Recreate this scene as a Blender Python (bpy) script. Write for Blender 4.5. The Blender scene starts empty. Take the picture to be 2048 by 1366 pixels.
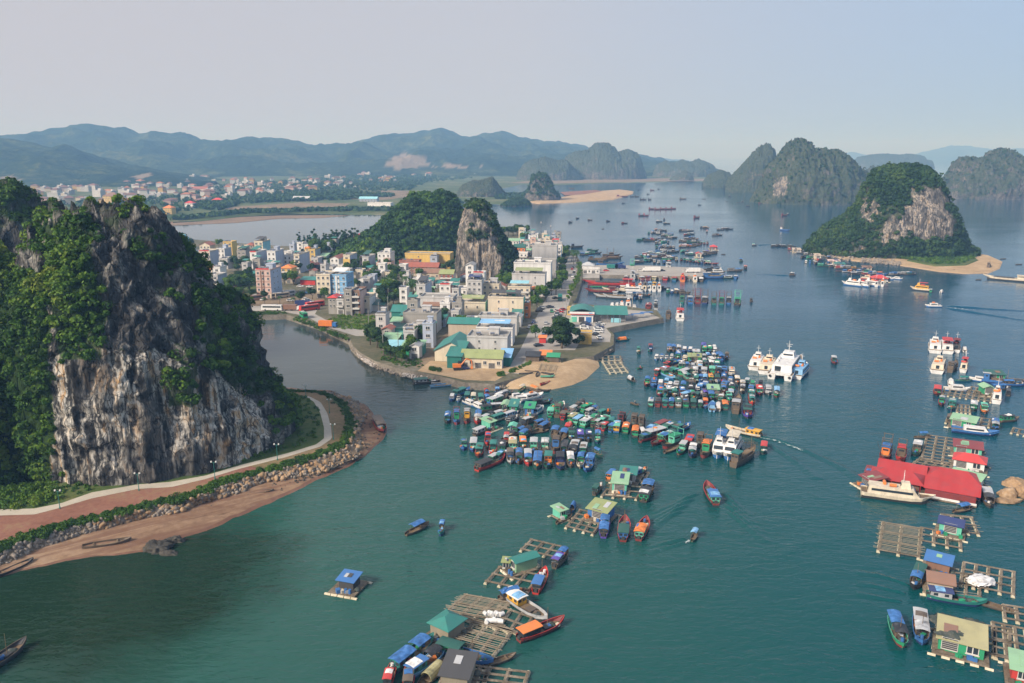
import bpy, math, random
import numpy as np
from mathutils import Vector, Matrix, noise
R = math.radians
S = bpy.context.scene
COL = S.collection
rng = random.Random(7)

# ------------------------------------------------------------------ camera, sky, sun, exposure
F, HZ, CH = 1593.0, 310.0, 85.0          # focal length in photo pixels, horizon row, camera height (m)
PIT = math.atan((683 - HZ) / F)
cam = bpy.data.objects.new('camera', bpy.data.cameras.new('camera'))
COL.objects.link(cam)
cam.location = (0, 0, CH)
cam.rotation_euler = (math.pi / 2 - PIT, 0, 0)
cam.data.sensor_width = 36
cam.data.lens = 36 * F / 2048
cam.data.clip_start = 1
cam.data.clip_end = 60000
S.camera = cam

SUN_EL, SUN_AZ = 34, -128                # azimuth from +Y (view direction), clockwise positive
w = bpy.data.worlds.new('World')
S.world = w
w.use_nodes = True
nt = w.node_tree
nt.nodes.clear()
def N(t, **k):
    n = nt.nodes.new(t)
    for a, b in k.items():
        setattr(n, a, b)
    return n
sky = N('ShaderNodeTexSky', sky_type='NISHITA', sun_disc=False, sun_elevation=R(SUN_EL), sun_rotation=R(SUN_AZ),
        air_density=1.2, dust_density=3.0, ozone_density=2.0, altitude=50)
tc = N('ShaderNodeTexCoord')
sep = N('ShaderNodeSeparateXYZ')
nt.links.new(tc.outputs['Generated'], sep.inputs[0])
mr = N('ShaderNodeMapRange')
mr.inputs['From Min'].default_value = -0.5
mr.inputs['From Max'].default_value = 0.55
nt.links.new(sep.outputs['X'], mr.inputs['Value'])
cr = N('ShaderNodeValToRGB')             # thin high overcast: warm grey towards the sun, blue away from it
cr.color_ramp.elements[0].color = (3.2, 3.06, 3.3, 1)
cr.color_ramp.elements[1].color = (2.15, 2.85, 4.15, 1)
e = cr.color_ramp.elements.new(0.48)
e.color = (3.05, 3.08, 3.5, 1)
nt.links.new(mr.outputs[0], cr.inputs[0])
mx = N('ShaderNodeMix', data_type='RGBA')
mx.inputs['Factor'].default_value = 0.95
nt.links.new(sky.outputs[0], mx.inputs['A'])
nt.links.new(cr.outputs[0], mx.inputs['B'])
bg = N('ShaderNodeBackground')
bg.inputs['Strength'].default_value = 0.1
nt.links.new(mx.outputs['Result'], bg.inputs[0])
ow = N('ShaderNodeOutputWorld')
nt.links.new(bg.outputs[0], ow.inputs[0])

sl = bpy.data.lights.new('sun', 'SUN')
sl.energy = 3.3
sl.angle = R(13)
sl.color = (1.0, 0.92, 0.83)
so = bpy.data.objects.new('sun', sl)
COL.objects.link(so)
sd = Vector((math.sin(R(SUN_AZ)) * math.cos(R(SUN_EL)), math.cos(R(SUN_AZ)) * math.cos(R(SUN_EL)), math.sin(R(SUN_EL))))
so.rotation_euler = sd.to_track_quat('Z', 'Y').to_euler()
so.location = (-400, -200, 400)

vs = S.view_settings
vs.view_transform = 'Standard'
vs.look = 'None'
vs.exposure = 0.88
vs.gamma = 1.0
vs.use_curve_mapping = False
S.cycles.use_denoising = True
S.cycles.max_bounces = 5
S.cycles.diffuse_bounces = 2
S.cycles.glossy_bounces = 3
S.cycles.transparent_max_bounces = 6
S.cycles.volume_bounces = 0
S.cycles.caustics_reflective = False
S.cycles.caustics_refractive = False

# ------------------------------------------------------------------ helpers
SP, CP = math.sin(PIT), math.cos(PIT)
def ray(px, py):
    a, b = (px - 1024) / F, (683 - py) / F
    return Vector((a, CP + b * SP, -SP + b * CP))
def at(px, py, z=0.0):
    d = ray(px, py)
    t = (z - CH) / d.z
    return Vector((d.x * t, d.y * t, z))
def seen(px, py, a):
    """compass angle of a line on the water that is seen at angle a (degrees) at this place"""
    q = at(px + 4 * math.cos(R(a)), py - 4 * math.sin(R(a))) - at(px, py)
    return math.atan2(q.y, q.x)
def aty(px, py, Y):
    d = ray(px, py)
    t = Y / d.y
    return Vector((d.x * t, Y, CH + d.z * t))
def proj(P):
    P = np.asarray(P, float)
    z = P[..., 2] - CH
    f = P[..., 1] * CP - z * SP
    f = np.where(f < 1, 1, f)
    u = P[..., 1] * SP + z * CP
    return 1024 + P[..., 0] / f * F, 683 - u / f * F
def inpoly(x, y, poly):
    x, y = np.asarray(x), np.asarray(y)
    r = np.zeros(x.shape, bool)
    n = len(poly)
    for i in range(n):
        x1, y1 = poly[i]
        x2, y2 = poly[(i + 1) % n]
        c = ((y1 > y) != (y2 > y)) & (x < (x2 - x1) * (y - y1) / ((y2 - y1) or 1e-9) + x1)
        r ^= c
    return r

def tag(o, label=None, cat=None, group=None, kind=None):
    if label: o['label'] = label
    if cat: o['category'] = cat
    if group: o['group'] = group
    if kind: o['kind'] = kind
    return o
def empty(name, loc, rz=0.0):
    o = bpy.data.objects.new(name, None)
    COL.objects.link(o)
    o.location = loc
    o.rotation_euler = (0, 0, rz)
    o.empty_display_size = 1
    return o
def link_mesh(name, me, parent=None):
    o = bpy.data.objects.new(name, me)
    COL.objects.link(o)
    if parent: o.parent = parent
    return o

class MB:
    """collects simple shapes; build() links them as ONE mesh object"""
    def __init__(s): s.v, s.f, s.m = [], [], []
    def add(s, vs, fs, m=0):
        k = len(s.v)
        s.v += [tuple(p) for p in vs]
        s.f += [tuple(i + k for i in f) for f in fs]
        s.m += [m] * len(fs)
        return s
    def box(s, c, d, rz=0.0, m=0, taper=0.0):
        hx, hy, hz = d[0] / 2, d[1] / 2, d[2] / 2
        ca, sa = math.cos(rz), math.sin(rz)
        P = []
        for z in (-hz, hz):
            k = 1 - taper if z > 0 else 1
            for x, y in ((-hx, -hy), (hx, -hy), (hx, hy), (-hx, hy)):
                x, y = x * k, y * k
                P.append((c[0] + x * ca - y * sa, c[1] + x * sa + y * ca, c[2] + z))
        return s.add(P, [(3, 2, 1, 0), (4, 5, 6, 7), (0, 1, 5, 4), (1, 2, 6, 5), (2, 3, 7, 6), (3, 0, 4, 7)], m)
    def bar(s, a, b, r, n=5, m=0, r2=None):
        a, b = Vector(a), Vector(b)
        r2 = r if r2 is None else r2
        d = (b - a).normalized()
        u = d.orthogonal().normalized()
        v = d.cross(u)
        P = []
        for q, rr in ((a, r), (b, r2)):
            for i in range(n):
                t = 2 * math.pi * i / n + math.pi / 4
                P.append(q + (u * math.cos(t) + v * math.sin(t)) * rr)
        fs = [(i, (i + 1) % n, n + (i + 1) % n, n + i) for i in range(n)]
        fs += [tuple(range(n - 1, -1, -1)), tuple(range(n, 2 * n))]
        return s.add(P, fs, m)
    def prism(s, poly, z0, z1, m=0):
        n = len(poly)
        P = [(x, y, z0) for x, y in poly] + [(x, y, z1) for x, y in poly]
        fs = [(i, (i + 1) % n, n + (i + 1) % n, n + i) for i in range(n)]
        fs += [tuple(range(n - 1, -1, -1)), tuple(range(n, 2 * n))]
        return s.add(P, fs, m)
    def loft(s, rings, m=0, cap=True, closed=True):
        n = len(rings[0])
        P = [p for r in rings for p in r]
        fs = []
        for k in range(len(rings) - 1):
            for i in range(n if closed else n - 1):
                j = (i + 1) % n
                fs.append((k * n + i, k * n + j, (k + 1) * n + j, (k + 1) * n + i))
        if cap:
            fs += [tuple(range(n - 1, -1, -1)), tuple(range((len(rings) - 1) * n, len(rings) * n))]
        return s.add(P, fs, m)
    def mesh(s, name, mats, smooth=False):
        me = bpy.data.meshes.new(name)
        me.from_pydata(s.v, [], s.f)
        for x in (mats if isinstance(mats, (list, tuple)) else [mats]):
            me.materials.append(x)
        if any(s.m): me.polygons.foreach_set('material_index', s.m)
        if smooth: me.polygons.foreach_set('use_smooth', [True] * len(me.polygons))
        me.update()
        return me
    def build(s, name, mats, parent=None, smooth=False):
        return link_mesh(name, s.mesh(name, mats, smooth), parent)

def np_mesh(name, V, Fq, mat, attrs=None, fattrs=None, smooth=False):
    """mesh from numpy arrays of vertices and quads"""
    V = np.asarray(V, np.float32)
    Fq = np.asarray(Fq, np.int32)
    me = bpy.data.meshes.new(name)
    k = Fq.shape[1]
    me.vertices.add(len(V))
    me.vertices.foreach_set('co', V.ravel())
    me.loops.add(Fq.size)
    me.loops.foreach_set('vertex_index', Fq.ravel())
    me.polygons.add(len(Fq))
    me.polygons.foreach_set('loop_start', np.arange(0, Fq.size, k, dtype=np.int32))
    me.polygons.foreach_set('loop_total', np.full(len(Fq), k, np.int32))
    if smooth: me.polygons.foreach_set('use_smooth', np.ones(len(Fq), bool))
    for n, a in (attrs or {}).items():
        at_ = me.attributes.new(n, 'FLOAT', 'POINT')
        at_.data.foreach_set('value', np.asarray(a, np.float32).ravel())
    for n, a in (fattrs or {}).items():
        at_ = me.attributes.new(n, 'FLOAT', 'FACE')
        at_.data.foreach_set('value', np.asarray(a, np.float32).ravel())
    me.materials.append(mat)
    me.update(calc_edges=True)
    me.validate()
    return me

# numpy value noise (fast, tileless)
_P = np.random.RandomState(3).rand(65536).astype(np.float32)
def _h(i, j, k):
    return _P[(i * 73856093 ^ j * 19349663 ^ k * 83492791) & 65535]
def vnoise(P):
    P = np.asarray(P, np.float64)
    I = np.floor(P).astype(np.int64)
    f = P - I
    f = f * f * (3 - 2 * f)
    i, j, k = I[..., 0], I[..., 1], I[..., 2]
    x, y, z = f[..., 0], f[..., 1], f[..., 2]
    def L(a, b, t): return a + (b - a) * t
    return L(L(L(_h(i, j, k), _h(i + 1, j, k), x), L(_h(i, j + 1, k), _h(i + 1, j + 1, k), x), y),
             L(L(_h(i, j, k + 1), _h(i + 1, j, k + 1), x), L(_h(i, j + 1, k + 1), _h(i + 1, j + 1, k + 1), x), y), z)
def fbm(P, o=4, ridged=False):
    P = np.asarray(P, np.float64)
    r, a, s = 0, 0.5, 0
    for _ in range(o):
        n = vnoise(P)
        if ridged: n = 1 - np.abs(2 * n - 1)
        r = r + a * n
        s += a
        a *= 0.5
        P = P * 2.03 + 17.3
    return r / s
# ------------------------------------------------------------------ materials
def new_mat(name):
    m = bpy.data.materials.new(name)
    m.use_nodes = True
    t = m.node_tree
    b = t.nodes['Principled BSDF']
    return m, t, b
def node(t, typ, **k):
    n = t.nodes.new(typ)
    for a, v in k.items():
        if a in ('op',): n.operation = v
        else: setattr(n, a, v)
    return n
def ramp(t, src, stops):
    r = node(t, 'ShaderNodeValToRGB')
    el = r.color_ramp.elements
    while len(el) < len(stops): el.new(0.5)
    for q, (p, c) in zip(el, stops):
        q.position = p
        q.color = (*c, 1)
    t.links.new(src, r.inputs[0])
    return r.outputs[0]
def noise_tex(t, scale, detail=4, vec=None, rough=0.55, dist=0.0):
    n = node(t, 'ShaderNodeTexNoise')
    n.inputs['Scale'].default_value = scale
    n.inputs['Detail'].default_value = detail
    n.inputs['Roughness'].default_value = rough
    n.inputs['Distortion'].default_value = dist
    if vec is not None: t.links.new(vec, n.inputs['Vector'])
    return n.outputs['Fac']
def position(t, scale=(1, 1, 1)):
    g = node(t, 'ShaderNodeNewGeometry')
    m = node(t, 'ShaderNodeVectorMath', op='MULTIPLY')
    m.inputs[1].default_value = scale
    t.links.new(g.outputs['Position'], m.inputs[0])
    return m.outputs[0]
def objpos(t, scale=(1, 1, 1)):
    g = node(t, 'ShaderNodeTexCoord')
    m = node(t, 'ShaderNodeVectorMath', op='MULTIPLY')
    m.inputs[1].default_value = scale
    t.links.new(g.outputs['Object'], m.inputs[0])
    return m.outputs[0]
def mixc(t, fac, a, b):
    m = node(t, 'ShaderNodeMix', data_type='RGBA')
    for k, v in (('Factor', fac), ('A', a), ('B', b)):
        if isinstance(v, bpy.types.NodeSocket): t.links.new(v, m.inputs[k])
        else: m.inputs[k].default_value = v if k == 'Factor' else (*v, 1)
    return m.outputs['Result']
def math_(t, op, a, b=0.0, c=None):
    m = node(t, 'ShaderNodeMath', op=op)
    for i, v in enumerate((a, b, c)):
        if v is None: continue
        if isinstance(v, bpy.types.NodeSocket): t.links.new(v, m.inputs[i])
        else: m.inputs[i].default_value = v
    return m.outputs[0]
def attr(t, name):
    a = node(t, 'ShaderNodeAttribute', attribute_name=name)
    return a.outputs['Fac']
def bump(t, b, h, strength, dist):
    n = node(t, 'ShaderNodeBump')
    n.inputs['Strength'].default_value = strength
    n.inputs['Distance'].default_value = dist
    t.links.new(h, n.inputs['Height'])
    t.links.new(n.outputs[0], b.inputs['Normal'])

_cache = {}
def paint(col, rough=0.55, dirt=0.35, name='paint', metal=0.0, scale=0.7, run=0.5):
    """weathered painted surface: colour with worn, grimy patches"""
    key = (tuple(round(c, 3) for c in col), rough, dirt, name)
    if key in _cache: return _cache[key]
    m, t, b = new_mat(name)
    n = noise_tex(t, scale, 6, position(t, (1, 1, run)), 0.65)
    f = ramp(t, n, [(0.38, (0, 0, 0)), (0.72, (1, 1, 1))])
    g = math_(t, 'MULTIPLY', f, dirt)
    d = tuple(c * 0.45 + 0.012 for c in col)
    c = mixc(t, g, col, d)
    n2 = noise_tex(t, 0.13, 2, position(t))
    c2 = mixc(t, math_(t, 'MULTIPLY', n2, 0.25), c, tuple(min(1, x * 1.15 + 0.01) for x in col))
    t.links.new(c2, b.inputs['Base Color'])
    b.inputs['Roughness'].default_value = rough
    b.inputs['Metallic'].default_value = metal
    _cache[key] = m
    return m
def ribbed(col, name='ribbed_metal', freq=5.0):
    """corrugated metal sheet, rusty in patches"""
    key = ('rib', tuple(round(c, 3) for c in col), name)
    if key in _cache: return _cache[key]
    m, t, b = new_mat(name)
    v = objpos(t)
    wv = node(t, 'ShaderNodeTexWave', wave_type='BANDS', bands_direction='X')
    wv.inputs['Scale'].default_value = freq
    t.links.new(v, wv.inputs['Vector'])
    n = noise_tex(t, 0.5, 5, position(t))
    f = ramp(t, n, [(0.45, (0, 0, 0)), (0.75, (1, 1, 1))])
    c = mixc(t, math_(t, 'MULTIPLY', f, 0.65), col, tuple(x * 0.45 + 0.04 for x in col))
    pan = noise_tex(t, 0.25, 1, objpos(t, (1, 0.15, 1)))
    c = mixc(t, math_(t, 'MULTIPLY', pan, 0.6), c, tuple(min(1, x * 1.35 + 0.05) for x in col))
    t.links.new(c, b.inputs['Base Color'])
    b.inputs['Roughness'].default_value = 0.5
    bump(t, b, wv.outputs['Fac'], 0.5, 0.05)
    _cache[key] = m
    return m

def mat_water():
    m, t, b = new_mat('sea_water')
    p = position(t)
    sx = node(t, 'ShaderNodeSeparateXYZ')
    t.links.new(p, sx.inputs[0])
    # dark cliff reflection painted into the colour; silty green, then deeper teal further out
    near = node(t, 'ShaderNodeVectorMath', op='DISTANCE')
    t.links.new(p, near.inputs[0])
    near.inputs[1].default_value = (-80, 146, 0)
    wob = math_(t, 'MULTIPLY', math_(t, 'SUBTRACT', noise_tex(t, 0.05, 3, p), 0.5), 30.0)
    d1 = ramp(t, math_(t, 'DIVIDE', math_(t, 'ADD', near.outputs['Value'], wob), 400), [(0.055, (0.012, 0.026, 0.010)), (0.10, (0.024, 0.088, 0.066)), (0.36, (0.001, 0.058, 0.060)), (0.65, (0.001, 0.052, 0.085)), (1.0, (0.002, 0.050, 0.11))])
    big = noise_tex(t, 0.012, 3, p)
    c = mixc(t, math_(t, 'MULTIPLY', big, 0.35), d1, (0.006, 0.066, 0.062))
    def round_(px, py, rad, soft):
        n = node(t, 'ShaderNodeVectorMath', op='DISTANCE')
        t.links.new(p, n.inputs[0])
        n.inputs[1].default_value = at(px, py)
        return ramp(t, math_(t, 'DIVIDE', n.outputs['Value'], rad), [(soft, (1, 1, 1)), (1.0, (0, 0, 0))])
    canal = round_(600, 715, 115, .35)                   # still, silty canal and lagoon behind the town
    lagoon = round_(520, 456, 430, .7)
    silt = math_(t, 'MAXIMUM', canal, lagoon)
    c = mixc(t, math_(t, 'MULTIPLY', silt, .85), c, (0.055, 0.058, 0.05))
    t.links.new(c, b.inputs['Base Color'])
    b.inputs['Roughness'].default_value = 0.06
    b.inputs['IOR'].default_value = 1.34
    b.inputs['Specular Tint'].default_value = (0.75, 1.0, 1.0, 1)
    r1 = noise_tex(t, 0.55, 3, position(t, (0.6, 1.25, 1)), 0.6, 0.4)
    r2 = noise_tex(t, 0.09, 3, position(t, (0.7, 1.2, 1)), 0.5, 0.6)
    patch = ramp(t, noise_tex(t, 0.006, 3, position(t, (0.5, 1.2, 1)), 0.6, 1.0), [(0.35, (0.3, 0.3, 0.3)), (0.65, (1, 1, 1))])
    h = math_(t, 'ADD', math_(t, 'MULTIPLY', r1, 0.48), math_(t, 'MULTIPLY', r2, 0.9))
    calm = ramp(t, math_(t, 'DIVIDE', near.outputs['Value'], 1000), [(0.2, (1, 1, 1)), (0.6, (.4, .4, .4)), (1.0, (.3, .3, .3))])   # sheltered bay behind the islands
    h = math_(t, 'MULTIPLY', math_(t, 'MULTIPLY', h, patch), calm)
    h = math_(t, 'MULTIPLY', h, math_(t, 'SUBTRACT', 1.0, math_(t, 'MULTIPLY', silt, .8)))
    bump(t, b, h, 1.0, 0.85)
    return m
M_water = mat_water()

def mat_rock(name, dark, mid, pale, warm, streak=0.35, hi=60.0):
    m, t, b = new_mat(name)
    st = noise_tex(t, 0.42, 6, position(t, (1, 1, 0.10)), 0.62, 0.6)
    st2 = noise_tex(t, 1.7, 4, position(t, (1, 1, 0.05)), 0.6, 0.3)
    blk = noise_tex(t, 0.22, 7, position(t, (1, 1, 0.8)), 0.68, 0.2)
    bare = attr(t, 'bare')
    rock = ramp(t, math_(t, 'ADD', math_(t, 'MULTIPLY', blk, 0.75), math_(t, 'MULTIPLY', st2, 0.25)),
                [(0.36, dark), (0.52, mid), (0.66, tuple(x * 0.6 for x in pale))])
    cliff = ramp(t, math_(t, 'ADD', math_(t, 'MULTIPLY', st, 0.6), math_(t, 'MULTIPLY', blk, 0.4)),
                 [(0.36, dark), (0.45, mid), (0.52, pale), (0.60, warm), (0.70, tuple(x * 0.8 for x in pale))])
    zone = noise_tex(t, 0.075, 3, position(t, (1, 1, 0.55)), 0.55, 0.8)
    cliff = mixc(t, ramp(t, zone, [(0.50, (0, 0, 0)), (0.60, (.85, .85, .85))]), cliff, tuple(x * 0.55 + 0.03 for x in mid))
    rust = noise_tex(t, 0.11, 4, position(t, (1, 1, 0.5)), 0.6, 0.5)
    cliff = mixc(t, ramp(t, rust, [(0.60, (0, 0, 0)), (0.68, (.7, .7, .7))]), cliff, warm)
    sk = ramp(t, st2, [(0.40, (0, 0, 0)), (0.52, (1, 1, 1))])
    cliff = mixc(t, math_(t, 'MULTIPLY', math_(t, 'SUBTRACT', 1.0, sk), 0.75), cliff, dark)
    wash = ramp(t, noise_tex(t, 0.33, 4, position(t, (1, 1, 0.035)), 0.6, 0.4), [(0.36, (.9, .9, .9)), (0.46, (0, 0, 0))])
    cliff = mixc(t, wash, cliff, dark)
    c = mixc(t, bare, rock, cliff)
    vc = node(t, 'ShaderNodeTexVoronoi', feature='DISTANCE_TO_EDGE')
    vc.inputs['Scale'].default_value = 0.36
    wv_ = node(t, 'ShaderNodeVectorMath', op='ADD')
    nz_ = node(t, 'ShaderNodeTexNoise')
    nz_.inputs['Scale'].default_value = 0.5
    t.links.new(position(t), nz_.inputs['Vector'])
    t.links.new(position(t, (1, 1, 0.38)), wv_.inputs[0])
    t.links.new(nz_.outputs['Color'], wv_.inputs[1])
    t.links.new(wv_.outputs[0], vc.inputs['Vector'])
    c = mixc(t, ramp(t, vc.outputs['Distance'], [(0.0, (.85, .85, .85)), (0.035, (0, 0, 0))]), c, tuple(x * .5 for x in dark))
    vegc = ramp(t, noise_tex(t, 0.35, 5, position(t), 0.7), [(0.35, (0.012, 0.028, 0.008)), (0.7, (0.04, 0.075, 0.018))])
    c = mixc(t, attr(t, 'veg'), c, vegc)
    t.links.new(c, b.inputs['Base Color'])
    b.inputs['Roughness'].default_value = 0.9
    b.inputs['Specular IOR Level'].default_value = 0.15
    vor = node(t, 'ShaderNodeTexVoronoi', feature='DISTANCE_TO_EDGE')
    vor.inputs['Scale'].default_value = 0.45
    t.links.new(position(t, (1, 1, 0.55)), vor.inputs['Vector'])
    crack = ramp(t, vor.outputs['Distance'], [(0.0, (0, 0, 0)), (0.12, (1, 1, 1))])
    h = math_(t, 'ADD', math_(t, 'ADD', blk, math_(t, 'MULTIPLY', st, 0.6)), math_(t, 'MULTIPLY', math_(t, 'MULTIPLY', crack, math_(t, 'SUBTRACT', 1.0, bare)), 0.25))
    bump(t, b, h, 0.9, 1.6)
    return m
M_rock = mat_rock('limestone_rock', (0.018, 0.018, 0.019), (0.07, 0.068, 0.066), (0.62, 0.58, 0.51), (0.46, 0.28, 0.13))
M_rock2 = mat_rock('pale_limestone', (0.03, 0.029, 0.028), (0.12, 0.112, 0.105), (0.42, 0.37, 0.32), (0.40, 0.29, 0.18))

def mat_leaf(name, stops, rough=0.65):
    m, t, b = new_mat(name)
    n = noise_tex(t, 0.06, 3, position(t))
    v = math_(t, 'ADD', math_(t, 'MULTIPLY', attr(t, 'tint'), 0.8), math_(t, 'MULTIPLY', n, 0.3))
    c = ramp(t, v, stops)
    t.links.new(c, b.inputs['Base Color'])
    b.inputs['Roughness'].default_value = rough
    b.inputs['Specular IOR Level'].default_value = 0.25
    tr = node(t, 'ShaderNodeBsdfTranslucent')
    t.links.new(c, tr.inputs['Color'])
    ms = node(t, 'ShaderNodeMixShader')
    ms.inputs[0].default_value = 0.22
    t.links.new(b.outputs[0], ms.inputs[1])
    t.links.new(tr.outputs[0], ms.inputs[2])
    t.links.new(ms.outputs[0], t.nodes['Material Output'].inputs['Surface'])
    return m
M_leaf = mat_leaf('leaves', [(0.1, (0.014, 0.04, 0.008)), (0.42, (0.045, 0.115, 0.012)), (0.75, (0.115, 0.20, 0.018)), (1.0, (0.19, 0.23, 0.03))])
M_leafd = mat_leaf('dark_leaves', [(0.1, (0.012, 0.034, 0.010)), (0.5, (0.03, 0.078, 0.018)), (1.0, (0.085, 0.14, 0.03))])
M_leafl = mat_leaf('bright_leaves', [(0.1, (0.05, 0.11, 0.012)), (0.6, (0.12, 0.21, 0.02)), (1.0, (0.22, 0.28, 0.04))])

def mat_ground(name, a, b_, c_, s1=0.08, s2=0.9, bumpd=0.15, rough=0.95):
    m, t, b = new_mat(name)
    n1 = noise_tex(t, s1, 4, position(t), 0.6, 0.5)
    n2 = noise_tex(t, s2, 5, position(t), 0.7)
    c = ramp(t, math_(t, 'ADD', math_(t, 'MULTIPLY', n1, 0.55), math_(t, 'MULTIPLY', n2, 0.45)), [(0.36, a), (0.52, b_), (0.66, c_)])
    t.links.new(c, b.inputs['Base Color'])
    b.inputs['Roughness'].default_value = rough
    b.inputs['Specular IOR Level'].default_value = 0.2
    bump(t, b, n2, 0.6, bumpd)
    return m
M_sand = mat_ground('beach_sand', (0.17, 0.10, 0.062), (0.27, 0.175, 0.11), (0.36, 0.25, 0.165), 0.06, 0.5)
def tide_bands(m, dark):
    """wrack and wet streaks left along the shore by the falling tide"""
    t = m.node_tree
    b = t.nodes['Principled BSDF']
    src = b.inputs['Base Color'].links[0].from_socket
    vr = node(t, 'ShaderNodeVectorRotate', rotation_type='Z_AXIS')
    vr.inputs['Angle'].default_value = R(-36)
    t.links.new(position(t), vr.inputs['Vector'])
    mp = node(t, 'ShaderNodeVectorMath', op='MULTIPLY')
    mp.inputs[1].default_value = (0.035, 0.42, 1)
    t.links.new(vr.outputs[0], mp.inputs[0])
    n = noise_tex(t, 1.0, 6, mp.outputs[0], 0.62, 0.8)
    f = ramp(t, n, [(0.46, (0, 0, 0)), (0.60, (.75, .75, .75))])
    n2 = noise_tex(t, 2.5, 4, mp.outputs[0], 0.7, 0.4)
    c = mixc(t, f, src, dark)
    c = mixc(t, ramp(t, n2, [(0.60, (0, 0, 0)), (0.66, (.5, .5, .5))]), c, tuple(x * .45 for x in dark))
    t.links.new(c, b.inputs['Base Color'])
tide_bands(M_sand, (0.16, 0.085, 0.055))
M_sandp = mat_ground('pale_sand', (0.31, 0.215, 0.125), (0.42, 0.30, 0.18), (0.52, 0.39, 0.25), 0.06, 0.5)
M_wet = mat_ground('wet_sand', (0.11, 0.055, 0.036), (0.17, 0.09, 0.06), (0.24, 0.14, 0.09), 0.06, 0.4, 0.08, 0.5)
M_red = mat_ground('red_soil', (0.17, 0.075, 0.05), (0.25, 0.12, 0.085), (0.27, 0.18, 0.10), 0.07, 0.8)
M_dry = mat_ground('dry_grass', (0.13, 0.11, 0.05), (0.24, 0.17, 0.09), (0.30, 0.19, 0.11), 0.07, 0.8)
M_soil = mat_ground('bare_earth', (0.13, 0.095, 0.06), (0.22, 0.165, 0.11), (0.31, 0.245, 0.17), 0.05, 0.7)
M_path = mat_ground('concrete_path', (0.40, 0.36, 0.29), (0.47, 0.42, 0.34), (0.52, 0.47, 0.39), 0.1, 1.0, 0.03)
M_road = mat_ground('worn_concrete_road', (0.26, 0.24, 0.22), (0.34, 0.32, 0.29), (0.40, 0.37, 0.33), 0.05, 0.6, 0.03)
M_grassg = mat_ground('grassy_ground', (0.04, 0.07, 0.02), (0.075, 0.11, 0.03), (0.16, 0.15, 0.06), 0.05, 0.7, 0.3)
M_town = mat_ground('town_ground', (0.06, 0.075, 0.035), (0.13, 0.12, 0.08), (0.24, 0.215, 0.175), 0.04, 0.5, 0.1)
M_mud = mat_ground('tidal_mud', (0.16, 0.11, 0.075), (0.22, 0.16, 0.115), (0.27, 0.20, 0.15), 0.02, 0.3)
M_plain = mat_ground('far_plain', (0.035, 0.065, 0.022), (0.08, 0.11, 0.04), (0.22, 0.19, 0.12), 0.008, 0.04, 1.0)
M_stone = mat_ground('seawall_stone', (0.10, 0.09, 0.075), (0.19, 0.17, 0.14), (0.30, 0.26, 0.21), 0.15, 1.4, 0.3)
M_conc = mat_ground('weathered_concrete', (0.22, 0.21, 0.19), (0.31, 0.295, 0.27), (0.38, 0.36, 0.33), 0.1, 0.8, 0.03)

def mat_hill():
    m, t, b = new_mat('wooded_hill')
    n1 = noise_tex(t, 0.004, 5, position(t), 0.6, 0.6)
    n2 = noise_tex(t, 0.03, 6, position(t), 0.75)
    c = ramp(t, math_(t, 'ADD', math_(t, 'MULTIPLY', n1, 0.4), math_(t, 'MULTIPLY', n2, 0.6)),
             [(0.40, (0.006, 0.016, 0.006)), (0.52, (0.028, 0.048, 0.016)), (0.62, (0.11, 0.12, 0.04))])
    c = mixc(t, attr(t, 'bare'), c, (0.27, 0.215, 0.16))
    t.links.new(c, b.inputs['Base Color'])
    b.inputs['Roughness'].default_value = 1.0
    b.inputs['Specular IOR Level'].default_value = 0.0
    bump(t, b, n2, 1.0, 14.0)
    return m
M_hill = mat_hill()
# ------------------------------------------------------------------ water, land, hills
def sheet(name, poly, z, mat, skirt=None, kind='structure', label=None):
    """a flat sheet with an outline and an optional sloping skirt that runs down under the water"""
    mb = MB()
    mb.v = [(p.x, p.y, z) for p in poly]
    mb.f = [tuple(range(len(poly)))]
    mb.m = [0]
    if skirt:
        n = len(poly)
        c = Vector((sum(p.x for p in poly) / n, sum(p.y for p in poly) / n, 0))
        area = sum(poly[i].x * poly[(i + 1) % n].y - poly[(i + 1) % n].x * poly[i].y for i in range(n))
        sg = 1 if area > 0 else -1
        for i in range(n):
            a, b = poly[i - 1], poly[(i + 1) % n]
            d = Vector((b.y - a.y, a.x - b.x)).normalized() * sg
            mb.v.append((poly[i].x + d.x * skirt, poly[i].y + d.y * skirt, -1.2))
        for i in range(n):
            j = (i + 1) % n
            mb.f.append((i, j, n + j, n + i))
            mb.m.append(1 if isinstance(mat, tuple) else 0)
    o = mb.build(name, mat)
    bm_tri(o.data)
    return tag(o, label, kind=kind)
def bm_tri(me):
    import bmesh
    b = bmesh.new()
    b.from_mesh(me)
    bmesh.ops.triangulate(b, faces=[f for f in b.faces if len(f.verts) > 4])
    bmesh.ops.recalc_face_normals(b, faces=b.faces)
    up = sum(f.normal.z * f.calc_area() for f in b.faces)
    if up < 0: bmesh.ops.reverse_faces(b, faces=b.faces)
    b.to_mesh(me)
    b.free()
def pts(lst, z=0.0): return [at(x, y, z) for x, y in lst]

wb = MB()
wb.add([(-15000, -300, 0), (15000, -300, 0), (15000, 24000, 0), (-15000, 24000, 0)], [(0, 1, 2, 3)])
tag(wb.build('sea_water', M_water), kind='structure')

def resample(poly, n):
    P = np.array([[p[0], p[1]] for p in poly], float)
    d = np.r_[0, np.cumsum(np.hypot(*np.diff(P, axis=0).T))]
    t = np.linspace(0, d[-1], n)
    return np.stack([np.interp(t, d, P[:, k]) for k in range(2)], 1)

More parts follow.
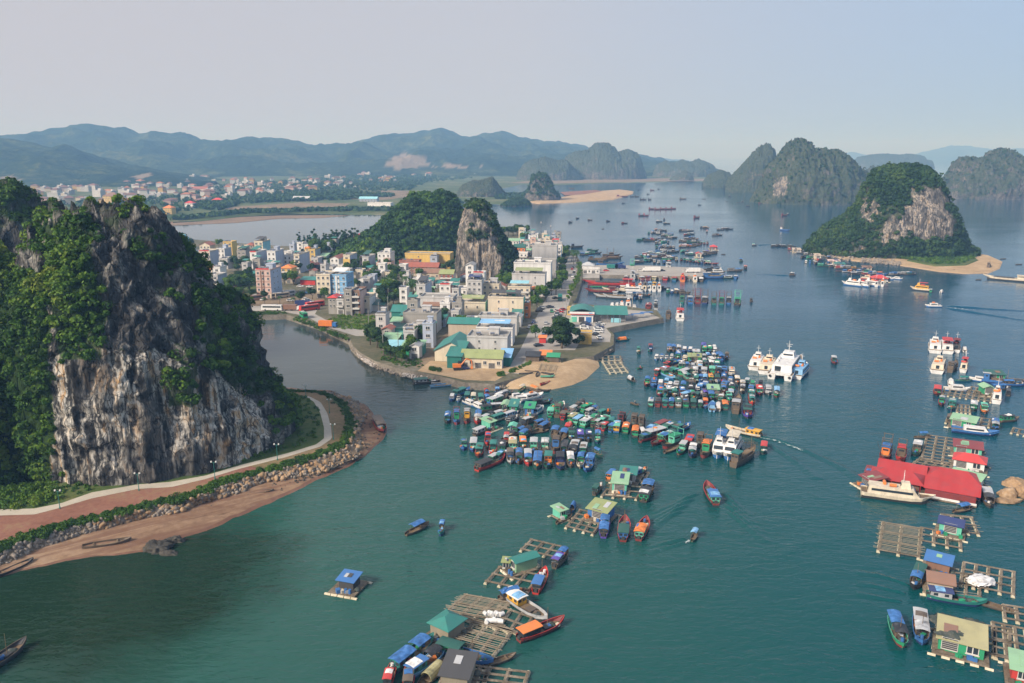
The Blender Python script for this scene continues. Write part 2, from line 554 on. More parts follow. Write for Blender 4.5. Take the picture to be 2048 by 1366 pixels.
# --- the shore round the near rock: strips lofted between surveyed lines
LINES = [
 (-1.0, [(-60,1190),(0,1168),(60,1152),(192,1130),(293,1118),(394,1096),(470,1068),(565,1028),(610,1004),(690,960),(745,928),(775,893),(800,862),(765,830),(745,808),(664,776),(560,768)]),
 (0.25, [(-60,1168),(0,1148),(37,1138),(115,1120),(192,1110),(293,1098),(394,1064),(458,1034),(550,992),(591,976),(632,953),(687,936),(722,912),(748,890),(770,862),(742,832),(730,812),(664,783),(560,776)]),
 (1.0, [(-60,1150),(0,1130),(27,1120),(73,1097),(137,1077),(202,1058),(275,1038),(367,1024),(412,1001),(472,987),(527,965),(596,955),(664,937),(719,910),(729,887),(719,855),(733,832),(715,804),(664,786),(560,779)]),
 (3.0, [(-60,1128),(0,1102),(46,1084),(137,1052),(229,1033),(321,1010),(389,997),(458,965),(550,942),(641,914),(687,896),(710,868),(706,832),(687,800),(641,784),(560,781)]),
 (3.4, [(-60,1112),(0,1088),(92,1056),(183,1033),(298,1006),(389,983),(435,960),(527,937),(619,910),(678,887),(692,855),(687,822),(660,795),(628,784),(560,783)]),
 (3.6, [(-60,1032),(0,1031),(69,1029),(115,1017),(183,997),(275,978),(344,974),(412,958),(481,937),(573,914),(641,893),(664,877),(662,855),(655,827),(641,804),(619,793),(560,787)]),
 (3.7, [(-60,1020),(0,1019),(69,1017),(124,1006),(183,985),(275,969),(339,964),(412,951),(481,930),(573,907),(632,889),(648,877),(648,855),(641,827),(628,804),(609,791),(560,789)]),
 (4.2, [(-60,980),(60,980),(150,960),(290,930),(420,900),(520,860),(570,835),(590,820),(595,810),(580,800),(560,792)])]
NS = 160
W = []
for z, l in LINES:
    q = resample(l, NS)
    W.append(np.array([list(at(x, y, z)) for x, y in q]))
for i, a in ((0, 2.2), (1, 1.8), (2, .8), (3, .5)):     # an uneven tide line
    for k in (0, 1):
        W[i][:, k] += (fbm(W[i] * np.array([.16, .16, 0]) + 40 + k * 9 + i, 4) - .5) * 2 * a
def strip(name, i, j, mat, sub=6, amp=0.12, label=None, kind='structure', lift=0.0, s0=0, s1=None):
    a, b = W[i][s0:s1], W[j][s0:s1]
    NS = len(a)
    V = []
    for k in range(sub + 1):
        p = a + (b - a) * k / sub
        e = min(k, sub - k) / (sub / 2)
        p = p.copy()
        p[:, 2] += (fbm(p * np.array([0.12, 0.12, 0]) + 5, 4) - 0.5) * 2 * amp * e + lift
        V.append(p)
    V = np.concatenate(V)
    Q = []
    for k in range(sub):
        for s in range(NS - 1):
            Q.append((k * NS + s, (k + 1) * NS + s, (k + 1) * NS + s + 1, k * NS + s + 1))
    me = np_mesh(name, V, np.array(Q), mat, smooth=True)
    o = link_mesh(name, me)
    bm_tri(me)
    return tag(o, label, kind=kind)
strip('wet_beach', 0, 1, M_wet, 5, 0.1)
strip('sand_beach', 1, 2, M_sand, 8, 0.18)
strip('rock_berm_ground', 2, 3, M_soil, 4, 0.1)
strip('hedge_ground', 3, 4, M_grassg, 3, 0.1)
strip('red_soil_ground', 4, 5, M_red, 6, 0.25, s1=101)
strip('dry_grass_ground', 4, 5, M_dry, 6, 0.25, s0=100)
strip('walking_path', 5, 6, M_path, 1, 0.0, lift=0.02)
strip('cliff_foot_ground', 6, 7, M_grassg, 4, 0.3)

# --- town peninsula
TZ = 2.5
TOWN = [(350,560),(380,478),(470,486),(560,492),(612,492),(700,470),(860,450),(990,452),(1040,458),(1090,470),(1128,490),(1150,508),(1166,530),(1166,553),
        (1160,575),(1152,600),(1144,606),(1200,611),(1252,612),(1291,618),(1313,620),(1326,636),(1300,640),(1215,657),(1228,668),(1227,690),(1205,702),(1187,712),
        (1150,716),(1070,745),(990,768),(930,765),(880,752),(835,745),(790,735),(750,722),(720,705),(705,690),(700,678),(640,650),(573,629),(490,632),(430,640),(350,640)]
tag(sheet('town_ground', pts(TOWN, TZ), TZ, (M_town, M_stone), skirt=1.2), kind='structure')
SPIT = [(860,752),(880,764),(930,774),(975,780),(1052,779),(1106,780),(1147,771),(1176,758),(1203,733),(1198,714),(1187,706),(1150,706),(1080,712),(1020,735),(960,748)]
def dome(name, poly, z0, z1, mat, inset=(1, .93, .8, .5, 0.15)):
    P = np.array([[p.x, p.y] for p in poly])
    c = P.mean(0)
    n = len(P)
    V, Q = [], []
    hs = [-0.8, z0, z0 + (z1 - z0) * .55, z0 + (z1 - z0) * .85, z1]
    for k, s in enumerate((1.04,) + inset[1:]):
        for p in P:
            q = c + (p - c) * s
            V.append((q[0], q[1], hs[k]))
    for k in range(4):
        for i in range(n):
            j = (i + 1) % n
            Q.append((k * n + i, k * n + j, (k + 1) * n + j, (k + 1) * n + i))
    V.append((c[0], c[1], z1))
    mb = MB()
    mb.add(V, Q + [(4 * n + i, 4 * n + (i + 1) % n, 5 * n) for i in range(n)])
    o = mb.build(name, mat, smooth=True)
    bm_tri(o.data)
    return tag(o, kind='structure')
dome('spit_sand', pts(SPIT), 0.5, 2.75, M_sandp)
ROADS = []
for nm, pl, z, mt in (
    ('main_street', [(1010,745),(1040,700),(1062,655),(1085,610),(1112,565),(1130,530),(1140,510),(1152,512),(1156,535),(1150,570),(1140,600),(1128,640),(1108,672),(1085,700),(1062,730),(1040,748)], 2.52, M_road),
    ('pier_yard', [(1120,655),(1144,609),(1290,622),(1320,636),(1212,656),(1222,668),(1220,684),(1160,684)], 2.516, M_road),
    ('parking_street', [(1085,700),(1108,672),(1120,655),(1160,684),(1150,700)], 2.512, M_road),
    ('side_road', [(470,612),(560,612),(640,603),(640,610),(630,628),(662,645),(720,660),(760,662),(760,672),(712,672),(650,653),(612,632),(560,622),(470,622)], 2.508, M_road),
    ('bus_yard', [(490,607),(560,585),(640,585),(650,600),(640,602),(560,611),(490,612)], 2.504, M_soil),
    ('back_lane', [(712,668),(745,645),(790,620),(800,624),(755,650),(725,672)], 2.514, M_road),
    ('shed_lane', [(830,735),(865,690),(900,660),(910,664),(880,700),(860,735)], 2.506, M_soil),
    ('shore_yard', [(835,742),(860,722),(930,725),(1010,730),(1020,745),(990,762),(930,760),(880,750)], 2.518, M_sandp),
    ('back_road', [(480,562),(640,555),(760,548),(760,552),(640,560),(480,568)], 2.51, M_road),
    ('meadow', [(445,560),(500,556),(560,560),(555,580),(470,592)], 2.507, M_grassg),
    ('town_green', [(640,652),(700,632),(760,640),(745,660),(700,660)], 2.505, M_grassg)):
    sheet(nm, pts(pl, z), z, mt)
    if mt in (M_road, M_soil): ROADS.append(pl)

# --- fish pier behind the harbour basin
PIER = [(1166,533),(1199,530),(1300,531),(1403,536),(1412,541),(1410,549),(1403,553),(1300,551),(1199,549),(1199,556),(1166,556)]
sheet('fish_pier', pts(PIER, 2.6), 2.6, (M_road, M_stone), skirt=0.8)

# --- far plain and mudflats
PLAIN = [(-700,520),(-200,470),(150,455),(330,441),(400,439),(480,430),(560,426),(640,425),(720,427),(780,428),(806,424),(790,414),(830,408),(930,402),(1003,407),(1060,404),
         (1115,401),(1100,386),(1000,384),(985,378),(1040,368),(1110,369),(1200,366),(1300,364),(1360,362),(1430,363),(1500,356),(1500,350),(1310,348),(1000,340),(700,335),(300,335),(-700,335)]
sheet('far_plain', pts(PLAIN, 1.0), 1.0, M_plain, skirt=25)
sheet('tidal_mudflat', pts([(320,447),(400,443),(480,434),(560,431),(640,430),(700,431),(640,436),(560,437),(470,446),(390,449),(330,452)], 0.15), 0.15, M_mud)
sheet('far_sandbar', pts([(1055,403),(1110,397),(1180,383),(1240,379),(1264,382),(1262,387),(1225,398),(1150,403),(1080,406)], 1.2), 1.2, M_sandp, skirt=8)
sheet('red_fill_ground', pts([(1120,384),(1190,380),(1205,382),(1170,388),(1130,391)], 1.5), 1.5, M_red)
for nm, pl in (('bare_far_ground', [(430,416),(600,405),(700,407),(690,413),(560,416),(460,419)]), ('bare_far_field', [(690,398),(760,380),(830,382),(840,390),(770,400)]),
               ('bare_far_bank', [(1010,366),(1100,358),(1300,356),(1440,358),(1430,362),(1300,363),(1110,367)])):
    sheet(nm, pts(pl, 1.3), 1.3, M_soil)
sheet('marsh_grass', pts([(340,438),(480,424),(640,420),(800,420),(800,424),(640,424),(480,429),(360,440)], 1.4), 1.4, M_grassg)
sheet('rice_field', pts([(80,410),(130,402),(205,402),(205,408),(140,412)], 1.4), 1.4, M_grassg)
# sandy shore of the right-hand island
sheet('island_beach', pts([(1640,505),(1700,520),(1780,527),(1830,534),(1880,542),(1930,546),(1975,545),(1996,536),(2002,522),(1975,510),(1900,500),(1800,495),(1700,490)], 0.5), 0.5, M_sandp, skirt=4)
sheet('island_meadow', pts([(1815,520),(1870,531),(1930,529),(1955,519),(1940,508),(1860,508)], 1.2), 1.2, M_grassg, skirt=3)

# --- mountain ridges
def ridge(name, sky, Yc, Yb, back, n=420, m=46, rough=0.16, bare=()):
    S_ = resample(sky, n)
    X, Z = [], []
    C = np.array([list(aty(x, y, Yc(x) if callable(Yc) else Yc)) for x, y in S_])
    V = np.zeros((m, n, 3))
    for k in range(m):
        t = k / (m - 1)
        if t < 0.7:
            a = t / 0.7
            yy = Yb + (C[:, 1] - Yb) * a
            prof = a ** 1.25
        else:
            a = (t - 0.7) / 0.3
            yy = C[:, 1] + back * a
            prof = max(0.0, 1 - a) ** 1.3
        V[k, :, 0] = C[:, 0] * (0.55 + 0.45 * yy / C[:, 1])
        V[k, :, 1] = yy
        V[k, :, 2] = C[:, 2] * prof
    h = V[..., 2].copy()
    q = V * np.array([1 / 300, 1 / 300, 0])
    r = fbm(q + 3.1, 5, True) - 0.55
    env = np.clip(h / (C[:, 2].max() + 1), 0, 1)
    amp = np.sin(np.clip(np.linspace(0, 1, m) / 0.7, 0, 1) * math.pi)[:, None]
    V[..., 2] += r * rough * C[:, 2].max() * (amp * 1.6 + 0.06)
    V[..., 2] += ((fbm(V * np.array([1 / 45, 1 / 45, 0]), 3) - .5) * 16 + (fbm(V * np.array([1 / 130, 1 / 130, 0]), 3, True) - .6) * 34) * np.clip(env * 3, 0, 1)
    V[0, :, 2] = -3
    V[-1, :, 2] = -3
    V = V.reshape(-1, 3)
    i = np.arange((m - 1) * n).reshape(m - 1, n)[:, :-1].ravel()
    Q = np.stack([i, i + 1, i + n + 1, i + n], 1)
    b = np.zeros(len(V))
    px, py = proj(V)
    for poly in bare:
        jx = px + (fbm(V / 60, 3) - .5) * 3
        jy = py + (fbm(V / 60 + 9, 3) - .5) * 4
        b = np.maximum(b, inpoly(jx, jy, poly) * 1.0)
    o = link_mesh(name, np_mesh(name, V, Q, M_hill, {'bare': b}, smooth=True))
    return tag(o, kind='structure')
ridge('mountain', [(-300,300),(-100,278),(0,273),(40,268),(100,256),(180,248),(235,250),(270,262),(340,266),(375,268),(420,284),(460,279),(515,276),(545,277),(590,282),(630,292),(655,291),(700,287),(790,266),(830,265),(885,256),(925,270),(945,272),(1000,262),(1040,275),(1065,278),(1080,284),(1120,285),(1180,296),(1230,305),(1290,322),(1340,335)],
      lambda x: 4300 + max(0, x - 300) * 1.6, 3250, 1500, rough=0.34,
      bare=[[(768,327),(805,303),(845,318),(872,335),(790,337)], [(880,334),(900,326),(940,336)], [(955,336),(965,331),(982,336)]])
ridge('mountain_spur', [(-420,262),(-200,268),(0,276),(60,283),(120,290),(180,305),(250,325),(300,338),(370,350),(430,358),(500,362)], 3000, 2150, 500, rough=0.2,
      bare=[[(0,354),(22,350),(40,360),(0,362)], [(262,353),(300,345),(306,351),(280,357)]])
ridge('distant_mountain', [(1600,326),(1680,312),(1705,303),(1740,312),(1800,318),(1840,306),(1900,292),(1960,293),(2000,303),(2030,296),(2100,296),(2250,310),(2400,328)], 11500, 10400, 1200, n=200, m=24, rough=0.08)
ridge('distant_islet', [(1280,330),(1300,322),(1330,318),(1370,321),(1400,326),(1440,332)], 9800, 9300, 500, n=80, m=20, rough=0.05)

# ------------------------------------------------------------------ limestone karsts
def karst(name, sky, Y0, half, mat, n=2.6, ns=260, nv=120, amp=1.0, bare=(), vegall=0.5, green=None, detail=1.0, label=None, seed=0, lean=0.0, zbase=-2.5, bareall=0.0, backf=0.3, crag=1.0, drop=0.0):
    """a steep limestone body: a skyline at its own distance, rounded front and back, broken up by fluting and ledges"""
    S_ = resample(sky, ns)
    lo_, hi_ = S_[:, 1].min(), S_[:, 1].max()
    S_[:, 1] += drop * (hi_ - S_[:, 1]) / (hi_ - lo_)     # room for the crest's own spikes and shrubs
    C = np.array([list(aty(x, y, Y0)) for x, y in S_])
    xmid = (C[:, 0].min() + C[:, 0].max()) / 2
    xh = (C[:, 0].max() - C[:, 0].min()) / 2
    zm = C[:, 2].max()
    e = np.clip(1 - np.abs((C[:, 0] - xmid) / xh) ** 2.4, 0, 1) ** 0.5
    b = half * np.maximum(e, 0.04)
    ph = np.linspace(0.0, math.pi, nv)
    # denser where steep
    V = np.zeros((nv, ns, 3))
    for k, p in enumerate(ph):
        c, s = math.cos(p), math.sin(p)
        V[k, :, 1] = Y0 - np.sign(c) * abs(c) ** (2 / n) * b * (1 if c > 0 else backf)
        zz = C[:, 2] * max(s, 1e-6) ** (2 / n)
        V[k, :, 0] = C[:, 0]
        V[k, :, 2] = np.maximum(zz, 0) + zbase * (1 - s)
    G = V.copy()
    du = np.gradient(G, axis=1)
    dv = np.gradient(G, axis=0)
    nn = np.cross(du, dv)
    nn /= np.linalg.norm(nn, axis=2, keepdims=True) + 1e-9
    ctr = np.array([xmid, Y0, zm * 0.4])
    if ((G - ctr) * nn).sum() < 0: nn = -nn
    sc = zm / 65.0 * amp
    q = G / (zm / 65.0) + seed * 13.7
    big = (fbm(q / 22, 3) - .5) * (11 if zm < 110 else 5)
    flu = (fbm(q * np.array([1 / 7, 1 / 7, 1 / 40]), 4, True) - .6) * 6.5
    blk = (fbm(q * np.array([1 / 4.5, 1 / 4.5, 1 / 6.0]), 4, True) - .6) * 3.6 * detail
    led = np.round(fbm(q * np.array([1 / 9, 1 / 9, 1 / 4.0]), 2) * 6) / 6 * 2.2 - 1.1
    topw = np.clip(G[..., 2] / (zm * 0.12), 0, 1)
    px, py = proj(G.reshape(-1, 3))
    bm = np.zeros(px.shape)
    for poly in bare: bm = np.maximum(bm, inpoly(px, py, poly) * 1.0)
    bm = bm.reshape(G.shape[:2])
    disp = (big + flu * (1 - .5 * bm) + blk * (1 + .15 * bm) + led) * sc * (0.25 + 0.75 * topw)
    V = G + nn * disp[..., None]
    # rugged crest
    V[..., 2] += ((fbm(q * np.array([1 / 5, 1 / 5, 0]) + 31, 3, True) - .55) * 7 + (fbm(q * np.array([1 / 1.9, 1 / 1.9, 0]) + 7, 2, True) - .6) * 4.5) * sc * crag * np.clip(G[..., 2] / zm, 0, 1) ** 2
    V[..., 2] = np.maximum(V[..., 2], zbase)
    # slopes on the shaped surface
    du = np.gradient(V, axis=1)
    dv = np.gradient(V, axis=0)
    n2 = np.cross(du, dv)
    n2 /= np.linalg.norm(n2, axis=2, keepdims=True) + 1e-9
    if (n2 * nn).sum() < 0: n2 = -n2
    P = V.reshape(-1, 3)
    nz = n2[..., 2].reshape(-1)
    px, py = proj(P)
    jx = px + (fbm(P / 6 + 3, 3) - .5) * 30
    jy = py + (fbm(P / 6 + 8, 3) - .5) * 30
    ba = np.full(len(P), bareall)
    for poly in bare: ba = np.maximum(ba, inpoly(jx, jy, poly) * 1.0)
    vn = fbm(P / (zm / 5.0) + seed + 2, 4)
    veg = np.clip((nz * 0.55 + vn - 0.72 + vegall) * 4, 0, 1)
    veg = veg * (1 - 0.92 * ba)
    for poly, val in (green or ()):
        veg = np.where(inpoly(jx, jy, poly), np.clip(veg + val, 0, 1), veg)
    i = np.arange((nv - 1) * ns).reshape(nv - 1, ns)[:, :-1].ravel()
    Q = np.stack([i, i + 1, i + ns + 1, i + ns], 1)
    me = np_mesh(name, P, Q, mat, {'bare': ba, 'veg': veg}, smooth=False)
    o = tag(link_mesh(name, me), label, kind='structure')
    return dict(o=o, P=P, Q=Q, veg=veg, n=n2.reshape(-1, 3), Y0=Y0)

def leaf_mesh(name, C, Rd, tint, K, leaf, mat, flat=0.75, seed=1, up=0.3):
    """many leaf-sized faces spread through the crowns at C with radii Rd"""
    r = np.random.RandomState(seed)
    C, Rd, tint = np.asarray(C), np.asarray(Rd), np.asarray(tint)
    nb = len(C)
    d = r.normal(size=(nb, K, 3))
    d[..., 2] += up
    d /= np.linalg.norm(d, axis=2, keepdims=True)
    # lumpy crowns: each direction has its own reach
    lob = r.normal(size=(nb, 5, 3))
    lob /= np.linalg.norm(lob, axis=2, keepdims=True)
    reach = 0.62 + 0.38 * np.clip(np.einsum('nkc,njc->nkj', d, lob).max(2), 0, 1) ** 2
    rad = reach * (0.55 + 0.45 * r.rand(nb, K) ** 0.5)
    p = C[:, None] + d * (Rd[:, None] * rad)[..., None] * np.array([1, 1, flat])
    nn = d + r.normal(size=d.shape) * 0.45
    nn /= np.linalg.norm(nn, axis=2, keepdims=True)
    t = np.cross(nn, r.normal(size=d.shape))
    t /= np.linalg.norm(t, axis=2, keepdims=True) + 1e-9
    u = np.cross(nn, t)
    s = leaf * (0.6 + 0.8 * r.rand(nb, K))
    s1 = s[..., None]
    s2 = (s * (0.5 + 0.5 * r.rand(nb, K)))[..., None]
    V = np.stack([p - t * s1 - u * s2 * .6, p + t * s1 * .8 - u * s2, p + t * s1 + u * s2 * .7, p - t * s1 * .7 + u * s2], 2).reshape(-1, 3)
    Q = np.arange(len(V)).reshape(-1, 4)
    tf = np.clip(tint[:, None] + r.normal(size=(nb, K)) * 0.12, 0, 1).ravel()
    return np_mesh(name, V, Q, mat, fattrs={'tint': tf})

def scatter(k, count, rmin, rmax, K, leaf, mat, name, seed, label, vis=True, power=1.0, front=True, bias=0.35):
    r = np.random.RandomState(seed)
    P, Q = k['P'], k['Q']
    a, b, c, d = (P[Q[:, j]] for j in range(4))
    ar = 0.5 * np.linalg.norm(np.cross(c - a, d - b), axis=1)
    wt = ar * k['veg'][Q].mean(1) ** power
    cen = (a + b + c + d) / 4
    if front: wt = wt * ((cen[:, 1] < k['Y0'] + 10) | (cen[:, 2] > 0.5 * P[:, 2].max()))
    wt = wt * (cen[:, 2] > 1.0)
    f = r.choice(len(Q), count, p=wt / wt.sum())
    u, v = r.rand(count, 1), r.rand(count, 1)
    p = (a[f] * (1 - u) + b[f] * u) * (1 - v) + (d[f] * (1 - u) + c[f] * u) * v
    nr = k['n'][Q[f, 0]]
    rad = rmin + (rmax - rmin) * r.rand(count) ** 2
    p = p + nr * (rad * 0.25)[:, None]
    tint = np.clip(fbm(p / 11 + seed, 3) * 1.5 - 0.45 + r.normal(size=count) * 0.14 + bias - 0.3, 0, 1)
    me = leaf_mesh(name, p, rad, tint, K, leaf, mat, seed=seed)
    return tag(link_mesh(name, me), label, kind='stuff')

# near rock
k1 = karst('limestone_hill', [(108,1000),(102,900),(94,780),(88,700),(88,560),(90,490),(101,450),(118,425),(140,432),(170,420),(200,414),(225,424),(262,420),(290,426),(318,436),(330,462),(345,480),(362,520),(395,548),(436,590),(462,620),(490,660),(508,700),(522,730),(542,760),(562,790),(578,815),(588,845)],
           229, 40, M_rock, n=3.0, ns=420, nv=330, amp=0.95, vegall=0.02, seed=1, crag=1.4, drop=15,
           bare=[[(102,715),(150,690),(300,700),(420,740),(500,790),(540,830),(540,930),(300,1000),(60,1010)], [(84,440),(112,440),(110,560),(102,700),(80,700)]],
           green=[([(-60,540),(98,540),(104,1010),(-60,1010)], 1.0), ([(90,450),(150,430),(185,450),(190,560),(215,640),(200,715),(120,720),(100,600)], 0.8), ([(385,560),(425,590),(470,640),(520,730),(560,780),(500,785),(440,750),(400,660)], 0.62),
                  ([(250,460),(320,470),(320,520),(260,520)], 0.7), ([(190,480),(250,470),(340,640),(330,720),(230,690)], -0.75), ([(100,395),(350,395),(360,480),(330,500),(250,470),(190,440),(135,440),(100,450)], -0.55), ([(320,740),(395,730),(400,810),(340,815)], 0.85), ([(550,740),(620,800),(610,860),(575,840),(550,800)], 0.7), ([(200,430),(240,425),(240,450),(205,455)], .6)])
k2 = karst('limestone_hill', [(-260,470),(-120,400),(-40,372),(0,364),(30,363),(55,380),(80,402),(100,415),(118,430),(128,455),(150,520),(170,600)], 300, 38, M_rock, n=2.3, ns=200, nv=170, vegall=0.12, seed=2, amp=0.8, drop=20)
k3 = karst('limestone_hill', [(-330,520),(-200,470),(-60,480),(0,492),(50,515),(88,570),(108,650),(122,740),(134,860),(146,1000)], 216, 40, M_rock, n=2.2, ns=240, nv=220, vegall=0.62, seed=3, amp=0.8, drop=26, green=[([(-500,300),(150,300),(160,1100),(-500,1100)], 0.55)],
           bare=[[(0,640),(25,640),(22,680),(0,690)], [(70,760),(95,790),(92,850),(75,830)]])
scatter(k1, 2100, 0.9, 2.8, 90, 0.30, M_leaf, 'hillside_foliage', 11, 'dense shrubs and small trees clinging to the near dark limestone rock', bias=0.34)
scatter(k2, 1000, 0.8, 2.4, 60, 0.32, M_leaf, 'hillside_foliage', 12, 'shrubs on the dark rock peak rising behind the near cliff', bias=0.18)
scatter(k3, 3300, 1.1, 2.9, 90, 0.32, M_leaf, 'hillside_foliage', 13, 'bright green jungle covering the slope beside the near cliff', bias=0.62)
# green hill and rock pillar behind the town
k4 = karst('limestone_hill', [(560,545),(640,520),(690,500),(720,480),(750,452),(785,420),(815,395),(828,382),(845,386),(870,378),(905,383),(917,400),(922,440),(935,480),(955,520),(965,545)], 660, 45, M_rock2, n=2.0, ns=200, nv=130, vegall=0.62, seed=4, amp=0.7, drop=12, crag=1.5)
k5 = karst('limestone_pillar', [(910,572),(913,500),(918,455),(925,418),(935,399),(951,391),(968,396),(981,418),(996,452),(1010,480),(1024,500),(1032,540),(1038,570)], 548, 20, M_rock2, n=3.0, ns=200, nv=150, vegall=0.12, drop=10, seed=5, amp=0.62, bareall=0.38,
           bare=[[(905,580),(912,430),(945,420),(985,460),(1000,580)]], green=[([(985,440),(1045,500),(1045,580),(1005,580),(1000,500)], 0.8), ([(925,385),(980,385),(990,420),(925,418)], 0.7), ([(930,458),(970,458),(975,480),(930,480)], 0.6)])
scatter(k4, 1500, 2.0, 4.6, 56, 0.75, M_leaf, 'hillside_foliage', 14, 'thick dark green forest over the hill behind the town', bias=0.2)
scatter(k5, 420, 1.2, 3.0, 50, 0.55, M_leafd, 'hillside_foliage', 15, 'shrubs on the ledges of the pale rock pillar in town', bias=0.3)
# right-hand island
k6 = karst('limestone_island', [(1606,503),(1620,482),(1650,458),(1700,426),(1720,402),(1735,362),(1745,346),(1780,337),(1830,334),(1850,342),(1865,365),(1880,410),(1890,440),(1894,465),(1906,482),(1930,495),(1950,507)], 715, 50, M_rock2, n=2.0, ns=300, nv=200, vegall=0.50, seed=6, amp=0.42, crag=.7, bareall=0.35,
           bare=[[(1722,400),(1755,395),(1760,425),(1735,445),(1720,430)], [(1820,370),(1870,380),(1895,450),(1890,480),(1840,470),(1800,490),(1765,490),(1770,440),(1815,430)], [(1690,480),(1720,480),(1740,500),(1700,505)]],
           green=[([(1822,368),(1890,380),(1910,480),(1835,478),(1790,445),(1815,405)], -.72), ([(1735,345),(1850,338),(1865,370),(1820,400),(1770,420),(1740,400)], 0.4), ([(1610,500),(1720,420),(1720,500)], 0.4), ([(1795,478),(1960,478),(1960,530),(1795,520)], 0.9)])
scatter(k6, 1900, 1.6, 4.2, 50, 0.72, M_leafd, 'hillside_foliage', 16, 'dark green trees on the steep island beside the boat chain', bias=0.42)
far = [
 ([(1450,372),(1465,350),(1480,335),(1500,313),(1520,292),(1535,288),(1545,300),(1547,335),(1560,360),(1565,380)], 1900, 60, 7, .55),
 ([(1405,366),(1418,347),(1440,337),(1458,343),(1465,366)], 2200, 60, 8, .6),
 ([(1500,408),(1525,375),(1543,330),(1560,310),(1575,292),(1590,286),(1605,289),(1625,302),(1632,298),(1645,311),(1655,301),(1670,303),(1685,315),(1700,335),(1725,350),(1738,365),(1745,400)], 1500, 105, 9, .45),
 ([(1872,386),(1890,355),(1905,338),(1920,317),(1945,313),(1955,319),(1972,316),(1990,302),(2012,300),(2025,310),(2035,332),(2060,332),(2090,345),(2130,392)], 1660, 90, 10, .3),
 ([(1726,358),(1732,338),(1745,330),(1755,345),(1760,358)], 2100, 25, 11, .4),
 ([(1696,342),(1704,322),(1720,311),(1738,308),(1760,305),(1800,308),(1815,305),(1836,308),(1843,319),(1858,318),(1863,342)], 4300, 150, 12, .4),
 ([(1306,352),(1314,326),(1330,319),(1345,323),(1365,317),(1380,322),(1395,316),(1410,321),(1425,328),(1434,352)], 3300, 120, 13, .35),
 ([(1338,360),(1355,345),(1370,337),(1380,343),(1388,360)], 2750, 40, 14, .2),
 ([(1122,354),(1133,312),(1150,302),(1175,300),(1193,285),(1215,287),(1235,303),(1255,299),(1272,305),(1282,330),(1292,354)], 3000, 160, 15, .35),
 ([(1032,356),(1045,330),(1060,319),(1090,311),(1112,318),(1132,317),(1150,338),(1166,358)], 2850, 120, 16, .35),
 ([(910,392),(925,368),(945,359),(965,357),(985,351),(996,366),(1015,392)], 1720, 60, 17, .35),
 ([(1050,396),(1058,375),(1066,350),(1078,343),(1092,346),(1101,360),(1108,380),(1120,396)], 1560, 32, 18, .15),
 ([(1000,412),(1020,398),(1040,393),(1055,400),(1064,412)], 1380, 20, 19, .3),
]
for i, (sky_, Y0, half, sd_, vg) in enumerate(far):
    k = karst('limestone_island', sky_, Y0, half, M_rock2, n=2.4, ns=260, nv=130, vegall=vg, seed=sd_, amp=0.8, bareall=0.3, backf=.6, crag=2.2, drop=5,
              bare=[[(1550,360),(1575,355),(1570,395),(1548,395)]] if i == 2 else ())
    if Y0 < 1700:
        scatter(k, 550, 1.6, 3.6, 16, 1.2, M_leafd, 'hillside_foliage', 30 + i, 'distant island woods seen through the haze')
# ------------------------------------------------------------------ town
VIEW = dict(o=(0, 0, 1), a=(350, 430, 4.551), b=(700, 430, 3.693), c=(1000, 460, 7.589), d=(1040, 600, 7.877), e=(680, 620, 9.105), f=(600, 470, 10.506),
            A=(870, 760, 5.535), B=(1180, 800, 5.389), C=(1280, 680, 10.24), X=(1280, 750, 6.827), Y=(1230, 660, 4.096), D=(1270, 440, 8.904), P=(1140, 490, 5.689),
            E=(1540, 470, 6.827), G=(1680, 650, 3.503), H=(1680, 1000, 3.731), I=(740, 1040, 4.19), J=(1080, 900, 5.12), K=(1380, 260, 3.066), L=(1100, 430, 4.551), M=(700, 230, 2.926))
def vp(v, x, y):
    a, b, s = VIEW[v]
    return a + x / s, b + y / s
ONES = 'first second third fourth fifth sixth seventh eighth ninth tenth eleventh twelfth thirteenth fourteenth fifteenth sixteenth seventeenth eighteenth nineteenth'.split()
def ordinal(n):
    if n > 99: return 'hundredth' if n == 100 else 'hundred and ' + ordinal(n - 100)
    if n < 20: return ONES[n - 1]
    tens = {2: 'twent', 3: 'thirt', 4: 'fort', 5: 'fift', 6: 'sixt', 7: 'sevent', 8: 'eight', 9: 'ninet'}[n // 10]
    return tens + 'ieth' if n % 10 == 0 else tens + 'y-' + ONES[n % 10 - 1]

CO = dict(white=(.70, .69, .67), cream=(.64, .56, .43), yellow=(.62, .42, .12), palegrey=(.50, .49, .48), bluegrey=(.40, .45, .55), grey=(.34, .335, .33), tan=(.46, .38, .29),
          conc=(.30, .285, .26), cyan=(.24, .52, .60), pink=(.60, .42, .36), brown=(.22, .12, .08), brick=(.30, .085, .05), orange=(.70, .20, .04), red=(.50, .04, .035), teal=(.02, .175, .15),
          green=(.02, .28, .13), ltgreen=(.24, .42, .25), olive=(.26, .30, .12), blue=(.04, .15, .39), ltblue=(.20, .42, .66), navy=(.02, .035, .13), black=(.02, .022, .026), dark=(.05, .05, .052),
          wood=(.125, .095, .07), darkred=(.20, .03, .03), darkgreen=(.012, .09, .07), mint=(.12, .46, .33), purple=(.10, .06, .34), silver=(.42, .43, .44), khaki=(.36, .33, .17), bamboo=(.25, .215, .155), gold=(.62, .33, .03), deepred=(.36, .022, .022))
M_glass, _t, _b = new_mat('window_glass')
_b.inputs['Base Color'].default_value = (.03, .04, .05, 1)
_b.inputs['Roughness'].default_value = .12
M_frame = paint((.55, .53, .5), .5, .2, 'window_frame')
M_steel = paint((.5, .5, .52), .25, .1, 'tank_steel', .9)
def wallm(c): return paint(CO[c], .85, .6, 'wall_' + c, scale=0.55, run=0.13)
def roofm(c): return ribbed(CO[c], 'roof_' + c, 2.2)

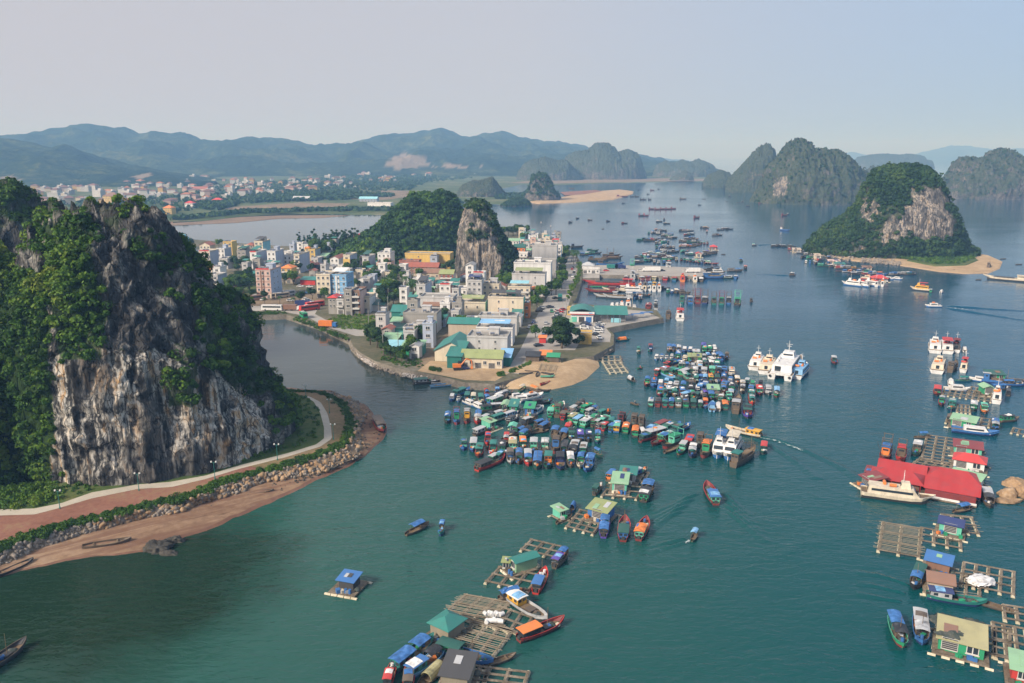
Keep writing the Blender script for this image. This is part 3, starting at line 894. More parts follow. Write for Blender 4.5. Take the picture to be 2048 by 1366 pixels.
def winmesh(w, h):
    mb = MB()
    mb.box((0, -.04, 0), (w, .10, h), m=0)
    mb.box((-w * .24, -.10, 0), (w * .38, .04, h * .82), m=1)
    mb.box((w * .24, -.10, 0), (w * .38, .04, h * .82), m=1)
    mb.box((0, -.14, -h / 2 - .06), (w * 1.15, .3, .1), m=0)
    return mb.mesh('window', [M_frame, M_glass])
WIN = {(w, h): winmesh(w, h) for w, h in ((1.3, 1.5), (1.9, 1.6), (0.8, 1.2))}
def doormesh():
    mb = MB()
    mb.box((0, -.03, 1.1), (2.6, .12, 2.3), m=0)
    for i in range(6): mb.box((0, -.11, .3 + i * .36), (2.4, .05, .26), m=1)
    return mb.mesh('shop_door', [M_frame, paint(CO['dark'], .6, .3, 'shutter')])
DOOR = doormesh()
def tankmesh():
    mb = MB()
    mb.bar((-.9, 0, 1.1), (.9, 0, 1.1), .55, 10)
    for x in (-.6, .6):
        mb.bar((x, -.4, 0), (x, -.2, .7), .06, 4)
        mb.bar((x, .4, 0), (x, .2, .7), .06, 4)
    return mb.mesh('water_tank', M_steel, smooth=False)
TANK = tankmesh()
def balmesh(w):
    mb = MB()
    mb.box((0, -.6, 0), (w, 1.2, .16), m=0)
    mb.box((0, -1.15, .5), (w, .08, .85), m=1)
    for s in (-1, 1): mb.box((s * (w / 2 - .04), -.6, .5), (.08, 1.1, .85), m=1)
    return mb.mesh('balcony', [M_conc, M_frame])

def roof_shape(kind, w, d, h, ov=.5):
    """hip, gable or lean-to roof over a w x d plan whose eaves are at h"""
    mb = MB()
    x0, x1, y0, y1 = -ov, w + ov, -ov, d + ov
    t = .14
    if kind == 'hip':
        r = min(w, d) * .5
        rise = r * .55
        if w >= d: a, b = (x0 + r, d / 2), (x1 - r, d / 2)
        else: a, b = (w / 2, y0 + r), (w / 2, y1 - r)
        P = [(x0, y0, h), (x1, y0, h), (x1, y1, h), (x0, y1, h), (a[0], a[1], h + rise), (b[0], b[1], h + rise)]
        fs = [(0, 1, 5, 4), (1, 2, 5), (2, 3, 4, 5), (3, 0, 4)] if w >= d else [(0, 1, 4), (1, 2, 5, 4), (2, 3, 5), (3, 0, 4, 5)]
        mb.add(P + [(p[0], p[1], p[2] - t) for p in P[:4]], fs + [(9, 8, 7, 6), (0, 6, 7, 1), (1, 7, 8, 2), (2, 8, 9, 3), (3, 9, 6, 0)])
    elif kind == 'gable':
        rise = min(d, w) * .28
        if w >= d: prof = [(y0, h), (d / 2, h + rise), (y1, h), (y1, h - t), (d / 2, h + rise - t), (y0, h - t)]; rings = [[(x, p[0], p[1]) for p in prof] for x in (x0, x1)]
        else: prof = [(x0, h), (w / 2, h + rise), (x1, h), (x1, h - t), (w / 2, h + rise - t), (x0, h - t)]; rings = [[(p[0], y, p[1]) for p in prof] for y in (y0, y1)]
        mb.loft(rings)
    elif kind == 'arch':
        n = 9
        prof = [(x0 + (x1 - x0) * i / n, h + math.sin(math.pi * i / n) * w * .16) for i in range(n + 1)]
        prof += [(x, z - t) for x, z in reversed(prof)]
        mb.loft([[(p[0], y, p[1]) for p in prof] for y in (y0, y1)])
    else:
        rise = d * .16
        prof = [(y0, h), (y1, h + rise), (y1, h + rise - t), (y0, h - t)]
        mb.loft([[(x, p[0], p[1]) for p in prof] for x in (x0, x1)])
    return mb

def building(label, P, w, d, h, wall, side, roof, fl=0, flags='', rz=R(-7), name='house', cat='house', group=None, accent=None):
    o = tag(empty(name, P, rz), label, cat, group)
    br = random.Random(label)
    mb = MB()
    mb.box((w / 2, d / 2, h / 2 - .4), (w, d, h + .8))
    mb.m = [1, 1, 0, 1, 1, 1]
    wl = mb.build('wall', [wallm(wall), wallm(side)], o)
    kind, _, rc = roof.partition(':')
    rc = rc or 'conc'
    if kind == 'flat':
        mb = MB()
        mb.box((w / 2, d / 2, h + .06), (w + .3, d + .3, .16), m=0)
        for c, s in (((w / 2, -.02, h + .5), (w + .22, .16, .75)), ((w / 2, d + .02, h + .5), (w + .22, .16, .75)),
                     ((-.03, d / 2, h + .5), (.16, d - .16, .75)), ((w + .03, d / 2, h + .5), (.16, d - .16, .75))):
            mb.box(c, s, m=1)
        mb.build('roof', [M_conc, wallm(wall)], o)
        if 't' in flags:
            tw, td = min(w * .45, 4.2), min(d * .35, 5)
            m2 = MB().box((w * (.3 if 'l' in flags else .62), d * .6, h + 1.5), (tw, td, 2.9))
            m2.box((w * (.3 if 'l' in flags else .62), d * .6, h + 3.03), (tw + .5, td + .5, .16))
            m2.build('stair_tower', wallm(side if br.random() < .5 else wall), o)
        for i in range(br.randrange(1, 4)):
            MB().box((w * br.uniform(.12, .88), d * br.uniform(.08, .4), h + .45), (br.uniform(.7, 1.6), br.uniform(.6, 1.1), .62)).build('roof_unit', paint(CO[br.choice(['palegrey', 'white', 'grey', 'blue', 'tan'])], .6, .5, 'roof_unit'), o)
        if 'k' in flags or br.random() < .45:
            for i in range(2):
                tk = link_mesh('water_tank', TANK, o)
                tk.location = (w * (.25 + .35 * i), d * .3, h + .15)
                tk.rotation_euler.z = br.random()
        if 'g' in flags:
            g = roof_shape('lean', w * .8, d * .55, h + 2.5, .3).build('rooftop_canopy', roofm(accent or 'teal'), o)
            g.location = (w * .1, d * .1, 0)
            for x in (w * .12, w * .88):
                for y in (d * .1, d * .6): MB().bar((x, y, h), (x, y, h + 2.5), .07, 4).build('canopy_post', M_steel, o)
        if 'r' in flags:
            MB().box((w / 2, -.12, h + 1.0), (w * .85, .12, .8)).build('red_sign_board', paint(CO['red'], .4, .2, 'sign_red'), o)
    else:
        roof_shape(kind, w, d, h).build('roof', roofm(rc), o)
        if kind == 'gable' and w < d:
            rise = w * .28
            MB().add([(0.05, 0.02, h - .1), (w - .05, .02, h - .1), (w / 2, .02, h + rise - .2), (0.05, d - .02, h - .1), (w - .05, d - .02, h - .1), (w / 2, d - .02, h + rise - .2)],
                     [(0, 1, 2), (5, 4, 3), (0, 2, 5, 3), (1, 4, 5, 2), (0, 3, 4, 1)]).build('gable_wall', wallm(wall), o)
        if kind == 'gable' and w >= d:
            rise = d * .28
            MB().add([(0.02, .05, h - .1), (.02, d - .05, h - .1), (.02, d / 2, h + rise - .2), (w - .02, .05, h - .1), (w - .02, d - .05, h - .1), (w - .02, d / 2, h + rise - .2)],
                     [(0, 2, 1), (3, 4, 5), (0, 3, 5, 2), (1, 2, 5, 4), (0, 1, 4, 3)]).build('gable_wall', wallm(wall), o)
    fl = fl or max(1, round(h / 3.3))
    fh = h / fl
    if 'n' not in flags:
        nc = max(1, int(w / 2.7))
        key = (1.9, 1.6) if w / nc > 3.4 else (1.3, 1.5)
        for f in range(fl):
            for c in range(nc):
                x = w * (c + .5) / nc
                if f == 0:
                    if c % 2 == 0 and w > 3.2:
                        q = link_mesh('shop_door', DOOR, o)
                        q.location = (x, 0, 0)
                        continue
                q = link_mesh('window', WIN[key], o)
                q.location = (x, 0, fh * f + fh * .55)
            if 'b' in flags and f:
                q = link_mesh('balcony', balmesh(w * .9), o)
                q.location = (w / 2, 0, fh * f + .1)
        if 's' in flags:                          # a few openings in the long side wall
            for f in range(1, fl):
                for y in (.3, .62):
                    q = link_mesh('window', WIN[(0.8, 1.2)], o)
                    q.location = (w, d * y, fh * f + fh * .55)
                    q.rotation_euler.z = math.pi / 2
    elif 'w' in flags:                            # blank wall with two small windows
        for f in range(1, fl):
            for x in (.3, .7):
                q = link_mesh('window', WIN[(0.8, 1.2)], o)
                q.location = (w * x, 0, fh * f + fh * .5)
    if 'a' in flags:
        a = roof_shape('lean', w * .96, 2.0, 2.8, .1).build('awning', roofm(accent or 'red'), o)
        a.location = (w * .02, -2.15, 0)
    if 'p' in flags:                              # pilaster strips and floor bands in another colour
        m2 = MB()
        for x in (w * .36, w * .52): m2.box((x, -.05, h / 2), (w * .09, .12, h - .1))
        m2.build('pilaster', wallm(accent or 'brown'), o)
        for f in range(1, fl): MB().box((w / 2, -.07, fh * f), (w + .1, .18, .22)).build('floor_band', wallm(accent or 'brown'), o)
    return o

# view, left, right, top row, height, depth, wall, side, roof, flags, label [, options]
B_ = [
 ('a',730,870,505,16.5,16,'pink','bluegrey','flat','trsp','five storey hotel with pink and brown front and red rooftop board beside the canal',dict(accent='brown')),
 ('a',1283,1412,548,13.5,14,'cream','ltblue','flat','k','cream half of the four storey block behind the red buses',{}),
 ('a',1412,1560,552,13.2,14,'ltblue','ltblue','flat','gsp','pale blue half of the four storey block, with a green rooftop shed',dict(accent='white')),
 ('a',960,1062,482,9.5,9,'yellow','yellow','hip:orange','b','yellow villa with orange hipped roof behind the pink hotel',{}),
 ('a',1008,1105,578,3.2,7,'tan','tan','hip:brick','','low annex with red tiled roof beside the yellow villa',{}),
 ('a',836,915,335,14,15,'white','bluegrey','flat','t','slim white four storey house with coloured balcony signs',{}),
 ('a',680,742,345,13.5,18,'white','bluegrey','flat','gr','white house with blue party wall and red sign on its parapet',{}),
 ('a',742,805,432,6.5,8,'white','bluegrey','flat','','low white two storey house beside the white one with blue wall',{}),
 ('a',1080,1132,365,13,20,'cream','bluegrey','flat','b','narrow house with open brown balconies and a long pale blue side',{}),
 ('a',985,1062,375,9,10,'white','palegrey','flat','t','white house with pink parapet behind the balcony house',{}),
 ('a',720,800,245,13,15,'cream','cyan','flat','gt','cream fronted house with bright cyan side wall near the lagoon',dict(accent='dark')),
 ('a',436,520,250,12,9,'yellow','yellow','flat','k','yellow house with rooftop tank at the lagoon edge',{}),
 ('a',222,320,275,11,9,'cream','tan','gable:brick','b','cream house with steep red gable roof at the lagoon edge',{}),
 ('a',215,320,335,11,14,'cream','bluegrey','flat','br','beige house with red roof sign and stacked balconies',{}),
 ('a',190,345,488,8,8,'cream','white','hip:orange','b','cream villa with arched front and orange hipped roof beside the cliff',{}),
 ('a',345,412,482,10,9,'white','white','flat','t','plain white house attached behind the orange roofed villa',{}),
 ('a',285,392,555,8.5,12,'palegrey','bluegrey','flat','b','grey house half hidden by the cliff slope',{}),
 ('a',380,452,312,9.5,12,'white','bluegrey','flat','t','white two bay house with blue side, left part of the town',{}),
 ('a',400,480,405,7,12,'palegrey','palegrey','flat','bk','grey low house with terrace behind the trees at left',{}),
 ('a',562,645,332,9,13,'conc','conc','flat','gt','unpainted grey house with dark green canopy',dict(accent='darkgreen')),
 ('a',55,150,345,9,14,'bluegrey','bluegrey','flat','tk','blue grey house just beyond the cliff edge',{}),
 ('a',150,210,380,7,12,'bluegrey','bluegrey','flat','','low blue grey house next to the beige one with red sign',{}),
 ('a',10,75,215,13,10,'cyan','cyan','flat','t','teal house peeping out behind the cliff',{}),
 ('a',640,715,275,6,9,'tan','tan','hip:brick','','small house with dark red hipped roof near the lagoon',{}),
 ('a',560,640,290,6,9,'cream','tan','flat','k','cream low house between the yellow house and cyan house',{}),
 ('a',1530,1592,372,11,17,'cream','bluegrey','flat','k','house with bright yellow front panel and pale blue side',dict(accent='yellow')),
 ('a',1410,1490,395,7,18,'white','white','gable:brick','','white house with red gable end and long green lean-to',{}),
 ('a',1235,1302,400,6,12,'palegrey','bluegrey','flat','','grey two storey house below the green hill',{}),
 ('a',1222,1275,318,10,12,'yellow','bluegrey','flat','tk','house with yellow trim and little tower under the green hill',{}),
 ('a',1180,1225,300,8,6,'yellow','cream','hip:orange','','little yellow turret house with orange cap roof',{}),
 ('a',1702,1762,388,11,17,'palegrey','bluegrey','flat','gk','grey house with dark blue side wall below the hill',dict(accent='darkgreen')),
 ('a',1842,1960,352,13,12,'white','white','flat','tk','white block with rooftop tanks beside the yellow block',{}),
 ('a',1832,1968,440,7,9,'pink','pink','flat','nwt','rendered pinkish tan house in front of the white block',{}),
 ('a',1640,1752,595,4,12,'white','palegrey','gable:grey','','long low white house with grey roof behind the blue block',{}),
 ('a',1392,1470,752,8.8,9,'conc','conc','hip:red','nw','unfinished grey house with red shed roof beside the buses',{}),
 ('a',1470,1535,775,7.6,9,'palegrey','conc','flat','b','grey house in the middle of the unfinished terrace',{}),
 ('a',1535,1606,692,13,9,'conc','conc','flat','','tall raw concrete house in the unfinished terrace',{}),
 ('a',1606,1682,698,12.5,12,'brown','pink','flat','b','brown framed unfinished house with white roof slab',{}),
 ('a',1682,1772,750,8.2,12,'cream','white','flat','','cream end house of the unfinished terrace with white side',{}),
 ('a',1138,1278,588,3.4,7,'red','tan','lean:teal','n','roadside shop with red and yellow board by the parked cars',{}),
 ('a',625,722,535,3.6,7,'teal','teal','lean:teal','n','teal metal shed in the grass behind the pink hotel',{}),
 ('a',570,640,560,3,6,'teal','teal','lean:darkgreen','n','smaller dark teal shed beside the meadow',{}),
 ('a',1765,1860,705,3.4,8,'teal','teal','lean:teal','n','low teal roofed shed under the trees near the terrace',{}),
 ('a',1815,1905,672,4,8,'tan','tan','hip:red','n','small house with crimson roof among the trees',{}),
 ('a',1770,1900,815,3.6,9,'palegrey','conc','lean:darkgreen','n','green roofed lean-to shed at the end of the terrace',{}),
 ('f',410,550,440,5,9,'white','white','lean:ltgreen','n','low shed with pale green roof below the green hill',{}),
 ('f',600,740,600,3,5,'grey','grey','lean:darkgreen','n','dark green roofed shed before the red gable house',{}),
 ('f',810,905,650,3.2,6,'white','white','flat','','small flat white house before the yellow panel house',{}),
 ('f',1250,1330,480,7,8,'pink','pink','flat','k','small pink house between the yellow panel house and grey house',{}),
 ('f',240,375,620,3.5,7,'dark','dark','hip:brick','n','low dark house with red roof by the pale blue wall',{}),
 # town right half
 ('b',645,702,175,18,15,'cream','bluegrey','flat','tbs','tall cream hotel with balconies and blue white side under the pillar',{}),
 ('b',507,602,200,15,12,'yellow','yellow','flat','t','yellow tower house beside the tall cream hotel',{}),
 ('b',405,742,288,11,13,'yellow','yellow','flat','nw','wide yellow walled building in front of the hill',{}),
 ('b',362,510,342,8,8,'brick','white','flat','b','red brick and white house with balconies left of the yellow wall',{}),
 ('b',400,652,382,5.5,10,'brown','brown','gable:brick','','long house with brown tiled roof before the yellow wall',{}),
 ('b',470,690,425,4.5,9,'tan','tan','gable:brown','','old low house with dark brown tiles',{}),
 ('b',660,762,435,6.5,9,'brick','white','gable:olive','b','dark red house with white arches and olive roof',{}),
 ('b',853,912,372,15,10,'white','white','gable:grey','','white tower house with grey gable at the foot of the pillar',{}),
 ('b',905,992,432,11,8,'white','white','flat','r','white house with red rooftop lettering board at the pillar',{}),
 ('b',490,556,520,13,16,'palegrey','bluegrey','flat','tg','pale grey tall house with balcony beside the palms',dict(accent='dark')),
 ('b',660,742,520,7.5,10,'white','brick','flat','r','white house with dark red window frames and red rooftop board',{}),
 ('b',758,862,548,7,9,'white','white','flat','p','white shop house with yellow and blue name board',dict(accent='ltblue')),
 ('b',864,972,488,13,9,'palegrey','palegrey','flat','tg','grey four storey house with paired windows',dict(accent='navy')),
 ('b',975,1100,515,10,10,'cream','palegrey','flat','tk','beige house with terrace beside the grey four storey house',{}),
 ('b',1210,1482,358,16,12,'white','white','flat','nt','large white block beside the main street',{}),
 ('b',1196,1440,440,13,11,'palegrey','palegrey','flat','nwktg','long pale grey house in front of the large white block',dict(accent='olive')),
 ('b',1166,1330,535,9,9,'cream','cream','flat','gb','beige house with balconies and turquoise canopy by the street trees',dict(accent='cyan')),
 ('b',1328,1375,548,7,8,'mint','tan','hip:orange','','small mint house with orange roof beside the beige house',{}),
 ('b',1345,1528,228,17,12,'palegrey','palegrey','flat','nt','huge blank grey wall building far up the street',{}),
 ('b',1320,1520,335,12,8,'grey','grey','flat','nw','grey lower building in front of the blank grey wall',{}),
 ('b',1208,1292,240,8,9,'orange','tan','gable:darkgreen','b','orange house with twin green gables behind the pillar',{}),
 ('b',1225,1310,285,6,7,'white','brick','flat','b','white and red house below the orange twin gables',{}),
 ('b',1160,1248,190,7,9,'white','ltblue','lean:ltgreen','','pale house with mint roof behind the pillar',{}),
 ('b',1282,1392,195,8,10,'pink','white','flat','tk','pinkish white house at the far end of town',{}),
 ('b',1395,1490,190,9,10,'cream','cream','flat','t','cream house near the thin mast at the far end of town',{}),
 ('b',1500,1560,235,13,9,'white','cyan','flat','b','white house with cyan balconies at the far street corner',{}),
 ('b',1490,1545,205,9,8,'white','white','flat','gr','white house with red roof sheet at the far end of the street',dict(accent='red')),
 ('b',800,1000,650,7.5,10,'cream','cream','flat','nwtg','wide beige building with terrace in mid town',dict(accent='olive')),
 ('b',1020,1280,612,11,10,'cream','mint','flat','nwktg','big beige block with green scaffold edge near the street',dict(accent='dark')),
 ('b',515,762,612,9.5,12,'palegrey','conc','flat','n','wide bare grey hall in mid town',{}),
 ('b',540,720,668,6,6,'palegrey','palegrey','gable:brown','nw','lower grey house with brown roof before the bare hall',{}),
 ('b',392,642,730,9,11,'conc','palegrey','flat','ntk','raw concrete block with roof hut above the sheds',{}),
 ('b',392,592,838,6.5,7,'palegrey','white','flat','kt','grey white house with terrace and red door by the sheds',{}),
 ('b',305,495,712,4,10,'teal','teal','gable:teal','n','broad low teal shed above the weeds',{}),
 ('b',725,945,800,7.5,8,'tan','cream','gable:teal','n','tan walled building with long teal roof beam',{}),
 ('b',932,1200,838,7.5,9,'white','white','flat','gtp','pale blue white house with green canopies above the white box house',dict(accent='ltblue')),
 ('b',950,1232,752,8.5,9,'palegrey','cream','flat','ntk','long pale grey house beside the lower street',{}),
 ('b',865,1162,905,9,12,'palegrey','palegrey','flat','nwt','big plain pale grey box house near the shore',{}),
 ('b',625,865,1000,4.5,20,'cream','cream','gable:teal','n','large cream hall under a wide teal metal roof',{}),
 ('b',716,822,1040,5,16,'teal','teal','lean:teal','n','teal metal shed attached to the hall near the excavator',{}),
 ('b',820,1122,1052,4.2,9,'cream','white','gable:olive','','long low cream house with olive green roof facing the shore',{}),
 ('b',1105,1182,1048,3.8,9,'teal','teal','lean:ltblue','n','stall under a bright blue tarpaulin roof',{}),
 ('e',735,1030,545,3.4,9,'wood','wood','lean:ltgreen','n','patched pale green roofed shack by the trees',{}),
 ('e',830,1330,655,3.4,7,'dark','dark','lean:cyan','n','open shack with wide turquoise roof above the rubble bank',{}),
 ('e',1130,1500,650,4.2,7,'green','teal','lean:ltgreen','n','green metal shed with pale green roof beside the lane',{}),
 ('e',945,1150,325,3.8,6,'teal','teal','lean:darkgreen','n','dark teal shed left of the raw concrete block',{}),
 ('e',1000,1140,440,3,4,'teal','teal','lean:teal','n','little teal lean-to below the dark teal shed',{}),
 ('e',850,1010,240,2.6,5,'dark','dark','lean:grey','n','grey roofed hut in the weeds',{}),
 ('e',640,780,300,2.4,4,'dark','dark','lean:teal','n','tiny shack with teal sheet roof beside the lane',{}),
 ('d',925,1125,545,4.4,6,'yellow','yellow','flat','nw','yellow guard house at the corner of the pier car park',{}),
 ('d',90,300,880,2.4,5,'wood','wood','lean:black','n','beach shack under black shade cloth',{}),
 ('d',310,480,860,2.5,5,'wood','wood','lean:orange','n','beach shack patched with orange sheet',{}),
 ('d',430,610,890,2.4,4,'wood','wood','lean:green','n','beach shack with green sheet roof beside the casuarina',{}),
 ('d',300,405,590,2.6,3,'red','red','lean:orange','n','food stall with orange awning on the street',{}),
 ('d',665,805,340,3,4,'mint','mint','lean:ltgreen','n','little kiosk with mint roof beside the ferry hall',{}),
 ('d',745,800,140,3.4,4,'yellow','yellow','flat','','small yellow ticket booth at the ferry hall',{}),
 ('d',60,150,75,7,6,'orange','orange','flat','','narrow orange house squeezed beside the green scaffold edge',{}),
 ('b',1715,1800,372,4.5,8,'white','red','hip:silver','','pavilion with grey hipped roof and red columns at the fish pier',{}),
 ('b',1722,1842,400,3,4,'white','white','flat','','low white block with window band below the pier pavilion',{}),
 ('b',25,135,160,7,9,'white','white','gable:red','','house with long crimson roof in the woods by the lagoon',{}),
]
def place(v, xl, xr, yt, h, d, z=TZ):
    a = at(*vp(v, xl, yt), z + h)
    dx = (xr - xl) / VIEW[v][2]
    w = dx * (a.y * CP + (CH - z - h) * SP) / F / math.cos(R(7))
    return Vector((a.x, a.y, z)), w
FOOT = []
for v, xl, xr, yt, h, d, wa, si, ro, fg, lab, op in B_:
    P, w = place(v, xl, xr, yt, h, d)
    big = ro.split(':')[0] == 'flat' or h > 5
    shed = not big or 'shed' in lab or 'shack' in lab or 'stall' in lab
    if h > 7.5: w *= 1.0
    nm = ('shed' if 'shed' in lab or 'hut' in lab or 'lean-to' in lab else 'shack' if 'shack' in lab else 'food_stall' if 'stall' in lab else 'kiosk' if 'kiosk' in lab or 'booth' in lab
          else 'hotel' if 'hotel' in lab else 'house' if 'house' in lab or 'villa' in lab else 'building')
    FOOT.append((P.x, P.y, w, d))
    b = building(lab, P, w, d, h, wa, si, ro, flags=fg, name=nm, cat=nm.replace('_', ' '), accent=op.get('accent'))
    if 'yellow front panel' in lab:
        MB().box((w / 2, -.2, h * .55), (w + .1, .3, h * .5)).build('front_panel', wallm('yellow'), b)

# ferry hall: arched front part and two sloping green roof bays on posts
def ferry_hall():
    P, w = place('d', 800, 1150, 190, 5.2, 14)
    o = tag(empty('ferry_hall', P, R(-5)), 'ferry hall with arched green roof and white and red name board', 'building')
    MB().box((w / 2, 7, 2.6), (w, 14, 5.2)).build('wall', wallm('white'), o)
    roof_shape('arch', w, 14, 5.2, .5).build('arched_roof', roofm('teal'), o)
    m = MB().box((w / 2, -.8, 4.9), (w + 1.2, .2, 1.3))
    sb = m.build('name_board', paint(CO['white'], .4, .1, 'sign_white'), o)
    MB().box((w / 2, -.93, 4.35), (w + 1.0, .06, .35)).build('red_stripe', paint(CO['red'], .4, .1, 'sign_red2'), sb)
    MB().box((w * .88, -.93, 5.0), (w * .16, .06, .5)).build('blue_stripe', paint(CO['ltblue'], .4, .1, 'sign_blue'), sb)
    for x, c in ((.15, 'mint'), (.48, 'dark'), (.8, 'blue')):
        MB().box((w * x, -.08, 1.5), (w * .24, .2, 2.6)).build('shutter', paint(CO[c], .5, .3, 'shutter_' + c), o)
    w2 = w * 1.45
    m = MB().box((w + w2 / 2 + .3, 8, 2.2), (w2 * .96, 9, 4.0))
    m.build('back_wall', wallm('grey'), o)
    g = roof_shape('lean', w2, 13, 4.2, .3).build('bay_roof', roofm('teal'), o)
    g.location = (w + .8, .5, 0)
    for i in range(6):
        x = w + 1 + (w2 - 1) * i / 5
        MB().bar((x, .5, 0), (x, .5, 4.2), .12, 6).build('post', M_steel, o)
    MB().box((w + w2 * .7, .8, 1.2), (w2 * .3, .3, 2.2)).build('counter', paint(CO['cyan'], .5, .2, 'counter'), o)
ferry_hall()
# board on the pier's ramp shelters
for i, (x, y) in enumerate(((1850, 245), (1990, 220), (1725, 265))):
    p = at(*vp('d', x, y + 45), TZ)
    o = tag(empty('shelter', p, R(12)), ['blue roofed shelter in the middle of the terminal yard', 'blue roofed shelter nearest the pier head', 'small blue shelter beside the ferry hall'][i], 'shelter')
    MB().box((0, 0, 2.5), (7 if i < 2 else 4, 2.2, .15)).build('roof', paint(CO['blue'], .4, .2, 'shelter_blue'), o)
    for sx in (-1, 1): MB().bar((sx * (3 if i < 2 else 1.6), 0, 0), (sx * (3 if i < 2 else 1.6), 0, 2.45), .1, 5).build('post', M_steel, o)

# ------------------------------------------------------------------ infill houses on the free plots between the streets
def free(x, y, r):
    px, py = proj(np.array([[x, y, TZ]]))
    for pl in ROADS:
        if inpoly(px, py, pl)[0]: return False
    for fx, fy, fw, fd in FOOT:
        cx, cy = fx + fw / 2, fy + fd / 2
        if abs(x - cx) < fw / 2 + r and abs(y - cy) < fd / 2 + r: return False
    return True
ir = random.Random(21)
PLOTS = [[(470,540),(620,500),(760,490),(880,520),(900,560),(760,600),(640,560),(480,560)], [(760,600),(900,560),(1000,560),(1100,500),(1110,540),(1040,660),(1000,700),(900,690),(800,640)], [(1040,470),(1120,485),(1125,520),(1050,510)], [(740,670),(830,640),(900,640),(840,720),(770,700)]]
free_pts = []
tries = 0
while len(free_pts) < 205 and tries < 16000:
    tries += 1
    pl = PLOTS[min(3, int(ir.random() * 4.4))]
    px, py = ir.uniform(min(p[0] for p in pl), max(p[0] for p in pl)), ir.uniform(min(p[1] for p in pl), max(p[1] for p in pl))
    if not inpoly(np.array([px]), np.array([py]), pl)[0]: continue
    p = at(px, py, TZ)
    r = 2.7 if len(free_pts) < 150 else 1.5
    if not free(p.x, p.y, r): continue
    free_pts.append((px, py, p, len(free_pts) < 150))
    q = 5.6 if len(free_pts) <= 150 else 3
    FOOT.append((p.x - q / 2, p.y - q / 2, q, q))
hp = sorted(q for q in free_pts if q[3])
cnt = {}
for px, py, p, _ in hp:
    wa = ir.choice(['white', 'palegrey', 'cream', 'conc', 'palegrey', 'bluegrey', 'white', 'white'])
    ro = ir.choice(['flat', 'flat', 'gable:brick', 'gable:grey', 'lean:teal', 'flat', 'flat', 'lean:ltgreen'])
    rn = {'flat': 'flat', 'gable:brick': 'red gable', 'gable:grey': 'grey gable', 'lean:teal': 'teal sheet', 'lean:ltgreen': 'pale green sheet', 'hip:orange': 'orange hipped'}[ro]
    wn = {'palegrey': 'light grey', 'conc': 'raw concrete', 'bluegrey': 'blue grey'}.get(wa, wa)
    key = (wn, rn)
    cnt[key] = cnt.get(key, 0) + 1
    hh = ir.uniform(6, 11) if ro == 'flat' else ir.uniform(3.4, 5.5)
    building(f'small {wn} house with {rn} roof, {ordinal(cnt[key])} such from left in town', p - Vector((2.8, 3, 0)), ir.uniform(3.8, 5.4), ir.uniform(5.5, 7.5), hh, wa, ir.choice([wa, 'palegrey']), ro, flags=ir.choice(['t', 'k', 'g', '']) if ro == 'flat' else '', group='small houses between the larger ones')
# ------------------------------------------------------------------ far town
fr = random.Random(5)
fkeys = {}
FH = [('white', 'brick'), ('white', 'brick'), ('cream', 'brick'), ('white', 'flat'), ('white', 'flat'), ('cream', 'flat'), ('yellow', 'brick'), ('palegrey', 'flat'), ('white', 'orange'), ('pink', 'brick')]
def far_house(i):
    wa, ro = FH[i]
    mb = MB().box((0, 0, 4), (12, 10, 8.6))
    wm = mb.mesh('wall', paint(tuple(x * .62 for x in CO[wa]), .9, .5, 'far_wall_' + wa, scale=.1))
    if ro == 'flat':
        rm = MB().box((0, 0, 8.6), (12.6, 10.6, .6)).box((2, 1, 10), (4, 4, 2.6)).mesh('roof', wallm('palegrey'))
    else:
        q = roof_shape('hip', 12, 10, 8.3, .8)
        q.v = [(x - 6, y - 5, z) for x, y, z in q.v]
        rm = q.mesh('roof', paint(tuple(x * .42 + .07 for x in CO[ro]), .9, .5, 'far_roof_' + ro, scale=.1))
    return wm, rm
FM = [far_house(i) for i in range(len(FH))]
bands = [("the far town's highest row", 357, 368, 330, 800, 40), ("the far town's upper rows", 368, 377, 250, 720, 48), ("the far town's middle rows", 377, 386, 70, 640, 52),
         ("the far town's lower rows", 386, 395, 70, 560, 40), ("the far town's lagoon side", 396, 410, 85, 500, 30), ("the mountain foot hamlet", 347, 353, 580, 980, 26)]
for bn, y0, y1, x0, x1, n in bands:
    L_ = []
    for _ in range(n):
        px = fr.uniform(x0, x1)
        py = fr.uniform(y0, y1)
        i = fr.randrange(len(FH))
        if py > 392 and px > 430: py -= 8
        L_.append((px, py, i))
    cnt = {}
    for px, py, i in sorted(L_):
        wa, ro = FH[i]
        key = (wa, ro)
        cnt[key] = cnt.get(key, 0) + 1
        d = f"{wa if wa != 'palegrey' else 'grey'} {'flat' if ro == 'flat' else 'red' if ro == 'brick' else 'orange'}-roofed house"
        lab = f"{d}, {ordinal(cnt[key])} from the left in {bn}"
        o = tag(empty('far_house', at(px, py, 1.2), fr.uniform(-.5, .5)), lab, 'house', 'houses of the far town')
        s = fr.uniform(.75, 1.35) * (1.25 if py < 360 else 1)
        o.scale = (s * fr.uniform(.8, 1.5), s, s * fr.uniform(.7, 1.2))
        for nm, me in (('wall', FM[i][0]), ('roof', FM[i][1])): link_mesh(nm, me, o)
hall = building('large yellow hall with dark roof in the fields of the far town', at(207, 409, 1.2), 26, 20, 15, 'yellow', 'yellow', 'hip:brown', name='building', cat='building')
building('low yellow annex beside the large yellow hall', at(238, 408, 1.2), 20, 12, 6, 'yellow', 'yellow', 'gable:orange', name='building', cat='building')
building('bright yellow house with orange roof near the lagoon mud', at(327, 428, 1.2), 13, 12, 9, 'yellow', 'yellow', 'hip:orange')
building('white house with bright red hipped roof beside the lagoon woods', at(424, 409, 1.2), 17, 12, 8, 'white', 'white', 'hip:red')
building('white villa with red roof left of the lagoon woods', at(370, 416, 1.2), 14, 12, 8, 'white', 'white', 'hip:red')
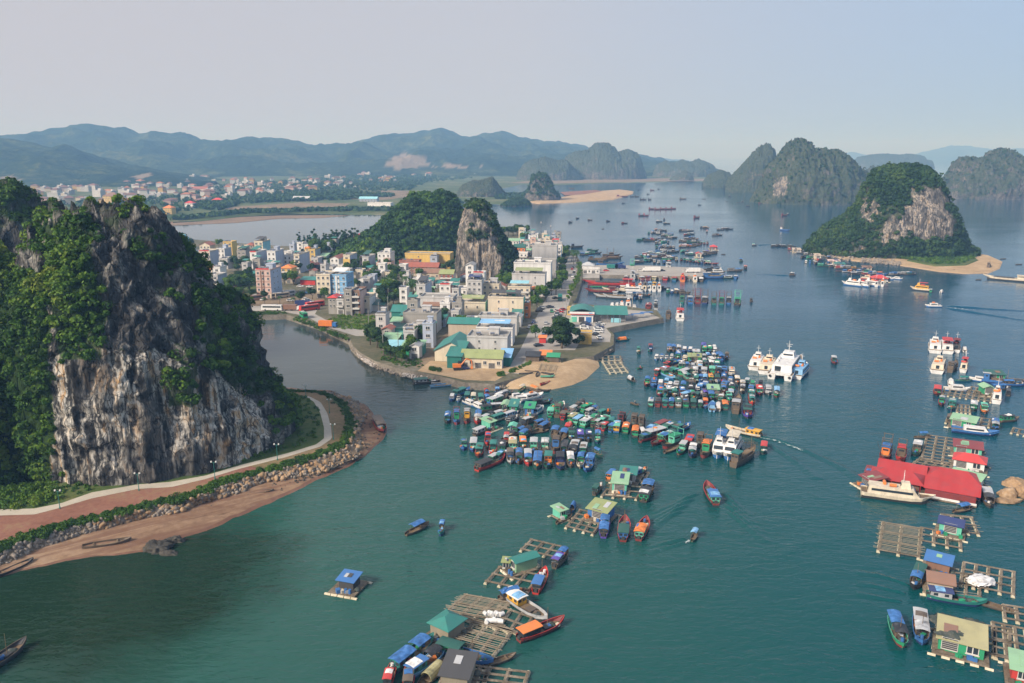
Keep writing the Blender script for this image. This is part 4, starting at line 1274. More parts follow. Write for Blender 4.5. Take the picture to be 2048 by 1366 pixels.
building('long blue roofed warehouse on the far lagoon shore', at(718, 403, 1.2), 34, 14, 5, 'bluegrey', 'bluegrey', 'gable:cyan', name='warehouse', cat='warehouse')
building('pale warehouse behind the far woods', at(585, 402, 1.2), 32, 14, 5, 'palegrey', 'palegrey', 'gable:silver', name='warehouse', cat='warehouse')
building('white factory with low roofs on the far shore', at(735, 412, 1.2), 40, 18, 5, 'white', 'white', 'flat', flags='n', name='building', cat='building')
building('red roofed long hall in the upper far town', at(365, 384, 1.2), 60, 16, 8, 'pink', 'pink', 'gable:brick', flags='n', name='building', cat='building')
# ------------------------------------------------------------------ trees and plants
def crown_mesh(name, rx, rz, zc, K, leaf, mat, seed, blobs=7, tall=False):
    r = np.random.RandomState(seed)
    C, Rr = [], []
    for i in range(blobs):
        if tall:
            t = i / (blobs - 1)
            C.append((r.normal() * rx * .18, r.normal() * rx * .18, zc - rz + 2 * rz * t))
            Rr.append(rx * (0.85 - 0.65 * t))
        else:
            a = r.rand() * 6.28
            q = rx * .55 * r.rand() ** .5
            C.append((math.cos(a) * q, math.sin(a) * q, zc + (r.rand() - .45) * rz * 1.1))
            Rr.append(rx * (.42 + .2 * r.rand()))
    return leaf_mesh(name, np.array(C), np.array(Rr), r.rand(blobs) * .5 + .2, K // blobs, leaf, mat, flat=.85, seed=seed)
M_bark = mat_ground('tree_bark', (.06, .045, .03), (.11, .085, .06), (.17, .14, .11), .5, 3.0, .05)
def trunk_mesh(h, r0, limbs, spread, seed):
    r = random.Random(seed)
    mb = MB()
    mb.bar((0, 0, -.3), (.1, .05, h), r0, 7, r2=r0 * .55)
    for i in range(limbs):
        a = i * 6.28 / limbs + r.random()
        z = h * r.uniform(.55, .95)
        mb.bar((0.05, 0, z), (math.cos(a) * spread, math.sin(a) * spread, z + spread * r.uniform(.6, 1.1)), r0 * .4, 5, r2=r0 * .15)
    return mb.mesh('trunk', M_bark)
TREES = {}
for k in range(4):
    TREES['round', k] = (trunk_mesh(2.4, .22, 5, 1.5, k), crown_mesh('crown', 2.9, 2.2, 4.4, 1500, .23, M_leafd if k % 2 else M_leaf, 50 + k, 9))
for k in range(2):
    TREES['casuarina', k] = (trunk_mesh(6, .28, 6, 1.2, 10 + k), crown_mesh('crown', 2.9, 4.6, 6.2, 1300, .3, M_leafd, 60 + k, 8, True))
    TREES['young', k] = (trunk_mesh(1.8, .09, 4, .7, 20 + k), crown_mesh('crown', 1.7, 1.3, 3.0, 700, .18, M_leafl, 70 + k, 6))
def palm_meshes(seed):
    r = random.Random(seed)
    tr = MB().bar((0, 0, -.3), (.3, .1, 6.4), .22, 7, r2=.15).mesh('trunk', M_bark)
    V, Q, T = [], [], []
    for i in range(16):
        a = i * 6.28 / 16 + r.random() * .3
        up = r.uniform(.1, .9)
        p0 = None
        for s in range(6):
            t = s / 5
            c = Vector((.3 + math.cos(a) * 2.8 * t, .1 + math.sin(a) * 2.8 * t, 6.4 + up * 1.6 * t - 2.4 * t * t))
            wd = .5 * (1 - t * .8)
            n = Vector((-math.sin(a), math.cos(a), 0)) * wd
            dr = Vector((0, 0, -.35 * wd))
            V += [tuple(c - n + dr), tuple(c), tuple(c + n + dr)]
            if s:
                b = len(V) - 6
                Q += [(b, b + 1, b + 4, b + 3), (b + 1, b + 2, b + 5, b + 4)]
                T += [.5, .6]
    return tr, np_mesh('crown', np.array(V), np.array(Q), M_leafd, fattrs={'tint': np.array(T)})
TREES['palm', 0] = palm_meshes(1)
TREES['palm', 1] = palm_meshes(2)
TN = {'round': 'broadleaf_tree', 'casuarina': 'casuarina_tree', 'young': 'street_tree', 'palm': 'palm_tree'}
tr_r = random.Random(9)
def tree(kind, P, s, label, group=None):
    ks = [k for k in TREES if k[0] == kind]
    t, c = TREES[ks[tr_r.randrange(len(ks))]]
    o = tag(empty(TN[kind], P, tr_r.uniform(0, 6.28)), label, 'tree', group)
    o.scale = (s * tr_r.uniform(.9, 1.15), s * tr_r.uniform(.9, 1.15), s * tr_r.uniform(.88, 1.12))
    link_mesh('trunk', t, o)
    link_mesh('crown', c, o)
    return o
def trees(kind, lst, s, where, group, v='o', word=None):
    P = sorted(vp(v, *q[:2]) + tuple(q[2:]) for q in lst)
    word = word or {'round': 'round green tree', 'casuarina': 'dark feathery casuarina', 'young': 'bright green young tree', 'palm': 'palm tree'}[kind]
    for i, q in enumerate(P):
        tree(kind, at(q[0], q[1], TZ), s * (q[2] if len(q) > 2 else tr_r.uniform(.85, 1.2)), f'{word}, {ordinal(i + 1)} from the left {where}', group)
# street: dark trees along the houses, bright young ones along the sea wall
trees('round', [(720,1250,.8),(1320,1230,.9),(560,1190,1.1),(510,1110,1.1),(620,1110,1.25),(700,1090,1.1),(780,990,1.25),(850,985,1.2),(860,900,1.2),(935,900,1.2),(900,800,1.1),(950,800,1.1),(920,700,1.1),(960,690,1.1),(915,590,1.1),(970,570,1.2),(950,480,1.1),(1000,450,1.2),(970,400,1.2),(1010,350,1.1)][2:] , 1.1, 'in the dark row along the main street', 'dark trees along the main street', 'c')
trees('young', [(1030,1090),(1060,1060),(1050,1010),(1085,985),(1080,950),(1120,935),(1110,900),(1150,880),(1140,850),(1180,830),(1165,790),(1200,760),(1185,720),(1210,690),(1195,650),(1215,620),(1200,590)], 1.15, 'in the bright row along the sea wall', 'young trees along the sea wall', 'c')
trees('palm', [(1120,520,1.2),(1170,500,1.2),(1090,480,1.1),(1150,470,1.2)], 1.2, 'where the street meets the fish pier', 'palms at the fish pier', 'c')
trees('palm', [(430,600),(450,575),(470,590),(495,600),(410,560)], 1.25, 'in the clump in mid town', 'palms in mid town', 'b')
trees('palm', [(690,835),(820,820),(955,815),(1075,830)], .7, 'along the canal road', 'small palms along the canal road', 'a')
# the big casuarina at the street end
big = tag(empty('casuarina_tree', at(*vp('b', 1565, 985), TZ)), 'huge spreading casuarina at the end of the street beside the beach shacks', 'tree')
trunk_mesh(6, .6, 8, 4, 3)
link_mesh('trunk', trunk_mesh(5, .6, 8, 4.2, 3), big)
_r = np.random.RandomState(4)
_C = np.stack([_r.normal(size=40) * 4.3, _r.normal(size=40) * 3.4, 2.5 + _r.rand(40) * 10], 1)
_C[:, :2] *= (1.15 - _C[:, 2:3] / 16)
link_mesh('crown', leaf_mesh('crown', _C, 1.6 + _r.rand(40) * 1.4, _r.rand(40) * .5 + .1, 420, .27, M_leafd, .8, 5), big)
trees('round', [(1370,905,.9)], 1.1, 'beside the orange food stall', None, 'b', 'lone round tree')
trees('round', [(150,960,1.2),(200,980,1.2),(240,990,1.0),(470,1040,1.2),(440,1060,1.0),(540,960,1.3),(570,950,1.2),(655,830,1.2),(680,800,1.1),(160,880,.9),(200,870,.9),(260,860,.9),(320,840,.8),(300,1060,.9),(350,1080,.9),(380,1090,.8),(250,1040,.8)], 1.15, 'among the sheds above the rubble bank', 'trees among the lower sheds', 'b')
trees('round', [(500,720,1.3),(560,700,1.5),(620,720,1.5),(680,700,1.5),(540,660,1.3),(600,650,1.4),(660,640,1.4),(720,650,1.2),(590,760,.8),(700,765,.9),(820,780,.8),(450,520,1.2),(540,480,1.2),(580,500,1.2),(650,480,1.2),(1100,520,1.1),(1130,530,1.1),(1000,640,1.2),(1080,640,1.2),(1250,765,.9),(1365,770,.9),(1140,810,1.0),(150,300,1.2),(120,300,1.1),(400,300,1.1)], 1.2, 'in the left block of town', 'trees in the left block of town', 'a')
trees('round', [(1720,560,1.2),(1760,620,1.2),(1800,600,1.3),(1830,640,1.3),(1870,560,1.3),(1930,520,1.2),(1960,560,1.2),(1980,640,1.2),(1900,720,1.4),(1930,760,1.4),(1960,700,1.2),(1610,530,1.0),(1650,530,1.0),(1740,530,1.2),(1890,830,1.0),(1920,860,1.0),(1985,480,1.1),(1500,460,.9),(1560,520,.9)], 1.2, 'around the lanes in mid town', 'trees around the mid town lanes', 'a')
trees('round', [(250,600,1.3),(290,620,1.3),(330,600,1.3),(230,640,1.2),(360,640,1.1),(300,540,1.2),(340,480,1.2),(320,660,1.1),(1160,560,1.3),(1120,540,1.2),(1180,530,1.2),(740,430,1.2),(770,460,1.2),(780,400,1.2),(1110,480,1.2)], 1.2, 'between the palms and the pillar', 'trees around the pillar', 'b')
trees('round', [(60,100,1.3),(130,95,1.3),(200,90,1.3),(270,85,1.3),(340,90,1.3),(400,70,1.2),(250,60,1.2)], 1.3, 'in the grove at the far end of town', 'trees at the far end of town', 'c')
fp = sorted(q[:3] for q in free_pts if not q[3])
for i, q in enumerate(fp):
    tree('round', q[2], tr_r.uniform(.7, 1.25), f'green tree between the small houses of town, {ordinal(i + 1)} from left', 'trees between the small houses')
# dark grove on the lagoon shore
trees('casuarina', [(1135,300,.9),(1180,310,.9)] + [(1215 + 27 * i + tr_r.uniform(-10, 10), 345 - 6 * (i % 3) - (i * 3 if i < 9 else 30) + tr_r.uniform(-14, 14), tr_r.uniform(.9, 1.25)) for i in range(20)], 1.3, 'in the grove on the lagoon shore', 'casuarinas on the lagoon shore', 'a')
trees('round', [(1260 + 34 * i + tr_r.uniform(-12, 12), 372 - (i % 3) * 14 + tr_r.uniform(-8, 8), tr_r.uniform(1.2, 1.7)) for i in range(20)], 1.3, 'in front of the lagoon casuarinas', 'trees before the lagoon casuarinas', 'a')

def patch(name, polys, n, rad, K, leaf, mat, seed, label, z=2.4):
    """ground cover: leaf clumps over outlined plots"""
    r = np.random.RandomState(seed)
    C = []
    for pl in polys:
        q = np.array([[p.x, p.y] for p in pts(pl, z)])
        lo, hi = q.min(0), q.max(0)
        m = 0
        while m < n:
            s = lo + (hi - lo) * r.rand(400, 2)
            s = s[inpoly(s[:, 0], s[:, 1], [tuple(t) for t in q])][: n - m]
            C += [(a, b, z + r.rand() * rad * .4) for a, b in s]
            m += len(s)
    C = np.array(C)
    me = leaf_mesh(name, C, rad * (.6 + .8 * r.rand(len(C))), fbm(C / 8, 2) * .8, K, leaf, mat, .7, seed)
    return tag(link_mesh(name, me), label, kind='stuff')
patch('weeds', [[(640,650),(672,633),(705,625),(752,632),(742,655),(700,662)], [(760,650),(800,640),(806,660),(770,668),(752,664)]], 260, 1.0, 40, .22, M_leafl, 80, 'tall bright green weeds on the plots beside the lanes')
patch('shrubbery', [[(585,640),(612,648),(660,668),(700,682),(706,678),(660,660),(600,634)], [(476,624),(572,624),(572,629),(478,630)], [(760,700),(835,705),(850,735),(800,735),(765,722)], [(450,565),(500,560),(505,575),(470,590)], [(735,664),(790,664),(790,684),(735,684)]], 110, 1.0, 44, .2, M_leaf, 81, 'low shrubs along the canal wall and the rubble bank')
patch('beach_shrubs', [[(1028,738),(1055,725),(1062,722),(1060,731),(1035,743)], [(1018,742),(1028,738),(1030,745),(1020,746)], [(1088,722),(1100,716),(1105,724),(1092,727)], [(995,748),(1005,744),(1008,752),(998,754)], [(858,735),(884,738),(880,745),(862,742)]], 45, .8, 60, .16, M_leaf, 82, 'clumps of green shrubs on the sandy spit')
patch('far_woods', [[(480,405),(560,392),(700,385),(800,392),(700,398),(560,404)], [(380,412),(440,402),(470,410),(430,420)]], 420, 7, 14, 3.0, M_leafd, 83, 'dark woods between the far town and the lagoon', 2)
patch('far_tree_clumps', [[(60,410),(340,395),(430,372),(800,345),(880,352),(820,380),(640,390),(500,408),(330,430),(230,420)]], 1500, 6.5, 12, 2.8, M_leafd, 84, 'scattered trees among the houses of the far town', 2)
patch('far_shore_trees', [[(990,392),(1060,384),(1115,386),(1118,394),(1050,400),(990,398)], [(640,366),(900,352),(960,356),(760,372)], [(330,440),(480,424),(640,419),(800,419),(800,422),(640,423),(480,428),(360,440)], [(870,420),(918,400),(925,412),(890,425)]], 260, 5.5, 14, 2.2, M_leafd, 85, 'low trees along the far shores', 1.5)
patch('island_shrubs', [[(1800,515),(1870,528),(1920,528),(1950,515),(1940,505),(1860,505)]], 420, 1.9, 30, .5, M_leaf, 86, 'green scrub on the beach of the steep island', 1.2)
# hedge along the sea side of the path
HP = np.concatenate([W[3] * (1 - t) + W[4] * t for t in (.15, .4, .65, .9)])
HP = HP[::1] + np.random.RandomState(2).normal(size=HP.shape) * [.5, .5, .08]
_hr = np.random.RandomState(3)
tag(link_mesh('hedge', leaf_mesh('hedge', HP, .75 + .4 * _hr.rand(len(HP)), fbm(HP / 5, 2) * .7, 110, .16, M_leaf, .8, 9)), 'long dark green hedge between the red soil and the boulders', kind='stuff')
HP = np.concatenate([W[6] * (1 - t) + W[7] * t for t in (.2, .45, .7)])[100:]
tag(link_mesh('cliff_foot_shrubs', leaf_mesh('cliff_foot_shrubs', HP + _hr.normal(size=HP.shape) * [1.2, 1.2, .1], .5 + .7 * _hr.rand(len(HP)), fbm(HP / 5, 2) * .8, 70, .18, M_leaf, .8, 10)), 'shrubs between the path and the cliff foot', kind='stuff')
HP = np.concatenate([W[6] * (1 - t) + W[7] * t for t in (.3, .6, .9)])[:, :]
HP = HP[(proj(HP)[0] < 110)]
tag(link_mesh('cliff_foot_shrubs', leaf_mesh('cliff_foot_shrubs', HP + _hr.normal(size=HP.shape) * [1.5, 1.5, .2], 1.0 + 1.2 * _hr.rand(len(HP)), fbm(HP / 5, 2) * .9, 110, .22, M_leaf, .8, 12)), 'bushes at the foot of the jungle slope', kind='stuff')

# ------------------------------------------------------------------ boulders
M_boul = mat_ground('boulder_rock', (.09, .083, .075), (.24, .205, .17), (.40, .335, .27), .35, 1.6, .2)
M_boulw = mat_ground('tan_boulder_rock', (.17, .11, .065), (.34, .225, .13), (.45, .34, .23), .35, 1.6, .2)
M_bould = mat_ground('dark_shore_rock', (.03, .028, .025), (.075, .07, .06), (.15, .13, .10), .35, 1.6, .3)
def rock_geo(seed, n=3):
    import bmesh
    b = bmesh.new()
    bmesh.ops.create_icosphere(b, subdivisions=n, radius=1)
    P = np.array([v.co for v in b.verts])
    r = np.random.RandomState(seed)
    for _ in range(7):                      # cleave flat faces
        d = r.normal(size=3)
        d /= np.linalg.norm(d)
        k = .55 + .3 * r.rand()
        s = P @ d
        P -= np.maximum(s - k, 0)[:, None] * d
    P += (fbm(P * 2 + seed, 3) - .5)[:, None] * P * .25
    Fc = np.array([[v.index for v in f.verts] for f in b.faces])
    b.free()
    return P, Fc
RG = [rock_geo(s, 2) for s in range(6)]
def rocks(name, C, rad, mat, seed, label):
    r = np.random.RandomState(seed)
    V, Fs, k = [], [], 0
    for c, q in zip(C, rad):
        P, Fc = RG[r.randint(6)]
        a = r.normal(size=(3, 3))
        Q_, _ = np.linalg.qr(a)
        sc = q * np.array([1, .6 + .4 * r.rand(), .5 + .4 * r.rand()])
        V.append((P * sc) @ Q_.T + c + [0, 0, q * .2])
        Fs.append(Fc + k)
        k += len(P)
    return tag(link_mesh(name, np_mesh(name, np.concatenate(V), np.concatenate(Fs), mat)), label, kind='stuff')
_rr = np.random.RandomState(12)
def berm(n, a, b, t0, t1, r0, r1, lo=0, hi=NS - 1):
    i = _rr.uniform(lo, hi, n)
    k = i.astype(int)
    f = (i - k)[:, None]
    t = _rr.uniform(t0, t1, n)[:, None]
    A = W[a][k] * (1 - f) + W[a][np.minimum(k + 1, NS - 1)] * f
    B = W[b][k] * (1 - f) + W[b][np.minimum(k + 1, NS - 1)] * f
    return A * (1 - t) + B * t, r0 + (r1 - r0) * _rr.rand(n) ** 2.5
rocks('boulder_rubble', *berm(1500, 2, 3, -.05, .95, .25, .85), M_boul, 1, 'grey boulders piled along the shore below the hedge')
rocks('tan_boulder_rubble', *berm(700, 2, 3, -.05, .9, .25, 1.1, 40, 150), M_boulw, 2, 'tan boulders piled along the shore below the hedge')
rocks('beach_debris', *berm(140, 0, 2, .3, .95, .06, .28, 5, 150), M_bould, 9, 'small stones and driftwood bits strewn over the near beach')
rocks('dark_shore_rubble', *berm(170, 1, 2, .1, .9, .15, .5, 90, 150), M_bould, 3, 'dark stones scattered on the wet sand')
def polyrocks(name, polys, n, r0, r1, mat, seed, label, z=.6):
    r = np.random.RandomState(seed)
    C = []
    for pl in polys:
        q = np.array([[p.x, p.y] for p in pts(pl, z)])
        lo, hi = q.min(0), q.max(0)
        m = 0
        while m < n:
            s = lo + (hi - lo) * r.rand(400, 2)
            s = s[inpoly(s[:, 0], s[:, 1], [tuple(t) for t in q])][: n - m]
            C += [(a, b, z) for a, b in s]
            m += len(s)
    C = np.array(C)
    return rocks(name, C, r0 + (r1 - r0) * r.rand(len(C)) ** 2.5, mat, seed, label)
polyrocks('rubble_bank', [[(700,694),(716,716),(741,733),(795,752),(835,758),(880,764),(900,755),(850,742),(800,732),(760,722),(725,700)]], 900, .2, .75, M_boul, 4, 'rubble and broken stone along the town bank', .9)
polyrocks('pale_rubble', [[(800,752),(838,760),(868,752),(850,735),(820,732)], [(712,700),(735,712),(760,725),(745,735),(716,715)]], 420, .15, .5, mat_ground('pale_debris', (.25, .2, .17), (.5, .45, .4), (.65, .6, .56), .4, 2, .1), 5, 'heaps of pale broken debris on the bank', 1.4)
polyrocks('shore_rubble', [[(905,755),(960,772),(1010,778),(1010,768),(960,758),(915,745)], [(1160,705),(1190,716),(1225,700),(1228,690),(1195,690)]], 420, .2, .7, M_boul, 6, 'stones between the shore yard and the sand spit', 1.2)
polyrocks('island_shore_rubble', [[(1606,503),(1640,512),(1700,522),(1720,516),(1690,500),(1640,498)], [(1720,525),(1800,532),(1800,522),(1725,515)]], 260, .5, 2.0, M_boul, 7, 'pale boulders along the foot of the steep island', .3)
def big_rock(C, r, mat, label, seed, name='rock', sc=(1, 1, .8)):
    P, Fc = rock_geo(seed, 4)
    P = P + (fbm(P * 3.5 + seed, 4, True) - .6)[:, None] * P * (.9 if mat is M_bould else .35)
    me = np_mesh(name, P * r * np.array(sc), Fc, mat)
    o = link_mesh(name, me)
    o.location = C
    return tag(o, label, 'rock')
for i, (x, y, r, lb, sc) in enumerate(((318, 1098, 2.6, 'jagged dark rock mound on the wet beach, its tallest part', (1.1, .8, .8)), (344, 1084, 2.0, 'dark rock behind the jagged mound on the beach', (1.2, .8, .7)), (336, 1108, 1.6, 'low dark rock in the shallows before the jagged mound', (1.4, .7, .45)),
                                   (2034, 972, 3.2, 'rounded tan rock topped with plants at the water edge', (1, 1, .9)), (2012, 990, 2.5, 'smooth tan boulder leaning on the larger tan rocks', (1, .9, 1)), (2052, 992, 3.0, 'cracked tan boulder cut by the picture edge', (1, 1, .9)), (2018, 1003, 2.4, 'flat dark boulder standing in the water below the tan ones', (1.7, .8, .45)))):
    big_rock(at(x, y, 0), r, M_bould if i < 3 else M_boulw, lb, 40 + i, sc=sc)
# ------------------------------------------------------------------ boats
CC = dict(w='white', b='blue', g='green', t='teal', d='dark', k='black', r='red', n='wood', o='orange', y='gold', s='silver', l='ltblue', m='mint', c='cream', p='purple', v='navy', R='darkred', G='darkgreen', K='khaki')
CW = dict(w='white', b='blue', g='green', t='teal', d='dark grey', k='black', r='red', n='brown', o='orange', y='yellow', s='grey', l='light blue', m='mint', c='cream', p='purple', v='navy', R='dark red', G='dark green', K='khaki')
def bpaint(c): return paint(CO[CC[c]], .55, .75, 'boat_' + CC[c], scale=.9)
def tarp(c):
    k = ('tarp', c)
    if k not in _cache:
        m, t, b = new_mat('tarp_' + CC[c])
        n = noise_tex(t, .9, 5, position(t), .6)
        col = CO[CC[c]]
        cc = ramp(t, n, [(.3, tuple(x * .45 + .01 for x in col)), (.52, col), (.72, tuple(min(1, x * 1.3 + .05) for x in col))])
        t.links.new(cc, b.inputs['Base Color'])
        b.inputs['Roughness'].default_value = .55
        bump(t, b, n, .6, .12)
        _cache[k] = m
    return _cache[k]
M_deck = mat_ground('boat_deck_wood', (.10, .07, .045), (.19, .14, .09), (.28, .21, .14), .3, 2.0, .04)
M_net = mat_ground('fishing_net', (.03, .05, .045), (.08, .09, .08), (.16, .15, .12), .6, 3.0, .1)
_mc = {}
def cached(key, fn):
    if key not in _mc: _mc[key] = fn()
    return _mc[key]

def hull_mesh(L, B, D, c, boot, rake=.9, square=.55, deckz=.45, name='hull', rim=None):
    """boat hull lofted from stern (-x) to bow (+x): planked sides, painted waterline, rim and sunk deck"""
    st = [(-.5, square, .95), (-.46, square + .12, .93), (-.3, .92, .86), (-.05, 1, .82), (.18, .96, .86), (.33, .74, 1.0), (.43, .42, 1.18), (.5, .05, 1.38)]
    rings = []
    for x, b, s in st:
        hb, z = B / 2 * b, D * s
        t = min(.12, hb * .5)
        xx = x * L
        lo = (x if x < .3 else x - (x - .3) * rake * .55) * L
        rings.append([(xx, -hb, z), (lo, -hb * .93, z * .45), (lo, -hb * .8, .02), (lo, 0, -.35), (lo, hb * .8, .02), (lo, hb * .93, z * .45), (xx, hb, z),
                      (xx - .02, hb - t, z), (xx - .02, hb - t, min(deckz + max(0, s - .95) * D, z - .05)), (xx - .02, -hb + t, min(deckz + max(0, s - .95) * D, z - .05)), (xx - .02, -hb + t, z)])
    mb = MB()
    n = 11
    mb.loft(rings)
    mm = []
    for f in mb.f:
        if len(f) > 4: mm.append(0); continue
        i = min(q % n for q in f)
        j = {q % n for q in f}
        i = 10 if j == {0, 10} else i
        mm.append(1 if i in (1, 2, 3, 4) else 0 if i in (0, 5) else 2 if i in (6, 10) else 3 if i == 8 else 0)
    mb.m = mm
    return mb.mesh(name, [bpaint(c), bpaint(boot), bpaint(rim or c), M_deck])
def box_mesh(name, d, mat, taper=0.0):
    return MB().box((0, 0, d[2] / 2), d, taper=taper).mesh(name, mat)
def slab_mesh(name, L, B, mat, camber=.18, t=.1):
    n = 6
    prof = [(-B / 2 + B * i / n, camber * math.sin(math.pi * i / n)) for i in range(n + 1)]
    prof += [(y, z - t) for y, z in reversed(prof)]
    return MB().loft([[(x, p[0], p[1]) for p in prof] for x in (-L / 2, -L / 6, L / 6, L / 2)]).mesh(name, mat)
def arch_mesh(name, L, B, h, mat):
    n = 8
    prof = [(-B / 2 * math.cos(math.pi * i / n), h * math.sin(math.pi * i / n) ** .8) for i in range(n + 1)]
    prof += [(y * .95, max(0, z - .08)) for y, z in reversed(prof)]
    return MB().loft([[(x, p[0], p[1]) for p in prof] for x in (-L / 2, 0, L / 2)]).mesh(name, mat)
def lump_mesh(name, seed, mat):
    P, Fc = RG[seed % 6]
    return np_mesh(name, P * np.array([1, .8, .5]), Fc, mat)
def put(name, me, par, loc=(0, 0, 0), rz=0, sc=None):
    o = link_mesh(name, me, par)
    o.location = loc
    if rz: o.rotation_euler.z = rz
    if sc: o.scale = sc
    return o
def cabin_part(par, x, L, B, h, z, c, near, dirty=True):
    cb = put('cabin', cached(('cab', L, B, h, c), lambda: box_mesh('cabin', (L, B, h), bpaint(c), .03)), par, (x, 0, z))
    n = max(1, int(L / 1.3))
    wm = cached(('cw',), lambda: MB().box((0, 0, 0), (.75, .05, .55)).mesh('window', M_glass))
    if near:
        for i in range(n):
            for s in (-1, 1): put('window', wm, cb, ((i + .5 - n / 2) * L / n, s * B * .495, h * .62))
        for y in (-B * .24, B * .24):
            put('window', wm, cb, (L * .493, y, h * .62), math.pi / 2)
            put('window', wm, cb, (-L * .493, y, h * .62), math.pi / 2)
    else:
        put('window_band', cached(('cwb', L, B), lambda: MB().box((0, 0, 0), (L * .8, B + .02, .5)).mesh('window_band', M_glass)), cb, (0, 0, h * .64))
        put('stern_window', cached(('cwc', L, B), lambda: MB().box((0, 0, 0), (L + .02, B * .7, .5)).mesh('stern_window', M_glass)), cb, (0, 0, h * .64))
    return cb
def post(par, x, y, z0, z1, r=.05, m=None):
    return put('post', cached(('post', round(z1 - z0, 1), r), lambda: MB().bar((0, 0, 0), (0, 0, z1 - z0), r, 4).mesh('post', m or M_deck)), par, (x, y, z0))

